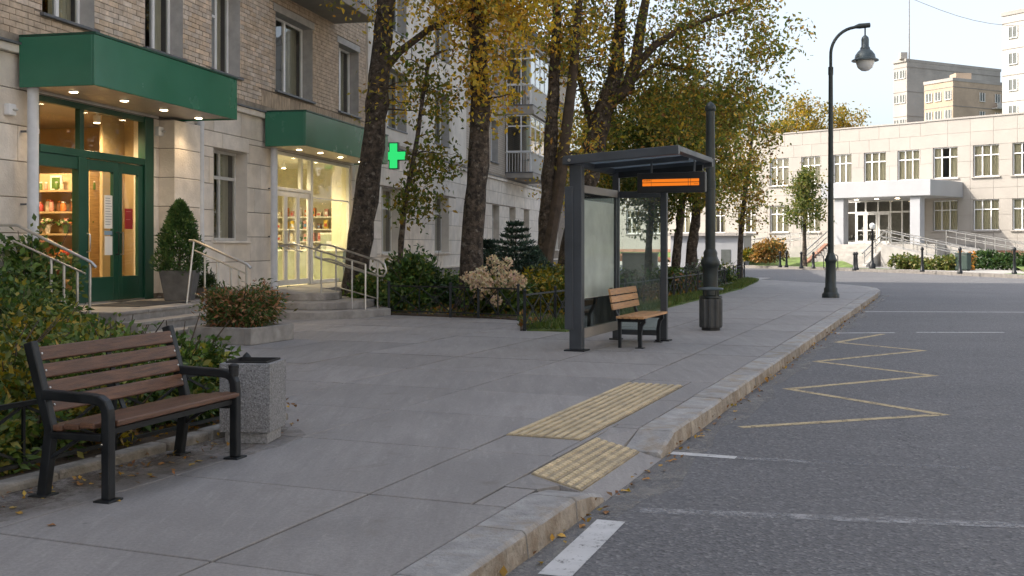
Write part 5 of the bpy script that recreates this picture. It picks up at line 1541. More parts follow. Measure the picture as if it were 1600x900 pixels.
# ------------------------------------------------------------------ planting beds
def flat(poly, z0, z1, name, mat, label, cat):
    return tag(MB().prism(poly, z0, z1).build(name, mat), label, cat, kind='structure')
bedl = thing('planting_bed', (0, 0, 0), 0, 'planting bed of dark soil behind the bench', 'planting bed', kind='structure')
MB().prism(BED_L, 0.05, 0.19).build('soil', 'soil', bedl)
e = 3.0; k = 0
while e < 8.2:
    L = [0.52, 0.44, 0.60, 0.48, 0.55][k % 5]
    t = MB(); a = ST(e, 3.18 + random.uniform(-0.015, 0.015)); b = ST(e + L - 0.02, 3.18 + random.uniform(-0.015, 0.015)); c = ST(e + L - 0.02, 3.33); d = ST(e, 3.33)
    t.prism([a, b, c, d], 0.10, 0.205 + random.uniform(-0.008, 0.012)); t.build('edging_stone', 'edging', bedl, bevel=0.022)
    e += L; k += 1
beds = thing('planting_bed', (0, 0, 0), 0, 'planting bed between the shop steps and the wall', 'planting bed', kind='structure')
MB().prism([UV(6.0, 0.1), UV(6.0, 2.7), UV(14.4, 2.7), UV(14.95, 2.45), UV(14.95, 0.1)], 0.05, 0.20).build('soil', 'soil', beds)
for k in range(12): MB().prism([UV(8.2 + k * 0.52, 2.72), UV(8.7 + k * 0.52, 2.72), UV(8.7 + k * 0.52, 2.86), UV(8.2 + k * 0.52, 2.86)], 0.08, 0.22).build('edging_stone', 'edging', beds, bevel=0.02)
m = MB()
dp = [(4.9, 2.75), (5.6, 2.62), (6.6, 2.66), (7.4, 2.55), (8.2, 2.7), (8.5, 3.17), (4.4, 3.17)]
for q in range(4):
    m = MB()
    f = 1.0 - 0.26 * q
    ring = [(6.5 + (a - 6.5) * (1 - 0.06 * q) + 0.05 * math.sin(9 * a + q), 3.17 - (3.17 - b) * f + 0.03 * math.sin(13 * a + 2 * q) * (b < 3.1)) for a, b in smooth_poly(dp[:6], 5)] + [(4.5 + 0.1 * q, 3.17)]
    m.add([(a, b, PAVE + 0.004 + 0.001 * q) for a, b in ring], [tuple(range(len(ring)))]); m.build('dirt_stain', 'dirt', pave)
bedm = thing('planting_bed', (0, 0, 0), 0, 'long planting bed with grass and leaf litter along the house', 'planting bed', kind='structure')
MB().prism(BED_M, 0.05, 0.165).build('soil', 'soil', bedm)
verge = flat([ST(18.35, 4.02), ST(24, 4.05), ST(30, 4.2), ST(38, 4.45), ST(45.6, 5.15), ST(47.2, 5.95), ST(36, 4.9), ST(26, 4.68), ST(18.3, 4.72)], 0.06, 0.17, 'grass_verge', 'lawn', 'narrow grass verge outside the low iron fence', 'grass')

# stone planter box with bush, pots on the platform
ppos = P(392, 540)
pb = thing('planter_box', (ppos[0], ppos[1], PAVE), RROT, 'low square grey stone planter box on the pavement', 'planter')
W_ = 1.14
for (x0, x1, y0, y1) in ((0, W_, 0, 0.12), (0, W_, W_ - 0.12, W_), (0, 0.12, 0.12, W_ - 0.12), (W_ - 0.12, W_, 0.12, W_ - 0.12)):
    MB().box(x0, x1, y0, y1, 0, 0.25).build('stone_wall', 'step', pb, bevel=0.012)
MB().box(0.12, W_ - 0.12, 0.12, W_ - 0.12, 0, 0.21).build('soil', 'soil', pb)
def pot(x, y, z, w0, w1, h, rz, label):
    t = thing('plant_pot', (x, y, z), rz, label, 'pot')
    m = MB(); a = w0 / 2; b = w1 / 2; i_ = b - 0.035
    vv = [(-a, -a, 0), (a, -a, 0), (a, a, 0), (-a, a, 0), (-b, -b, h), (b, -b, h), (b, b, h), (-b, b, h), (-i_, -i_, h), (i_, -i_, h), (i_, i_, h), (-i_, i_, h), (-i_, -i_, h - 0.06), (i_, -i_, h - 0.06), (i_, i_, h - 0.06), (-i_, i_, h - 0.06)]
    m.add(vv, [(3, 2, 1, 0), (0, 1, 5, 4), (1, 2, 6, 5), (2, 3, 7, 6), (3, 0, 4, 7), (4, 5, 9, 8), (5, 6, 10, 9), (6, 7, 11, 10), (7, 4, 8, 11), (8, 9, 13, 12), (9, 10, 14, 13), (10, 11, 15, 14), (11, 8, 12, 15)])
    m.build('body', 'potstone', t, bevel=0.01)
    MB().box(-i_ + 0.001, i_ - 0.001, -i_ + 0.001, i_ - 0.001, h - 0.10, h - 0.05).build('soil', 'soil', t)
    return t
PT1 = UV(18.62, 0.84); PT2 = UV(19.55, 0.98)
pot(PT1[0], PT1[1], 0.59, 0.46, 0.64, 0.56, FROT + 0.3, 'tall dark grey square pot holding the clipped conifer')
MB().box(19.15, 20.3, -1.7, -0.35, 0.10, 0.30).build('landing_end', 'step', pl1)
pot(PT2[0], PT2[1], 0.30, 0.40, 0.50, 0.50, FROT + 0.1, 'smaller dark square pot behind the steel handrail')

# ------------------------------------------------------------------ vegetation
def leaf_mesh(name, Pn, size, cols, mat, aspect=0.55, up=0.35, droop=0.3, svar=0.35, outward=None, ow=0.0):
    """one mesh of many separate small leaves: each a folded kite of two triangles"""
    N = len(Pn)
    Pn = np.asarray(Pn, float)
    d = rng.normal(size=(N, 3)); d[:, 2] -= droop
    if outward is not None: d += outward * ow
    d /= np.linalg.norm(d, axis=1)[:, None] + 1e-9
    nrm = rng.normal(size=(N, 3)); nrm[:, 2] += up * 2
    nrm -= d * (nrm * d).sum(1)[:, None]
    nrm /= np.linalg.norm(nrm, axis=1)[:, None] + 1e-9
    sd = np.cross(d, nrm)
    L = size * (1 + svar * rng.uniform(-1, 1, N))[:, None]
    Wd = L * aspect * 0.5
    fold = Wd * 0.35
    V = np.empty((N, 4, 3))
    V[:, 0] = Pn
    V[:, 1] = Pn + d * L * 0.45 + sd * Wd + nrm * fold
    V[:, 2] = Pn + d * L
    V[:, 3] = Pn + d * L * 0.45 - sd * Wd + nrm * fold
    me = bpy.data.meshes.new(name)
    me.vertices.add(N * 4)
    me.vertices.foreach_set('co', V.reshape(-1))
    idx = np.arange(N)[:, None] * 4
    tri = np.concatenate([idx + np.array([[0, 1, 2]]), idx + np.array([[0, 2, 3]])], 1).reshape(-1).astype(np.int32)
    me.loops.add(N * 6); me.loops.foreach_set('vertex_index', tri)
    me.polygons.add(N * 2)
    me.polygons.foreach_set('loop_start', np.arange(N * 2, dtype=np.int32) * 3)
    me.update(calc_edges=True)
    ca = me.color_attributes.new('Col', 'FLOAT_COLOR', 'POINT')
    c = np.ones((N, 4, 4), np.float32)
    c[:, :, :3] = cols[:, None, :]
    ca.data.foreach_set('color', c.reshape(-1))
    me.materials.append(M[mat])
    return me

def palette(N, pal, weights, var=0.22, drift=None):
    pal = np.array(pal); w = np.array(weights, float); w /= w.sum()
    k = rng.choice(len(pal), N, p=w)
    c = pal[k] * (1 + var * rng.uniform(-1, 1, (N, 1))) * (1 + 0.10 * rng.uniform(-1, 1, (N, 3)))
    return np.clip(c, 0.004, 0.95)

GOLD = [(0.68, 0.46, 0.09), (0.58, 0.43, 0.09), (0.36, 0.31, 0.075), (0.19, 0.215, 0.06), (0.43, 0.23, 0.06)]
OLIVE = [(0.13, 0.17, 0.045), (0.21, 0.23, 0.06), (0.36, 0.32, 0.08), (0.58, 0.39, 0.09), (0.27, 0.155, 0.055)]
DEEP = [(0.04, 0.075, 0.018), (0.07, 0.105, 0.022), (0.12, 0.13, 0.03), (0.22, 0.165, 0.035)]

def tree(name, base, trunk, crowns, nleaf, lsize, pal, wts, label, group=None, twigs=90, trunk_n=12, sigma=0.42, droop=0.35, cat='tree', seed=0, extra=None, up_pull=0.5, keep=None):
    """trunk: list of (x, y, z, r) relative to base; crowns: (cx, cy, cz, rx, ry, rz, weight)"""
    rs = np.random.default_rng(seed)
    t = thing(name, base, 0, label, cat, group)
    # trunk with a knobbly surface
    pts = [Vector(q[:3]) for q in trunk]
    fine = []; rad = []
    for i in range(len(pts) - 1):
        n = 5
        for k in range(n):
            f = k / n
            p0 = pts[max(0, i - 1)]; p1 = pts[i]; p2 = pts[i + 1]; p3 = pts[min(len(pts) - 1, i + 2)]
            q = 0.5 * ((2 * p1) + (p2 - p0) * f + (2 * p0 - 5 * p1 + 4 * p2 - p3) * f * f + (3 * p1 - p0 - 3 * p2 + p3) * f ** 3)
            fine.append(q); rad.append(trunk[i][3] * (1 - f) + trunk[i + 1][3] * f)
    fine.append(pts[-1]); rad.append(trunk[-1][3])
    rad = [r * (1 + 0.05 * math.sin(i * 2.3 + seed)) for i, r in enumerate(rad)]
    rad[0] *= 1.35; rad[1] *= 1.12
    m = MB(); m.tube(fine, rad, trunk_n)
    V = np.array(m.v)
    V += rs.normal(scale=0.010 * trunk[0][3] / 0.2, size=V.shape)
    m.v = [tuple(v) for v in V]
    m.build('trunk', 'bark', t, smooth=True)
    nodes = [(fine[i], rad[i]) for i in range(len(fine) // 3, len(fine))]
    bm = MB()
    for br in (extra or []):
        bp = [Vector(q[:3]) for q in br]; br_r = [q[3] for q in br]
        bm.tube(bp, br_r, 8)
        for i in range(len(bp) - 1):
            for f in (0.0, 0.5): nodes.append((bp[i].lerp(bp[i + 1], f), br_r[i] * (1 - f) + br_r[i + 1] * f))
        nodes.append((bp[-1], br_r[-1]))
    tips = []
    W = np.array([c[6] for c in crowns], float); W /= W.sum()
    targets = []
    for k in range(twigs):
        c = crowns[rs.choice(len(crowns), p=W)]
        d = rs.normal(size=3); d /= np.linalg.norm(d)
        r = rs.uniform(0.25, 1.0) ** 0.6
        targets.append(Vector((c[0] + d[0] * r * c[3], c[1] + d[1] * r * c[4], c[2] + d[2] * r * c[5])))
    tp = fine[-1]
    targets.sort(key=lambda q: min((q - n[0]).length for n in nodes))
    twig_pts = []
    for q in targets:
        best = None; bd = 1e9
        for (p, r) in nodes:
            L = (q - p).length
            cost = L + max(0, p.z - q.z) * 1.2 - min(r, 0.1) * 3
            if cost < bd and L > 0.25: bd = cost; best = (p, r)
        if best is None: continue
        p, r = best
        L = (q - p).length
        r0 = min(r * 0.62, 0.012 + 0.016 * L)
        n = 4
        path = [p]
        for k in range(1, n + 1):
            f = k / n
            x = p.lerp(q, f) + Vector((0, 0, up_pull * L * 0.18 * math.sin(f * math.pi))) + Vector(rs.normal(size=3)) * (0.05 * L if k < n else 0.0)
            path.append(x)
        rr = [r0 * (1 - 0.8 * k / n) + 0.003 for k in range(n + 1)]
        bm.tube(path, rr, 5, False)
        for k in range(1, n + 1): nodes.append((path[k], rr[k]))
        for k in range(2, n + 1): twig_pts.append(path[k])
        tips.append(q)
    bm.build('limb', 'twig', t, smooth=True)['kind'] = 'stuff'
    TP = np.array([tuple(p) for p in twig_pts])
    k = rs.integers(0, len(TP), nleaf)
    off = rs.normal(size=(nleaf, 3)) * sigma * np.array([1, 1, 0.75])
    sub = rs.integers(0, 5, nleaf)
    cl = rs.normal(size=(len(TP), 5, 3)) * sigma * 0.9
    LP = TP[k] + cl[k, sub] * 0.8 + off * 0.48
    if keep is not None:
        ok = (np.abs(LP[:, 0] - keep[0]) > keep[3]) | (np.abs(LP[:, 2] - keep[2]) > keep[3])
        LP = LP[ok]; k = k[ok]; sub = sub[ok]; nleaf = len(LP)
    cols = palette(nleaf, pal, wts)
    # whole sprays differ in tone
    tone = 1 + 0.28 * rs.uniform(-1, 1, (len(TP), 5))
    cols = np.clip(cols * tone[k, sub][:, None], 0.004, 0.9)
    o = link('crown', leaf_mesh('crown', LP, lsize, cols, 'leaf', droop=droop), t)
    o['kind'] = 'stuff'
    return t

def rel(base, px, py, z):
    x, y, h = at(px, py, z)
    return (x - base[0], y - base[1], h - base[2])
G = PAVE + 0.02
def trunk_px(base, z, lst):
    """trunk points read off the photograph at the tree's own distance; r in metres"""
    out = [(0, 0, -0.05, lst[0][2])]
    for (px, py, r) in lst[1:]:
        x, y, h = rel(base, px, py, z)
        out.append((x, 0.0, h, r))
    return out

TG = 'autumn trees in the bed along the house'
# T1 leaning trunk by the pharmacy
z = 25.6; b = (at(551, 470, z)[0], z, G)
tree('leaning_tree', b, trunk_px(b, z, [(551, 470, 0.30), (563, 370, 0.29), (583, 230, 0.27), (592, 120, 0.24), (602, 20, 0.22), (608, -120, 0.17), (600, -260, 0.10)]),
     [(0.6, 0.2, 9.2, 2.6, 2.2, 2.4, 2.0), (2.0, -0.3, 6.9, 1.5, 1.2, 1.0, 1.0), (1.3, 0.2, 5.2, 0.9, 0.8, 0.8, 0.35)], 3600, 0.12, GOLD, [3, 3, 3, 2, 1],
     'thick dark tree trunk leaning over the pharmacy steps with yellow leaves', TG, twigs=80, seed=3, sigma=0.38,
     extra=[[(*rel(b, 598, 112, z)[:1], 0, rel(b, 598, 112, z)[2], 0.11), (rel(b, 625, 82, z)[0], -0.1, rel(b, 625, 82, z)[2], 0.095), (rel(b, 672, 48, z)[0], -0.2, rel(b, 672, 48, z)[2], 0.08), (rel(b, 722, 26, z)[0], -0.3, rel(b, 722, 26, z)[2], 0.05)]])
# T2 straight trunk behind the hydrangea
z = 24.4; b = (at(733, 485, z)[0], z, G)
tree('maple_tree', b, trunk_px(b, z, [(731, 485, 0.28), (738, 380, 0.25), (748, 230, 0.23), (750, 120, 0.21), (744, 40, 0.19), (738, -40, 0.16), (745, -200, 0.10), (748, -330, 0.05)]),
     [(0.3, 0, 8.6, 2.4, 2.4, 2.2, 2.2), (0.5, -0.5, 6.6, 1.5, 1.3, 1.1, 1.5), (0.75, -0.4, 5.0, 0.8, 0.8, 1.1, 0.7), (1.5, -0.4, 6.9, 1.0, 1.0, 0.8, 0.8)], 9500, 0.125, GOLD, [5, 4, 2, 1, 1],
     'straight dark trunk with golden leaves behind the cream hydrangea', TG, twigs=120, seed=5, sigma=0.34,
     extra=[[(rel(b, 750, 60, z)[0], 0, rel(b, 750, 60, z)[2], 0.10), (rel(b, 738, 10, z)[0], 0.1, rel(b, 738, 10, z)[2], 0.09), (rel(b, 730, -40, z)[0], 0.2, rel(b, 730, -40, z)[2], 0.07)]])
# T3 twin trunks
z = 29.5; b = (at(850, 460, z)[0], z, G)
tree('twin_tree', b, trunk_px(b, z, [(850, 470, 0.24), (852, 400, 0.23), (857, 300, 0.20), (863, 180, 0.17), (868, 80, 0.14), (872, -40, 0.10), (880, -180, 0.05)]),
     [(0.6, 0, 9.2, 2.2, 2.0, 2.4, 2.0), (0.9, 0, 6.9, 1.3, 1.2, 1.3, 0.9), (1.1, 0.2, 4.3, 0.9, 0.8, 0.9, 0.4)], 5200, 0.13, GOLD, [3, 3, 3, 3, 2],
     'pair of slim dark trunks rising together behind the shelter corner', TG, twigs=90, seed=8, sigma=0.36,
     extra=[[(rel(b, 853, 410, z)[0], -0.1, rel(b, 853, 410, z)[2], 0.18), (rel(b, 872, 300, z)[0], -0.15, rel(b, 872, 300, z)[2], 0.17), (rel(b, 885, 200, z)[0], -0.2, rel(b, 885, 200, z)[2], 0.15), (rel(b, 897, 95, z)[0], -0.2, rel(b, 897, 95, z)[2], 0.12), (rel(b, 905, 0, z)[0], -0.2, rel(b, 905, 0, z)[2], 0.09)]])
# T4 big spreading tree over the shelter
z = 31.0; b = (at(884, 460, z)[0], z, G)
def r4(px, py, dy, r):
    x, y, h = rel(b, px, py, z); return (x, dy, h, r)
tree('spreading_tree', b, trunk_px(b, z, [(884, 470, 0.34), (895, 380, 0.32), (915, 290, 0.30), (932, 215, 0.29), (946, 165, 0.27), (962, 110, 0.20), (968, 40, 0.16), (972, -60, 0.12), (978, -200, 0.06)]),
     [(2.3, 0, 9.0, 3.4, 3.0, 2.6, 2.6), (4.3, -0.4, 7.2, 2.2, 1.8, 1.5, 1.8), (3.2, 0.6, 5.5, 2.0, 1.6, 1.3, 1.5), (5.1, -0.3, 5.1, 1.1, 1.1, 1.3, 0.9), (1.2, 0.8, 6.3, 1.3, 1.2, 1.2, 0.8), (0.6, 0.6, 8.0, 1.6, 1.5, 1.8, 0.8)], 21000, 0.13, OLIVE, [4, 4, 4, 3, 2],
     'big spreading tree with forked trunk and olive leaves behind the shelter', TG, twigs=230, seed=13, sigma=0.36,
     extra=[[r4(946, 165, 0, 0.19), r4(978, 140, -0.1, 0.19), r4(992, 100, -0.2, 0.17), r4(1000, 40, -0.3, 0.14), r4(1015, -40, -0.4, 0.09)],
            [r4(990, 108, -0.2, 0.13), r4(1020, 75, -0.4, 0.11), r4(1060, 50, -0.5, 0.09), r4(1105, 35, -0.6, 0.06), r4(1165, 15, -0.7, 0.03)],
            [r4(984, 130, -0.1, 0.07), r4(1030, 95, 0.3, 0.06), r4(1075, 105, 0.5, 0.04), r4(1130, 130, 0.6, 0.02)],
            [r4(930, 220, 0, 0.11), r4(915, 150, 0.3, 0.10), r4(905, 110, 0.5, 0.08), r4(890, 60, 0.6, 0.05)]])
# T5 sapling in the shrubs
z = 24.2; b = (at(624, 480, z)[0], z, G)
tree('sapling', b, trunk_px(b, z, [(623, 485, 0.07), (627, 375, 0.065), (638, 290, 0.055), (652, 215, 0.05), (664, 130, 0.042), (675, 90, 0.03), (700, 78, 0.02)]),
     [(0.7, 0, 3.2, 0.75, 0.7, 0.5, 1.6), (0.35, 0, 2.3, 0.55, 0.5, 0.4, 0.8), (0.7, 0, 4.6, 0.8, 0.7, 0.8, 0.9), (0.4, 0, 5.6, 0.6, 0.5, 0.5, 0.4)], 1900, 0.12, [(0.10, 0.135, 0.03), (0.17, 0.17, 0.035), (0.26, 0.19, 0.035)], [3, 3, 2],
     'thin young tree with sparse yellow green leaves by green cross', TG, twigs=46, trunk_n=8, seed=21, sigma=0.24, droop=0.8, keep=(*rel(b, 608, 243, z), 0.42))
# trees beyond the shelter, along the far bed
FARG = 'leafy trees at the far end of the bed'
for i, (px, z, lst, cr, nl, pal, wt, lab) in enumerate((
    (1052, 37.0, [(1052, 0, 0.17), (1058, 390, 0.15), (1064, 330, 0.13), (1072, 250, 0.09), (1076, 160, 0.04)], [(0.2, 0, 4.2, 1.7, 1.5, 1.7, 1), (0.0, 0, 5.9, 1.5, 1.4, 1.2, 0.8)], 8500, OLIVE, [4, 5, 4, 2, 1], 'dense olive tree with leaning trunk seen through the shelter end'),
    (1079, 38.5, [(1077, 0, 0.22), (1081, 390, 0.20), (1087, 340, 0.17), (1090, 260, 0.11), (1095, 170, 0.05)], [(0.5, 0, 4.3, 1.6, 1.5, 1.6, 1), (0.6, 0, 6.0, 1.7, 1.5, 1.3, 0.8)], 8500, OLIVE, [3, 4, 4, 4, 2], 'yellowing tree with pale brown trunk beyond the shelter'),
    (1012, 36.0, [(1010, 0, 0.14), (1014, 380, 0.12), (1020, 300, 0.10), (1026, 200, 0.05)], [(0.1, 0, 3.6, 1.3, 1.3, 1.7, 1), (0.3, 0, 5.4, 1.4, 1.3, 1.2, 0.7)], 7500, DEEP, [3, 5, 3, 2], 'dark green tree behind the glass end of the shelter'),
    (960, 40.0, [(957, 0, 0.15), (958, 380, 0.13), (960, 300, 0.1), (962, 200, 0.05)], [(0.0, 0, 4.6, 1.8, 1.6, 2.2, 1)], 6500, OLIVE, [4, 4, 4, 4, 2], 'mixed green tree beyond the frosted shelter wall'),
    (1156, 45.0, [(1154, 0, 0.13), (1157, 380, 0.11), (1163, 310, 0.09), (1172, 240, 0.06), (1181, 165, 0.03)], [(0.35, 0, 4.6, 1.2, 1.2, 1.3, 1), (0.1, 0, 3.1, 0.9, 0.8, 0.8, 0.6), (0.75, 0, 6.6, 0.8, 0.8, 1.0, 0.4)], 3300, OLIVE, [2, 3, 4, 4, 4], 'slim tree with sparse brownish leaves at the fence end'),
    (905, 47.0, [(905, 0, 0.16), (906, 380, 0.14), (910, 280, 0.10), (915, 160, 0.05)], [(0.2, 0, 5.2, 2.2, 1.8, 2.8, 1)], 6500, GOLD, [3, 4, 4, 4, 2], 'golden tree close to the far end of the house'),
    )):
    b = (at(px, 440, z)[0], z, G)
    tree('street_tree', b, trunk_px(b, z, lst), cr, nl, 0.14, pal, wt, lab, FARG, twigs=80, trunk_n=8, seed=30 + i, sigma=0.34)

def shrub(name, base, ell, nleaf, lsize, pal, wts, label, group=None, cat='shrub', shell=0.55, mat='shrubleaf', aspect=0.55, stems=7, droop=0.15, parts=None, lumps=9, seed=1, up=0.5):
    rs = np.random.default_rng(seed)
    t = thing(name, base, rs.uniform(0, 6.28), label, cat, group)
    rx, ry, rz = ell
    m = MB()
    for k in range(stems):
        a = rs.uniform(0, 6.28); e = rs.uniform(0.2, 0.85)
        q = (math.cos(a) * rx * e, math.sin(a) * ry * e, rz * rs.uniform(1.0, 1.7))
        m.tube([(math.cos(a) * 0.04, math.sin(a) * 0.04, -0.06), (q[0] * 0.4, q[1] * 0.4, q[2] * 0.55), q], [0.016, 0.011, 0.004], 5)
    m.build('stem', 'twig', t)
    # lumpy outline: leaves gather on several overlapping mounds
    P_ = []
    cs = []
    for k in range(lumps):
        a = rs.uniform(0, 6.28); e = math.sqrt(rs.uniform(0, 1)) * 0.72
        hz = rz * (rs.uniform(0.5, 1.25) if k % 3 else rs.uniform(0.2, 0.5))
        cs.append((math.cos(a) * rx * e, math.sin(a) * ry * e, hz, rs.uniform(0.32, 0.6)))
    for k in range(nleaf):
        c = cs[rs.integers(0, lumps)]
        d = rs.normal(size=3); d /= np.linalg.norm(d)
        r = c[3] * (shell + (1 - shell) * rs.uniform(0, 1)) * (1 + 0.18 * rs.normal())
        P_.append((c[0] + d[0] * rx * r, c[1] + d[1] * ry * r, max(0.02, c[2] + d[2] * rz * r * 1.1)))
    P_ = np.array(P_)
    out = P_ - np.array([0, 0, rz * 0.6]); out /= np.linalg.norm(out, axis=1)[:, None] + 1e-6
    tone = 1 + 0.22 * np.sin(P_[:, :1] * 9 / max(rx, .3) + seed) * np.cos(P_[:, 1:2] * 8 / max(ry, .3))
    cols = np.clip(palette(nleaf, pal, wts) * tone, 0.004, 0.9)
    o = link('foliage', leaf_mesh('foliage', P_, lsize, cols, mat, aspect=aspect, up=up, droop=droop, outward=out, ow=1.0), t)
    o['kind'] = 'stuff'
    return t
GRN = [(0.045, 0.09, 0.022), (0.08, 0.14, 0.032), (0.13, 0.185, 0.042), (0.25, 0.24, 0.05)]
DARK = [(0.022, 0.05, 0.016), (0.035, 0.075, 0.02), (0.06, 0.10, 0.025)]
YEL = [(0.10, 0.13, 0.025), (0.25, 0.21, 0.03), (0.36, 0.25, 0.03), (0.06, 0.09, 0.02)]
RUST = [(0.055, 0.095, 0.026), (0.13, 0.12, 0.035), (0.32, 0.15, 0.075), (0.45, 0.25, 0.14), (0.085, 0.13, 0.032)]
# shrubs behind the bench
SG = 'shrubs behind the low fence by the bench'
shrub('climbing_shrub', (-7.42, 16.75, 0.18), (0.72, 0.6, 1.0), 3000, 0.12, GRN, [3, 4, 2, 0.6], 'tall loose green shrub covering the left end of shop handrail', SG, seed=1, stems=10, lumps=11)
shrub('climbing_shrub', (-7.0, 14.9, 0.18), (0.8, 0.7, 0.72), 2200, 0.11, GRN, [3, 4, 2, 0.6], 'leafy green shrub at the foot of the stone wall', SG, seed=2, stems=8, lumps=9)
lowsp = [(5.6, 4.35, 0.62, 0.50, GRN, [2, 4, 3, 2], 'broad leaved green shrub behind the bench back'), (6.7, 4.25, 0.60, 0.42, YEL, [4, 3, 2, 3], 'yellow green shrub rising behind the bench slats'),
         (7.6, 4.1, 0.60, 0.47, GRN, [2, 4, 4, 3], 'bright green shrub behind the far half of bench'), (8.35, 4.1, 0.56, 0.46, GRN, [3, 4, 3, 1], 'rounded green shrub beside the granite bin'),
         (6.2, 5.3, 0.7, 0.5, YEL, [4, 4, 2, 2], 'yellowing shrub in the middle of the bench bed'), (7.4, 5.2, 0.7, 0.48, GRN, [2, 3, 4, 3], 'low green shrub in the back of bench bed'),
         (8.7, 5.0, 0.6, 0.45, GRN, [3, 4, 3, 2], 'green shrub at the far edge of the bench bed'), (4.7, 4.5, 0.6, 0.55, GRN, [3, 4, 2, 1], 'large leaved shrub by the fence start behind bench'),
         (5.0, 5.6, 0.75, 0.62, GRN, [3, 4, 3, 2], 'dense shrub in the back corner of the bench bed')]
for i, (s_, t_, r_, h_, pal, wt, lab) in enumerate(lowsp):
    shrub('low_shrub', (*ST(s_, t_), 0.17), (r_ * 1.1, r_ * 1.1, h_ * 1.12), 2300, 0.085 if i in (0, 7) else 0.066, pal, wt, lab, SG, seed=40 + i, lumps=8, shell=0.4)
for i, (px, z, r_, h_, pal, wt, lab) in enumerate(((25, 13.6, 0.75, 0.55, GRN, [3, 4, 3, 2], 'leafy shrub below the steel handrail left of steps'), (95, 14.4, 0.7, 0.42, GRN, [2, 4, 4, 2], 'green shrub in front of the lowest shop step'), (150, 13.2, 0.6, 0.33, YEL, [4, 3, 2, 3], 'low yellow green shrub before the shop steps'), (60, 11.2, 0.7, 0.5, YEL, [4, 3, 2, 3], 'yellow green shrub between bench bed and steps'))):
    shrub('low_shrub', (*at(px, 500, z)[:2], 0.16), (r_, r_, h_), 1700, 0.085, pal, wt, lab, SG, seed=140 + i, lumps=9, shell=0.4)
for i, s_ in enumerate(np.arange(3.9, 8.45, 0.5)):
    shrub('ground_cover', (*ST(s_, 3.68 + 0.10 * (i % 2)), 0.18), (0.36, 0.30, 0.24 + 0.04 * (i % 3)), 900, 0.07, YEL if i % 4 == 2 else GRN, [3, 4, 4, 3], 'low leafy plant at the fence foot behind the bench', 'low plants along the fence behind bench', seed=160 + i, lumps=7, shell=0.3, stems=4)
# planter bush, potted plants
pc = (ppos[0] + RU[0] * 0.57 + RM[0] * 0.57, ppos[1] + RU[1] * 0.57 + RM[1] * 0.57)
shrub('planter_bush', (*pc, PAVE + 0.2), (0.66, 0.66, 0.42), 7500, 0.085, RUST, [4, 2, 2.4, 2.2, 4], 'rounded bush with reddish tips growing in the stone planter box', seed=61, lumps=24, shell=0.3, aspect=0.33, stems=12)
# clipped conifer
def conifer(name, base, h, r, n, lsize, pal, wts, label, group=None, tiers=False, seed=3):
    rs = np.random.default_rng(seed)
    t = thing(name, base, 0, label, 'conifer', group)
    MB().tube([(0, 0, -0.05), (0, 0, h * 0.95)], [0.03, 0.008], 7).build('trunk', 'twig', t)
    if tiers:
        P_ = []; bm = MB()
        nt_ = 12
        for k in range(nt_):
            zz = h * (0.06 + 0.90 * k / nt_); rr = r * (1 - k / nt_) ** 0.9 + 0.05
            nb_ = 9 if k < 8 else 5
            for j in range(nb_):
                a = 2 * math.pi * j / nb_ + rs.uniform(-0.3, 0.3) + k; L = rr * rs.uniform(0.75, 1.15)
                tip = Vector((math.cos(a) * L, math.sin(a) * L, zz + 0.16 * L))
                bm.tube([(0, 0, zz), tuple(tip)], [0.010, 0.003], 4)
                m_ = max(6, int(n / (nt_ * 8)))
                f = rs.uniform(0.15, 1.0, m_)
                w_ = 0.10 * (1.2 - f)[:, None] * L
                pp = np.array([0, 0, zz])[None, :] * (1 - f)[:, None] + np.array(tip)[None, :] * f[:, None] + rs.normal(size=(m_, 3)) * (w_ + 0.012) * np.array([1, 1, 0.45])
                P_.append(pp)
        bm.build('branch', 'twig', t)
        P_ = np.concatenate(P_)
    else:
        f = rs.uniform(0, 1, n) ** 0.8
        a = rs.uniform(0, 6.28, n)
        prof = r * (1 - f) ** 0.62 * (0.82 + 0.18 * np.sin(a * 5 + f * 17)) * (0.75 + 0.25 * np.minimum(1, f * 8))
        q = prof * np.sqrt(rs.uniform(0.35, 1.1, n))
        P_ = np.stack([np.cos(a) * q, np.sin(a) * q, f * h * 0.97 + rs.normal(size=n) * 0.015], 1)
    N = len(P_)
    out = P_ * np.array([1, 1, 0]) ; out /= np.linalg.norm(out, axis=1)[:, None] + 1e-6
    out[:, 2] += 0.9
    cols = palette(N, pal, wts, 0.3) * (1 + 0.2 * np.sin(P_[:, 2:3] * 11) * np.cos(P_[:, :1] * 13))
    o = link('needles', leaf_mesh('needles', P_, lsize, np.clip(cols, 0.003, 0.9), 'needle', aspect=0.34, up=0.1, droop=0.0, outward=out, ow=1.5), t)
    o['kind'] = 'stuff'
    return t
conifer('potted_conifer', (PT1[0], PT1[1], 0.59 + 0.50), 1.36, 0.56, 9500, 0.075, [(0.03, 0.075, 0.022), (0.06, 0.12, 0.032), (0.11, 0.165, 0.045)], [3, 4, 2], 'clipped cone shaped conifer in the tall dark pot', seed=3)
shrub('potted_shrub', (PT2[0], PT2[1], 0.78), (0.30, 0.30, 0.22), 900, 0.10, DARK, [3, 3, 2], 'small dark evergreen in the lower pot by drainpipe', seed=66, aspect=0.2, lumps=6)
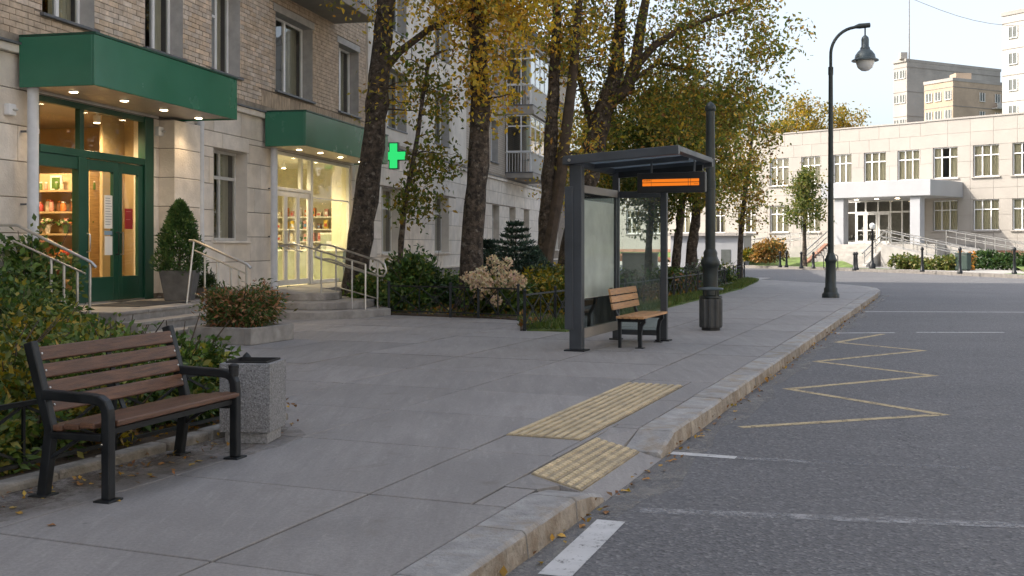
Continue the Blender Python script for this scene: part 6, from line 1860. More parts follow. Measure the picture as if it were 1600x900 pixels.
# bed in front of the house
MG = 'shrubs in the bed along the house'
def shp(px, z): return (at(px, 480, z)[0], z)
for i, (px, z, r_, h_, n, ls, pal, wt, lab) in enumerate((
    (600, 24.6, 0.75, 0.62, 2600, 0.12, GRN, [3, 4, 3, 2], 'leafy green shrub beside the steel handrail loop'),
    (642, 24.0, 0.85, 0.75, 3200, 0.12, GRN, [4, 4, 2, 1], 'large green shrub under the thin young tree'),
    (676, 25.2, 0.8, 0.80, 2600, 0.12, DARK, [2, 4, 3], 'dark green shrub against the stone wall by maple trunk'),
    (708, 26.5, 0.6, 0.5, 1200, 0.11, GRN, [3, 3, 3, 1], 'small green shrub left of the maple trunk'),
    (868, 23.5, 0.75, 0.48, 2200, 0.11, YEL, [4, 3, 3, 2], 'yellow green shrub right of the hydrangea'),
    (846, 25.6, 0.8, 0.60, 2000, 0.11, YEL, [4, 4, 2, 3], 'yellowing shrub behind the hydrangea'),
    (884, 26.0, 0.8, 0.65, 2000, 0.11, RUST, [5, 3, 2, 1, 3], 'rust tinged shrub beside the shelter post'),
    (800, 30.0, 0.9, 0.6, 1600, 0.12, RUST, [3, 3, 3, 1, 2], 'reddish shrub between the spruces and twin trunks'),
    (995, 30.0, 0.8, 0.5, 1600, 0.11, [(0.12, 0.11, 0.07), (0.18, 0.15, 0.10), (0.06, 0.08, 0.03)], [3, 3, 3], 'dry brownish shrub behind the shelter bench'),
    (1065, 33.0, 0.8, 0.5, 1500, 0.11, RUST, [4, 3, 3, 1, 3], 'reddish low shrub under the yellowing tree'),
    (1092, 36.0, 0.8, 0.55, 1500, 0.11, [(0.10, 0.13, 0.10), (0.17, 0.19, 0.15), (0.05, 0.08, 0.03)], [3, 3, 3], 'silvery green shrub behind the far fence'),
    (1030, 33.0, 0.9, 0.5, 1700, 0.11, GRN, [4, 3, 2, 1], 'green shrub behind the fence by shelter end'),
    (1125, 40.0, 0.9, 0.55, 1500, 0.12, GRN, [3, 3, 3, 2], 'green shrub near the fence end'),
    (940, 29.0, 0.9, 0.6, 1700, 0.11, GRN, [4, 4, 2, 1], 'green shrub behind the frosted shelter wall'))):
    shrub('garden_shrub', (*shp(px, z), G), (r_, r_, h_), n, ls, pal, wt, lab, MG, seed=80 + i, lumps=10, shell=0.4)
for i, (px, z, h, r, lab) in enumerate(((806, 27.5, 2.2, 1.15, 'taller blue green spruce by the stone wall'), (762, 28.5, 1.7, 0.85, 'shorter blue green spruce next to the maple trunk'), (835, 28.2, 1.4, 0.8, 'small spreading spruce left of the twin trunks'))):
    conifer('spruce', (*shp(px, z), G), h, r, 6500, 0.11, [(0.03, 0.06, 0.042), (0.05, 0.085, 0.06), (0.075, 0.11, 0.08)], [3, 4, 2], lab, 'spruces by the wall', tiers=True, seed=7 + i)
# hydrangea with flower heads
hx, hy = shp(778, 22.9)
hyd = shrub('hydrangea', (hx, hy, G), (0.85, 0.6, 0.50), 2600, 0.125, GRN, [2, 4, 4, 2], 'hydrangea bush with big cream flower heads behind the fence', seed=120, lumps=10, shell=0.4)
hyd.rotation_euler = (0, 0, 0)
hs = [(770, 408), (792, 412), (755, 425), (776, 424), (745, 432), (760, 440), (802, 432), (812, 437), (757, 446), (802, 446), (783, 441), (731, 433), (768, 455), (812, 444), (742, 442), (790, 430), (750, 458), (775, 470)]
for i, (px, py) in enumerate(hs):
    zz = 22.45 - 0.25 * (i % 3) + (0.35 if py < 430 else 0)
    c = at(px, py, zz)
    n = 90
    rs = np.random.default_rng(300 + i)
    d = rs.normal(size=(n, 3)); d /= np.linalg.norm(d, axis=1)[:, None]
    P_ = d * 0.115 * np.array([1, 1, 0.85]) * rs.uniform(0.75, 1.05, (n, 1))
    col = palette(n, [(0.66, 0.56, 0.38), (0.58, 0.45, 0.28), (0.62, 0.44, 0.33)], [3, 2, 1])
    o = link('flower_head', leaf_mesh('flower_head', P_, 0.062, col, 'shrubleaf', aspect=0.85, up=0.2, droop=0.0, outward=d, ow=0.5), hyd, (c[0] - hx, c[1] - hy, c[2] - G))
# grass, litter and fallen leaves
def scatter_poly(poly, n, rs):
    xs = [p[0] for p in poly]; ys = [p[1] for p in poly]
    out = []
    while len(out) < n:
        q = (rs.uniform(min(xs), max(xs)), rs.uniform(min(ys), max(ys)))
        if in_poly(q, poly): out.append(q)
    return out
rs = np.random.default_rng(77)
def grass(name, poly, n, z, size, label, pal=[(0.06, 0.10, 0.022), (0.10, 0.14, 0.03), (0.17, 0.165, 0.045)], wt=[3, 4, 1]):
    q = np.array(scatter_poly(poly, n, rs))
    P_ = np.column_stack([q, np.full(n, z)])
    o = link(name, leaf_mesh(name, P_, size, palette(n, pal, wt), 'shrubleaf', aspect=0.16, up=-0.1, droop=-2.2))
    tag(o, label, 'grass', kind='stuff')
grass('verge_grass', [ST(18.35, 4.0), ST(24, 4.03), ST(30, 4.18), ST(38, 4.43), ST(45.6, 5.1), ST(47.2, 5.95), ST(36, 4.95), ST(26, 4.75), ST(18.3, 4.8)], 15000, 0.165, 0.13, 'short green grass of the verge outside the iron fence')
grass('bed_grass', [(-2.55, 23.2), (0.1, 21.5), ST(18.4, 4.9), ST(30, 4.8), ST(46, 6.0), ST(46, 8.0), (-1, 30), (-3, 26)], 12000, 0.16, 0.11, 'patchy grass between shrubs in the house bed')
def litter(name, pts, size, label, z, pal=[(0.36, 0.20, 0.03), (0.28, 0.13, 0.03), (0.17, 0.085, 0.03), (0.42, 0.28, 0.05)], wt=[3, 3, 3, 2]):
    q = np.array(pts); n = len(q)
    P_ = np.column_stack([q, np.full(n, z) + rs.uniform(0, 0.02, n)])
    tag(link(name, leaf_mesh(name, P_, size, palette(n, pal, wt), 'shrubleaf', aspect=0.7, up=3.0, droop=0.0)), label, 'leaves', kind='stuff')
litter('leaf_litter', scatter_poly(BED_M[:9] + [UV(40, 2)] + BED_M[-3:], 5200, rs), 0.11, 'brown and yellow leaf litter under the trees of the house bed', 0.17)
litter('leaf_litter', scatter_poly([ST(3.5, 3.38), ST(9.1, 3.38), ST(9.1, 4.2), ST(3.5, 4.2)], 700, rs), 0.06, 'dry leaf litter at the foot of the fence behind bench', 0.195)
litter('gutter_litter', [ST(s_, 0.02 - abs(rs.normal()) * 0.07) for s_ in rs.uniform(2, 36, 330)], 0.045, 'small dry leaves gathered in the gutter', 0.008)
litter('gutter_litter', [ST(s_, 3.15 - abs(rs.normal()) * 0.18) for s_ in rs.uniform(4.5, 8.6, 110)], 0.04, 'small dry leaf crumbs along the edging stones', 0.146)
# single leaves one can point at
LM = []
for k in range(4):
    m = MB()
    n = 7
    out_ = [(0.0, -0.5), (0.22, -0.3), (0.36, 0.0), (0.2, 0.3), (0.0, 0.5), (-0.2, 0.32), (-0.34, 0.02), (-0.2, -0.3)]
    vv = [(0, 0, 0.10)] + [(x * (1 + 0.15 * math.sin(k * 3 + i)), y, 0.25 * abs(x) + 0.12 * math.sin(i * 2 + k) ** 2) for i, (x, y) in enumerate(out_)]
    m.add(vv, [(0, 1 + i, 1 + (i + 1) % 8) for i in range(8)])
    pm('dryleaf%d' % k, [(0.46, 0.27, 0.045), (0.38, 0.18, 0.04), (0.24, 0.11, 0.035), (0.50, 0.34, 0.08)][k], 0.6, var=0.25, scale=30)
    LM.append(m.mesh('fallen_leaf', 'dryleaf%d' % k))
LN = ['golden', 'orange brown', 'dark brown', 'pale yellow']
spots = [P(px, py) for px, py in ((70, 771), (81, 770), (80, 822), (118, 755), (125, 758), (184, 784), (190, 741), (215, 741), (232, 729), (252, 726), (268, 724), (300, 727), (311, 722), (334, 716), (118, 750), (143, 757), (205, 745), (20, 795), (160, 760), (240, 747), (270, 735), (30, 803))]
gut = [(s_, -0.02 - 0.10 * ((i * 7) % 5) / 5) for i, s_ in enumerate((6.5, 6.75, 7.1, 7.7, 8.1, 8.35, 8.6, 8.8, 9.3, 9.9, 10.2, 10.6, 11.4, 12.3, 13.0, 13.8, 14.7, 15.5, 16.4, 17.6, 18.8, 20, 21.6, 23.4))]
for i, q in enumerate(spots):
    k = (i * 3 + i // 4) % 4
    tag(link('fallen_leaf', LM[k], None, (*q, PAVE + 0.002), (rs.uniform(-.15, .15), rs.uniform(-.15, .15), rs.uniform(0, 6.28)), (0.055 * rs.uniform(0.7, 1.2),) * 3), LN[k] + ' fallen leaf on the paving by the bench', 'leaf', 'fallen leaves around the bench')
for i, (s_, t_) in enumerate(gut):
    k = (i * 5 + i // 3) % 4
    tag(link('fallen_leaf', LM[k], None, (*ST(s_, t_), 0.006), (rs.uniform(-.2, .2), rs.uniform(-.2, .2), rs.uniform(0, 6.28)), (0.065 * rs.uniform(0.7, 1.2),) * 3), LN[k] + ' fallen leaf on the asphalt at the kerb foot', 'leaf', 'fallen leaves along the kerb')

# ------------------------------------------------------------------ school across the side street
SCX = (0.70, -0.714)
SCR = math.atan2(SCX[1], SCX[0])
SO = (22.1, 88.0)
def SW(w, p):
    """w along the school front (rightwards), p out of it"""
    return (SO[0] + SCX[0] * w + SCX[1] * p, SO[1] + SCX[1] * w - SCX[0] * p)
scb = thing('school_building', (*SO, 0), SCR, 'long two storey cream school with entrance canopy across the side street', 'building')
W0, W1, STOP = -30.0, 26.0, 10.6
wins = []
for (a, b) in ((-28.5, -26.8), (-25.6, -23.9), (-22.6, -20.9), (-19.6, -17.9), (-16.6, -14.9), (-13.6, -11.9), (-10.6, -8.9), (-7.5, -5.8), (-4.45, -2.75), (-1.43, 0.30), (1.46, 3.12), (4.25, 5.80), (6.84, 8.60), (9.53, 11.2), (12.4, 14.2), (15.3, 17.1), (18.0, 19.8), (20.9, 22.7), (23.6, 25.3)):
    wins.append((a, b, 6.43, 8.66))
    if not (5.0 < b and a < 11.5) : wins.append((a, b, 2.66, 4.83))
SDOOR = (5.4, 10.6, 1.72, 5.0)
def sproj(w): return 0.0 if w < 11.86 else 0.35       # right part stands slightly proud
m = MB()
wall_cells(m, [(W0, 11.86, 0.0, STOP)], wins + [SDOOR], v=-0.03); wall_cells(m, [(11.86, W1, 0.0, STOP)], wins, v=0.32)
m.quad((11.86, -0.34, 0), (11.86, -0.34, STOP), (11.86, 0.03, STOP), (11.86, 0.03, 0))
m.build('backing_wall', 'schooljoint', scb)
m = MB(); m.box(W0, W1, 11.7, 12, 0, STOP); m.box(W0, W0 + 0.3, 0.05, 11.7, 0, STOP); m.box(W1 - 0.3, W1, 0.0, 11.7, 0, STOP); m.build('outer_wall', 'schoolwall', scb)
m = MB(); m.box(W0, W1, 0.6, 12, STOP - 0.5, STOP - 0.3); m.build('roof', 'roofdark', scb)
m = MB(); m.box(W0, 11.84, -0.08, 0.3, STOP, STOP + 0.10); m.box(11.84, W1, -0.43, 0.3, STOP, STOP + 0.12); m.build('parapet_cap', 'towergrey', scb)
m = MB(); m.box(W0 + 0.4, W1 - 0.4, 2.6, 2.8, 0, STOP - 0.5); m.box(W0 + 0.4, W1 - 0.4, 0.5, 2.6, 5.5, 5.7); m.build('inner_wall', 'reveal', scb)
# cladding panels
pan = []
zr = [1.25, 2.10, 2.66, 3.75, 4.83, 5.63, 6.43, 7.55, 8.66, 9.62, STOP]
for k in range(len(zr) - 1):
    u = W0 + (0.8 if k % 2 else 0.0)
    while u < W1:
        pan.append((max(u, W0), min(u + 1.62, W1, 11.86 if u < 11.86 else 99), zr[k], zr[k + 1])); u = min(u + 1.62, 11.86) if u < 11.86 < u + 1.62 else u + 1.62
far_p = MB(); npan = 0
for (a0, a1, b0, b1) in rect_diff(pan, wins + [SDOOR], 0.05):
    v = sproj(a0 + 0.01)
    if a0 > -6 and a1 < 22:
        MB().box(a0 + 0.008, a1 - 0.008, -v - 0.01, -v + 0.03, b0 + 0.008, b1 - 0.008).build('cladding_panel', 'schoolwall', scb); npan += 1
    else: far_p.box(a0 + 0.008, a1 - 0.008, -v - 0.01, -v + 0.03, b0 + 0.008, b1 - 0.008)
tag(far_p.build('cladding_panel', 'schoolwall', scb), kind='stuff')
m = MB(); m.box(W0, SDOOR[0] - 0.3, -0.06, 0.02, 0.0, 1.25); m.box(11.9, W1, -0.42, -0.33, 0.0, 1.25); m.build('plinth', 'redplinth', scb)
for h in wins:
    if h[0] < -20 or h[0] > 23: continue
    v = sproj(h[0])
    wd = window(h, -v + 0.16, 'grid', 'white_pvc', scb, 'far_glass', curtain='full' if random.random() < 0.7 else True, fw=0.07, sill=None)
    m = MB(); reveal(m, (h[0] + 0.004, h[1] - 0.004, h[2] + 0.004, h[3] - 0.004), 0.22, v + 0.008); m.build('reveal', 'schoolwall', wd)
    MB().box(h[0] - 0.12, h[1] + 0.12, -v - 0.14, -v + 0.10, h[2] - 0.09, h[2] - 0.004).build('sill', 'towergrey', wd)
# entrance: glazed front, canopy on columns
m = MB()
Y2 = 0.10
def fr2(x0, x1, z0, z1): m.box(x0, x1, Y2 - 0.05, Y2 + 0.05, z0, z1)
xs = [5.4, 6.15, 6.95, 7.95, 8.95, 9.85, 10.6]
for x in xs: fr2(x - 0.06, x + 0.06, 1.72, 5.0)
for i in range(6):
    fr2(xs[i] + 0.06, xs[i + 1] - 0.06, 4.05, 4.17); fr2(xs[i] + 0.06, xs[i + 1] - 0.06, 4.9, 5.0); fr2(xs[i] + 0.06, xs[i + 1] - 0.06, 1.72, 1.86)
m.build('entrance_frame', 'greyframe', scb)
for i in range(6):
    MB().quad((xs[i], Y2, 1.8), (xs[i + 1], Y2, 1.8), (xs[i + 1], Y2, 5.0), (xs[i], Y2, 5.0)).build('entrance_pane', 'far_glass', scb)
for i in (1, 2, 3):
    m = MB(); x0, x1 = xs[i] + 0.065, xs[i + 1] - 0.065
    for (p, q, r, s_) in ((x0, x0 + 0.10, 1.74, 4.04), (x1 - 0.10, x1, 1.74, 4.04), (x0 + 0.1, x1 - 0.1, 1.74, 1.95), (x0 + 0.1, x1 - 0.1, 3.92, 4.04), (x0 + 0.1, x1 - 0.1, 2.7, 2.78)): m.box(p, q, Y2 - 0.085, Y2 - 0.055, r, s_)
    d = m.build('door', 'greyframe', scb)
    MB().tube([(x1 - 0.18, Y2 - 0.10, 2.6), (x1 - 0.18, Y2 - 0.10, 3.0)], 0.02, 6).build('handle', 'steel', d)
m = MB(); m.box(4.9, 11.2, 0.25, 6.0, 1.55, 1.70); m.build('lobby_floor', 'step', scb)
m = MB(); m.box(6.4, 14.6, -5.6, -0.38 + 0.0, 5.0, 6.1); m.box(6.4, 11.85, -0.38, -0.012, 5.0, 6.1); m.build('entrance_canopy', 'schoolwhite', scb, bevel=0.03)
for w in (7.7, 13.4): MB().box(w - 0.36, w + 0.36, -5.36, -4.64, 1.6, 4.999).build('column', 'schoolwhite', scb, bevel=0.02)
for i, w in enumerate((7.6, 9.2, 10.8)):
    MB().lathe([(0.14, 4.975), (0.14, 4.998)], 12, (w, -2.6)).build('ceiling_light', 'downlight', scb)
# platform, stairs, ramps
plat = thing('school_steps', (*SO, 0), SCR, 'wide concrete stairs and platform before the school doors', 'steps')
MB().box(5.6, 15.2, -6.2, -0.43, 0.1, 1.68).build('platform', 'concrete', plat, bevel=0.02)
for k in range(9):
    MB().box(7.3, 11.6, -6.2 - 0.34 * (k + 1), -6.2 - 0.34 * k, 0.08, 1.68 - 0.165 * (k + 1)).build('stair', 'concrete', plat)
for w in (7.0, 11.6):
    m = MB(); m.add([(w, -6.2, 0.08), (w + 0.3, -6.2, 0.08), (w + 0.3, -9.4, 0.08), (w, -9.4, 0.08), (w, -6.2, 1.75), (w + 0.3, -6.2, 1.75), (w + 0.3, -9.4, 0.25), (w, -9.4, 0.25)], [(0, 1, 2, 3), (7, 6, 5, 4), (0, 4, 5, 1), (1, 5, 6, 2), (2, 6, 7, 3), (3, 7, 4, 0)])
    m.build('cheek_wall', 'redplinth' if w < 8 else 'concrete', plat)
def ramp(w0, w1, p0, p1, h0, h1, label):
    t = thing('ramp', (*SO, 0), SCR, label, 'ramp')
    m = MB(); m.add([(w0, -p0, 0.05), (w1, -p0, 0.05), (w1, -p1, 0.05), (w0, -p1, 0.05), (w0, -p0, h0), (w1, -p0, h1), (w1, -p1, h1), (w0, -p1, h0)], [(0, 1, 2, 3), (7, 6, 5, 4), (0, 4, 5, 1), (1, 5, 6, 2), (2, 6, 7, 3), (3, 7, 4, 0)])
    m.build('slope', 'concrete', t)
    for pp in (p0, p1):
        for dz in (0.55, 0.95):
            pts = [(w0, -pp, h0 + dz), (w1, -pp, h1 + dz)]
            MB().tube(pts, 0.035, 6).build('rail', 'steel', t, smooth=True)
        n = max(2, int(abs(w1 - w0) / 1.3))
        for k in range(n + 1):
            f = k / n
            MB().tube([(w0 + (w1 - w0) * f, -pp, h0 + (h1 - h0) * f), (w0 + (w1 - w0) * f, -pp, h0 + (h1 - h0) * f + 0.95)], 0.03, 6).build('post', 'steel', t, smooth=True)
        MB().tube(arc((w1, -pp, h1 + 0.75), 0.2, R(90), R(-90), 8), 0.035, 6).build('rail_end', 'steel', t, smooth=True)
ramp(15.25, 21.8, 3.0, 4.6, 1.66, 0.45, 'long ramp with steel rails right of the school canopy along wall')
ramp(12.2, 18.6, 6.4, 7.9, 1.66, 0.28, 'front ramp with steel rails beside the school stairs')
ramp(5.5, -2.2, 4.4, 5.8, 1.66, 0.75, 'left ramp with steel rails by the round orange bush')
for (w, p0, p1, z0, z1) in ((7.25, 6.1, 9.2, 1.7, 0.25), (11.7, 6.1, 9.2, 1.7, 0.25)):
    rail('handrail', 'steel stair handrail %s the school steps' % ('left of' if w < 8 else 'right of'), [([(*SW(w, p0 - 0.4), z0 + 0.95), (*SW(w, p0), z0 + 0.95), (*SW(w, p1), z1 + 0.95), (*SW(w, p1 + 0.3), z1 + 0.8)], 0.045), ([(*SW(w, p0), z0 + 0.55), (*SW(w, p1), z1 + 0.55)], 0.035)],
         [((*SW(w, p), z), (*SW(w, p), z + 0.95)) for p, z in ((p0, z0), ((p0 + p1) / 2, (z0 + z1) / 2), (p1, z1))], rp=0.035)
# forecourt, lawn, far kerb
def fk(px, py): return P(px, py, 0.0)
k0, k1, k2, k3 = fk(1100, 416.5), fk(1290, 422), fk(1450, 428), fk(1660, 438)
fc = flat([k0, k1, k2, k3, SW(30, 8), SW(30, -1), SW(-32, -1), SW(-32, 4)], -0.02, 0.15, 'forecourt', 'concrete', 'pale paved forecourt before the school', 'pavement')
km = thing('kerb', (0, 0, 0), 0, 'dark kerb on the far side of the side street', 'kerb', kind='structure')
line = [k0, k1, k2, k3]
for a, b in zip(line[:-1], line[1:]):
    n = 12
    for k in range(n):
        p = Vector((*a, 0)).lerp(Vector((*b, 0)), k / n); q = Vector((*a, 0)).lerp(Vector((*b, 0)), (k + 1) / n)
        d = (q - p).normalized(); nn = Vector((d.y, -d.x, 0))
        MB().prism([tuple((p + d * 0.01)[:2]), tuple((q - d * 0.01)[:2]), tuple((q - d * 0.01 + nn * 0.3)[:2]), tuple((p + d * 0.01 + nn * 0.3)[:2])], -0.02, 0.19).build('kerb_stone', 'plinth', km)
def mound(name, poly, z, label, hmax):
    """low grass mound: polygon grid lifted towards its middle"""
    cx = sum(p[0] for p in poly) / len(poly); cy = sum(p[1] for p in poly) / len(poly)
    m = MB(); rings = [(1.0, 0.0), (0.85, 0.45), (0.6, 0.8), (0.3, 1.0)]
    n = len(poly)
    for f, h in rings:
        for p in poly: m.v.append((cx + (p[0] - cx) * f, cy + (p[1] - cy) * f, z + hmax * h))
    for r_ in range(3):
        for k in range(n): m.f.append((r_ * n + k, r_ * n + (k + 1) % n, (r_ + 1) * n + (k + 1) % n, (r_ + 1) * n + k))
    m.f.append(tuple(3 * n + k for k in range(n)))
    return tag(m.build(name, 'lawn', smooth=True), label, 'lawn', kind='structure')
def dense(poly, n=6):
    out = []
    for i in range(len(poly)):
        a = poly[i]; b = poly[(i + 1) % len(poly)]
        out += [(a[0] + (b[0] - a[0]) * k / n, a[1] + (b[1] - a[1]) * k / n) for k in range(n)]
    return out
def off(p, d):     # behind the far kerb, towards the school
    return (p[0] + 0.80 * d, p[1] + 0.60 * d)
def slope_lawn(front, back, z1, label):
    m = MB(); n = len(front)
    R_ = 6
    for r_ in range(R_ + 1):
        f = r_ / R_
        for a, b in zip(front, back): m.v.append((a[0] + (b[0] - a[0]) * f, a[1] + (b[1] - a[1]) * f, 0.156 + (z1 - 0.156) * (f ** 0.8)))
    for r_ in range(R_):
        for k in range(n - 1): m.f.append((r_ * n + k, r_ * n + k + 1, (r_ + 1) * n + k + 1, (r_ + 1) * n + k))
    return tag(m.build('lawn', 'lawn', smooth=True), label, 'lawn', kind='structure')
def lin(a, b, n): return [(a[0] + (b[0] - a[0]) * k / n, a[1] + (b[1] - a[1]) * k / n) for k in range(n + 1)]
slope_lawn(lin(off(fk(1120, 416.8), 2.3), off(fk(1305, 422.5), 2.3), 8), lin(SW(-20, 0.1), SW(5.0, 3.0), 8), 1.0, 'green lawn left of the school stairs')
slope_lawn(lin(off(fk(1530, 431.5), 4.5), off(fk(1660, 438), 2.5), 6), lin(SW(19.0, 5.0), SW(27, 0.5), 6), 0.75, 'green lawn right of the school ramps')
gp = [(fk(1163, 418), fk(1380, 425.3)), (fk(1560, 433), fk(1660, 438))]
for i, (a, b) in enumerate(gp):
    tag(MB().prism([off(a, 0.5), off(b, 0.5), off(b, 1.5), off(a, 1.5)], 0.05, 0.175).build('grass_strip', 'lawn'), 'thin grass strip behind the far kerb ' + ('left of the stairs' if i == 0 else 'by the right lawn'), 'lawn', kind='structure')
# school planting
shrub('round_bush', (*at(1203, 405, 76)[:2], 0.55), (1.35, 1.2, 0.85), 2600, 0.24, [(0.36, 0.20, 0.06), (0.24, 0.15, 0.05), (0.09, 0.10, 0.03)], [4, 3, 3], 'round bush with orange autumn leaves on the school lawn', seed=200, lumps=12, shell=0.6)
shrub('round_bush', (*at(1175, 405, 79)[:2], 0.5), (1.0, 0.9, 0.55), 1400, 0.22, YEL, [3, 4, 3, 2], 'low yellow bush beside the round orange bush', seed=201, shell=0.6)
for i, px in enumerate((1404, 1420, 1438, 1456, 1474, 1490)):
    shrub('hedge_bush', (*at(px, 415, 66.5 - i * 0.7)[:2], 0.14), (0.75, 0.6, 0.52), 1000, 0.17, [(0.07, 0.11, 0.025), (0.13, 0.15, 0.04), (0.25, 0.22, 0.07)], [3, 4, 2], 'clipped green hedge bush in front of the school ramp', 'hedge bushes by the school ramp', seed=210 + i, lumps=8, shell=0.5)
for i, px in enumerate((1535, 1552, 1572, 1592)):
    shrub('hedge_bush', (*at(px, 405, 66 - i)[:2], 0.3), (0.9, 0.7, 0.6), 900, 0.2, DARK, [3, 4, 3], 'dark evergreen bush behind the right school lawn', 'dark bushes by the right lawn', seed=220 + i, shell=0.5)
# bins, bollards and rails before the school
sbn = thing('litter_bin', (*at(1505, 418, 62.5)[:2], 0.15), SCR, 'dark green rectangular bin before the school hedge', 'litter bin')
MB().box(-0.36, 0.36, -0.3, 0.3, 0.05, 0.95).build('body', 'greenbin', sbn, bevel=0.05); MB().box(-0.4, 0.4, -0.34, 0.34, 0.951, 1.05).build('lid', 'greenbin', sbn, bevel=0.04); MB().box(-0.3, 0.3, -0.25, 0.25, 0, 0.05).build('foot', 'binliner', sbn)
shrub('flowering_plant', (*at(1512, 390, 64)[:2], 0.15), (0.5, 0.5, 0.65), 500, 0.16, [(0.5, 0.2, 0.02), (0.35, 0.16, 0.03), (0.08, 0.1, 0.03)], [3, 2, 2], 'plant with orange flowers behind the green bin', seed=230)
def bollard(px, py, h, label, group):
    z = (CAM_H - 0.16) * FOC / (py - HORIZON)
    t = thing('bollard', (*at(px, py, z)[:2], 0.15), 0, label, 'bollard', group)
    MB().lathe([(0.13, 0), (0.13, 0.12), (0.09, 0.16), (0.07, 0.5), (0.06, h - 0.15)], 12).build('shaft', 'blackmetal', t, smooth=True)
    MB().lathe([(0.09, h - 0.15), (0.10, h - 0.08), (0.06, h), (0.01, h + 0.03)], 12).build('cap', 'blackmetal', t, smooth=True)
for px, py in ((1219, 418), (1229, 418), (1252, 420), (1271, 420), (1335, 423), (1338.5, 422), (1441, 425), (1500, 428), (1585, 429)):
    bollard(px, py - 0.5, 1.35 if px > 1400 else 1.05, 'slim black bollard before the school', 'black bollards before the school')
for i, px in enumerate((1278, 1300)):
    z = 69.0
    t = thing('bicycle_rack', (*at(px, 420, z)[:2], 0.15), SCR, 'black hoop bicycle rack by the school lawn', 'bicycle rack', 'hoop racks by the school lawn')
    MB().tube([(-0.4, 0, 0), (-0.4, 0, 0.75), (-0.3, 0, 0.85), (0.3, 0, 0.85), (0.4, 0, 0.75), (0.4, 0, 0)], 0.03, 8).build('hoop', 'blackmetal', t, smooth=True)
# lantern before the stairs
lt = thing('lantern_post', (*at(1363, 421, 66)[:2], 0.15), 0, 'short black lantern post before the school stairs', 'street lamp')
MB().lathe([(0.2, 0), (0.2, 0.3), (0.1, 0.4), (0.07, 0.6), (0.06, 2.4), (0.1, 2.45)], 12).build('pole', 'blackmetal', lt, smooth=True)
MB().lathe([(0.10, 2.451), (0.17, 2.55), (0.17, 2.72), (0.05, 2.82)], 12).build('lamp', 'frosted', lt, smooth=True)
# trees around the school
z = 70.0; b = (at(1257, 415, z)[0], z, 0.3)
tree('lawn_tree', b, trunk_px(b, z, [(1256, 0, 0.16), (1257, 385, 0.14), (1257, 340, 0.10), (1258, 290, 0.04)]), [(0.0, 0, 3.6, 1.55, 1.4, 0.9, 1.2), (0.05, 0, 4.9, 1.1, 1.0, 0.8, 0.8), (0.1, 0, 5.8, 0.6, 0.6, 0.5, 0.3)], 4200, 0.19, [(0.07, 0.10, 0.025), (0.13, 0.15, 0.04), (0.24, 0.21, 0.06)], [3, 4, 2], 'small rounded green tree on the school lawn', twigs=60, trunk_n=8, seed=60, sigma=0.34)
z = 118.0
for i, (px, top, w_, lab) in enumerate(((1262, 150, 3.6, 'yellow tree rising behind the school roof beside the lamp'), (1315, 160, 3.2, 'second yellow tree top behind the school roof'), (1345, 185, 2.0, 'low yellow tree top at the roof edge near tall blocks'))):
    b = (at(px, 400, z + i * 3)[0], z + i * 3, 0.0)
    hh = CAM_H + (HORIZON - top) / FOC * z
    tree('background_tree', b, [(0, 0, -0.1, 0.35), (0, 0, hh * 0.45, 0.28), (0.1, 0, hh * 0.75, 0.15), (0, 0, hh * 0.98, 0.04)], [(0, 0, hh - 3.0, w_, w_, 3.0, 1), (-w_ * 0.4, 0, hh - 4.5, w_ * 0.9, w_, 2.4, 0.8)], 5200, 0.33, [(0.34, 0.23, 0.045), (0.26, 0.20, 0.045), (0.15, 0.15, 0.04)], [4, 3, 2], lab, 'trees behind the school', twigs=90, trunk_n=8, seed=70 + i, sigma=0.6)
# pale garden wall and low outbuilding beyond the bed
gw = thing('garden_wall', (*at(1000, 415, 46)[:2], 0.0), RROT - math.pi / 2, 'low pale concrete wall seen through the shelter glass', 'wall')
MB().box(-0.75, 0.75, -0.1, 0.1, 0, 1.25).build('panel', 'concrete', gw, bevel=0.01); MB().box(-0.8, 0.8, -0.14, 0.14, 1.251, 1.31).build('coping', 'concrete', gw)
ob = thing('outbuilding', (*at(1115, 410, 80)[:2], 0.0), R(-20), 'low grey white outbuilding beyond the fence end', 'building')
MB().box(-3.2, 2.2, 0, 4, 0, 2.3).build('wall', 'schoolwhite', ob); MB().box(-3.4, 2.4, -0.25, 4.2, 2.301, 2.5).build('roof', 'towergrey', ob)
for x in (-1.6, 0.9): MB().box(x - 0.35, x + 0.35, -0.02, 0.02, 0.3, 1.3).build('window', 'doorgrey', ob)

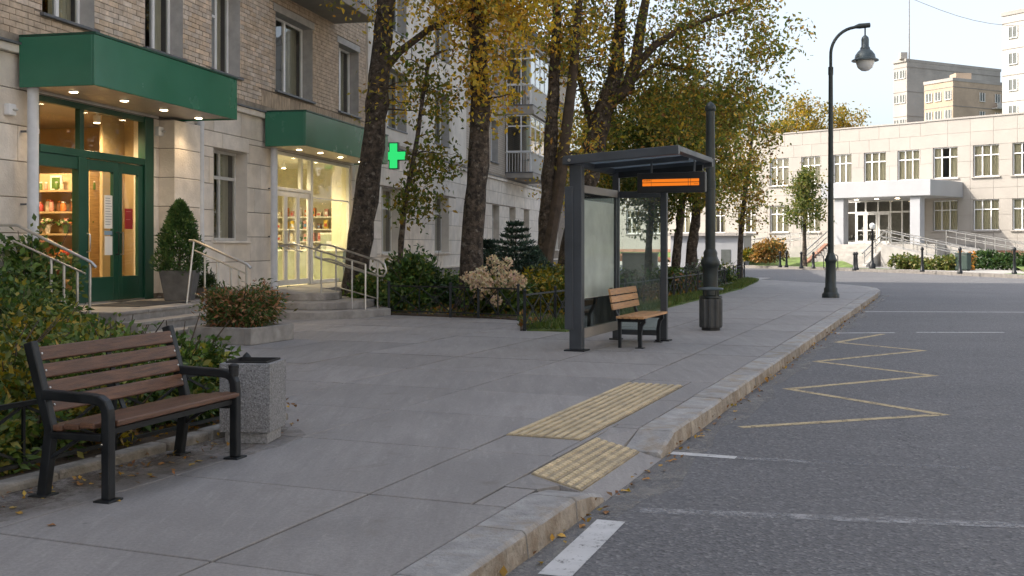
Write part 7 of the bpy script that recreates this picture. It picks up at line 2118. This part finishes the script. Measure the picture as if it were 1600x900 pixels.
# ------------------------------------------------------------------ tall blocks far behind the school
def tower(name, z, pxl, pxc, pxr, ytop, mat, label, nfl, side_w, cols_l, cols_r, ang, extra=None, joints=True, fl=3.0):
    """corner at pxc; left face runs back to pxl, right face to pxr; both at distance z"""
    c = at(pxc, ytop, z)
    H_ = c[2]
    t = thing(name, (c[0], c[1], 0), 0, label, 'building')
    # face directions in plan
    dl = Vector((-math.cos(ang), math.sin(ang))); dr = Vector((math.sin(ang), math.cos(ang)))
    def hit(px, d):
        k_ = (px - 800) / FOC
        return (k_ * c[1] - c[0]) / (d.x - k_ * d.y)
    Ll = hit(pxl, dl); Lr = hit(pxr, dr)
    A = Vector((0, 0)); B = dl * Ll; D = dr * Lr; Cc = B + D
    MB().prism([tuple(A), tuple(D), tuple(Cc), tuple(B)], 0, H_).build('wall', mat, t)
    pts = [A, D, Cc, B]; cen = (A + Cc) / 2
    MB().prism([tuple(cen + (p - cen) * 1.02) for p in pts], H_ + 0.01, H_ + 0.6).build('roof', 'towergrey', t)
    def face(d, L, cols, nrm):
        for fi in range(nfl):
            zc = H_ - 2.6 - fi * fl
            if joints:
                p = d * (L / 2) + nrm * 0.02
                m = MB(); m.bar((0 + nrm.x * 0.03, nrm.y * 0.03, zc + 1.5), (d.x * L + nrm.x * 0.03, d.y * L + nrm.y * 0.03, zc + 1.5), 0.06, 0.12); m.build('panel_joint', 'towerjoint', t)
            for f in cols:
                q = d * (L * f)
                w_ = 1.5
                m = MB(); a_ = q - d * w_ / 2 + nrm * 0.05; b_ = q + d * w_ / 2 + nrm * 0.05
                m.quad((a_.x, a_.y, zc - 0.8), (b_.x, b_.y, zc - 0.8), (b_.x, b_.y, zc + 0.8), (a_.x, a_.y, zc + 0.8))
                wn2 = m.build('window', 'doorgrey', t)
                m = MB()
                for e0_, e1_ in ((a_, a_ + d * 0.12), (b_ - d * 0.12, b_), (q - d * 0.06 + nrm * 0.05, q + d * 0.06 + nrm * 0.05)):
                    m.bar((*(e0_ + nrm * 0.05), zc), (*(e1_ + nrm * 0.05), zc), 0.1, 1.7)
                m.bar((*(a_ + nrm * 0.05), zc - 0.85), (*(b_ + nrm * 0.05), zc - 0.85), 0.2, 0.12)
                m.build('frame', 'greyframe', wn2)
    nl = Vector((-dl.y, dl.x)); nl = nl if nl.y < 0 else -nl
    nr = Vector((dr.y, -dr.x)); nr = nr if nr.dot(-D) <= 0 and nr.x > 0 else -nr
    nr = Vector((math.cos(ang), -math.sin(ang)))
    nl = Vector((-math.sin(ang), -math.cos(ang)))
    face(dl, Ll, cols_l, nl); face(dr, Lr, cols_r, nr)
    return t, H_, dl, dr, Ll, Lr
TWR = R(62)
tw, H_, dl, dr, Ll, Lr = tower('tower_block', 230, 1396, 1417, 1563, 96, 'towergrey', 'grey panel tower block with mast behind the school', 5, 0, [0.3, 0.75], [], TWR, fl=5.2)
MB().tube([(0.6, 0.3, H_), (0.6, 0.3, H_ + 26)], [0.16, 0.05], 6).build('antenna_mast', 'towerjoint', tw)
MB().box(-1.2, 0.2, 0.2, 1.6, H_ + 0.6, H_ + 2.0).build('roof_vent', 'towergrey', tw)
tb, H2, dl2, dr2, Ll2, Lr2 = tower('apartment_block', 205, 1444, 1489, 1570, 126, 'towerbeige', 'beige lower block with balcony before the grey tower', 4, 0, [0.15, 0.5, 0.82], [0.55, 0.85], TWR, fl=3.6)
for k in range(3):
    q = dr2 * (Lr2 * 0.86); nn = Vector((math.cos(TWR), -math.sin(TWR)))
    zc = H2 - 4.6 - k * 3.6
    m = MB(); m.bar((*(q - dr2 * 1.6 + nn * 0.6), zc), (*(q + dr2 * 1.6 + nn * 0.6), zc), 1.2, 0.2); m.bar((*(q - dr2 * 1.6 + nn * 1.15), zc + 0.5), (*(q + dr2 * 1.6 + nn * 1.15), zc + 0.5), 0.1, 1.0)
    m.build('balcony', 'towerpale', tb)
MB().box(3.0, 6.0, 6.0, 9.0, H2 + 0.6, H2 + 2.4).build('roof_vent', 'towerbeige', tb)
tower('tower_block', 150, 1566, 1720, 1800, -4, 'towerpale', 'tall pale panel tower at the right edge behind the school', 7, 0, [0.40, 0.56, 0.72, 0.88], [], R(58), fl=3.9)
# thin overhead cable
ca = at(1430, 0, 140); cb_ = at(1640, 40, 140)
tag(MB().tube([(ca[0] + (cb_[0] - ca[0]) * f, 140, ca[2] + (cb_[2] - ca[2]) * f - 1.2 * math.sin(math.pi * f)) for f in np.linspace(-0.3, 1.3, 14)], 0.035, 4).build('overhead_cable', 'towerjoint'), 'thin cable crossing the sky above the school', 'cable')

# ------------------------------------------------------------------ trees on the opposite side of the road (they show in the windows)
src = [o for o in bpy.data.objects if o.name.startswith('spreading_tree')][0]
labs = ['tree on the opposite side of the road facing the shop', 'tree on the opposite side of the road facing the pharmacy', 'tree on the opposite side of the road facing the bench', 'tree on the opposite side of the road facing the shelter', 'tree on the opposite side of the road near the side street']
for i, s_ in enumerate((4.0, 22.0, -12.0)):
    c = copy_tree(src)
    x, y = ST(s_, -17.5)
    c.location = (x, y, 0.0); c.rotation_euler = (0, 0, 1.3 * i + 0.6)
    c['label'] = labs[i]; c['group'] = 'trees across the road'
# unseen house and pavement added to throw sunlight back and show in the panes
tag(MB().prism([ST(-45, -13.0), ST(40, -13.0), ST(40, -24.5), ST(-45, -24.5)], -0.02, 0.14).build('pavement', 'slab'), 'unseen pavement added on the opposite side of the road to bounce sunlight', 'pavement', kind='structure')
oh = thing('apartment_building', (*ST(0, -24.0), 0), RROT, 'unseen pale apartment house added across the road to bounce sunlight', 'building')
MB().box(-45, 40, -12, 0, 0, 18).build('wall', 'plaster', oh)
MB().box(-45.4, 40.4, -12.4, 0.5, 18.001, 18.4).build('roof', 'roofdark', oh)
wme = MB().box(-0.8, 0.8, -0.05, 0.02, -1.0, 1.0).mesh('window', 'doorgrey')
sme = MB().box(-0.9, 0.9, 0.0, 0.10, -1.1, -1.02).mesh('sill', 'white_pvc')
for x in np.arange(-30, 36, 3.6):
    for zz in (2.6, 6.2, 9.4, 12.6, 15.8):
        wo2 = link('window', wme, oh, (x, 0, zz)); link('sill', sme, wo2)
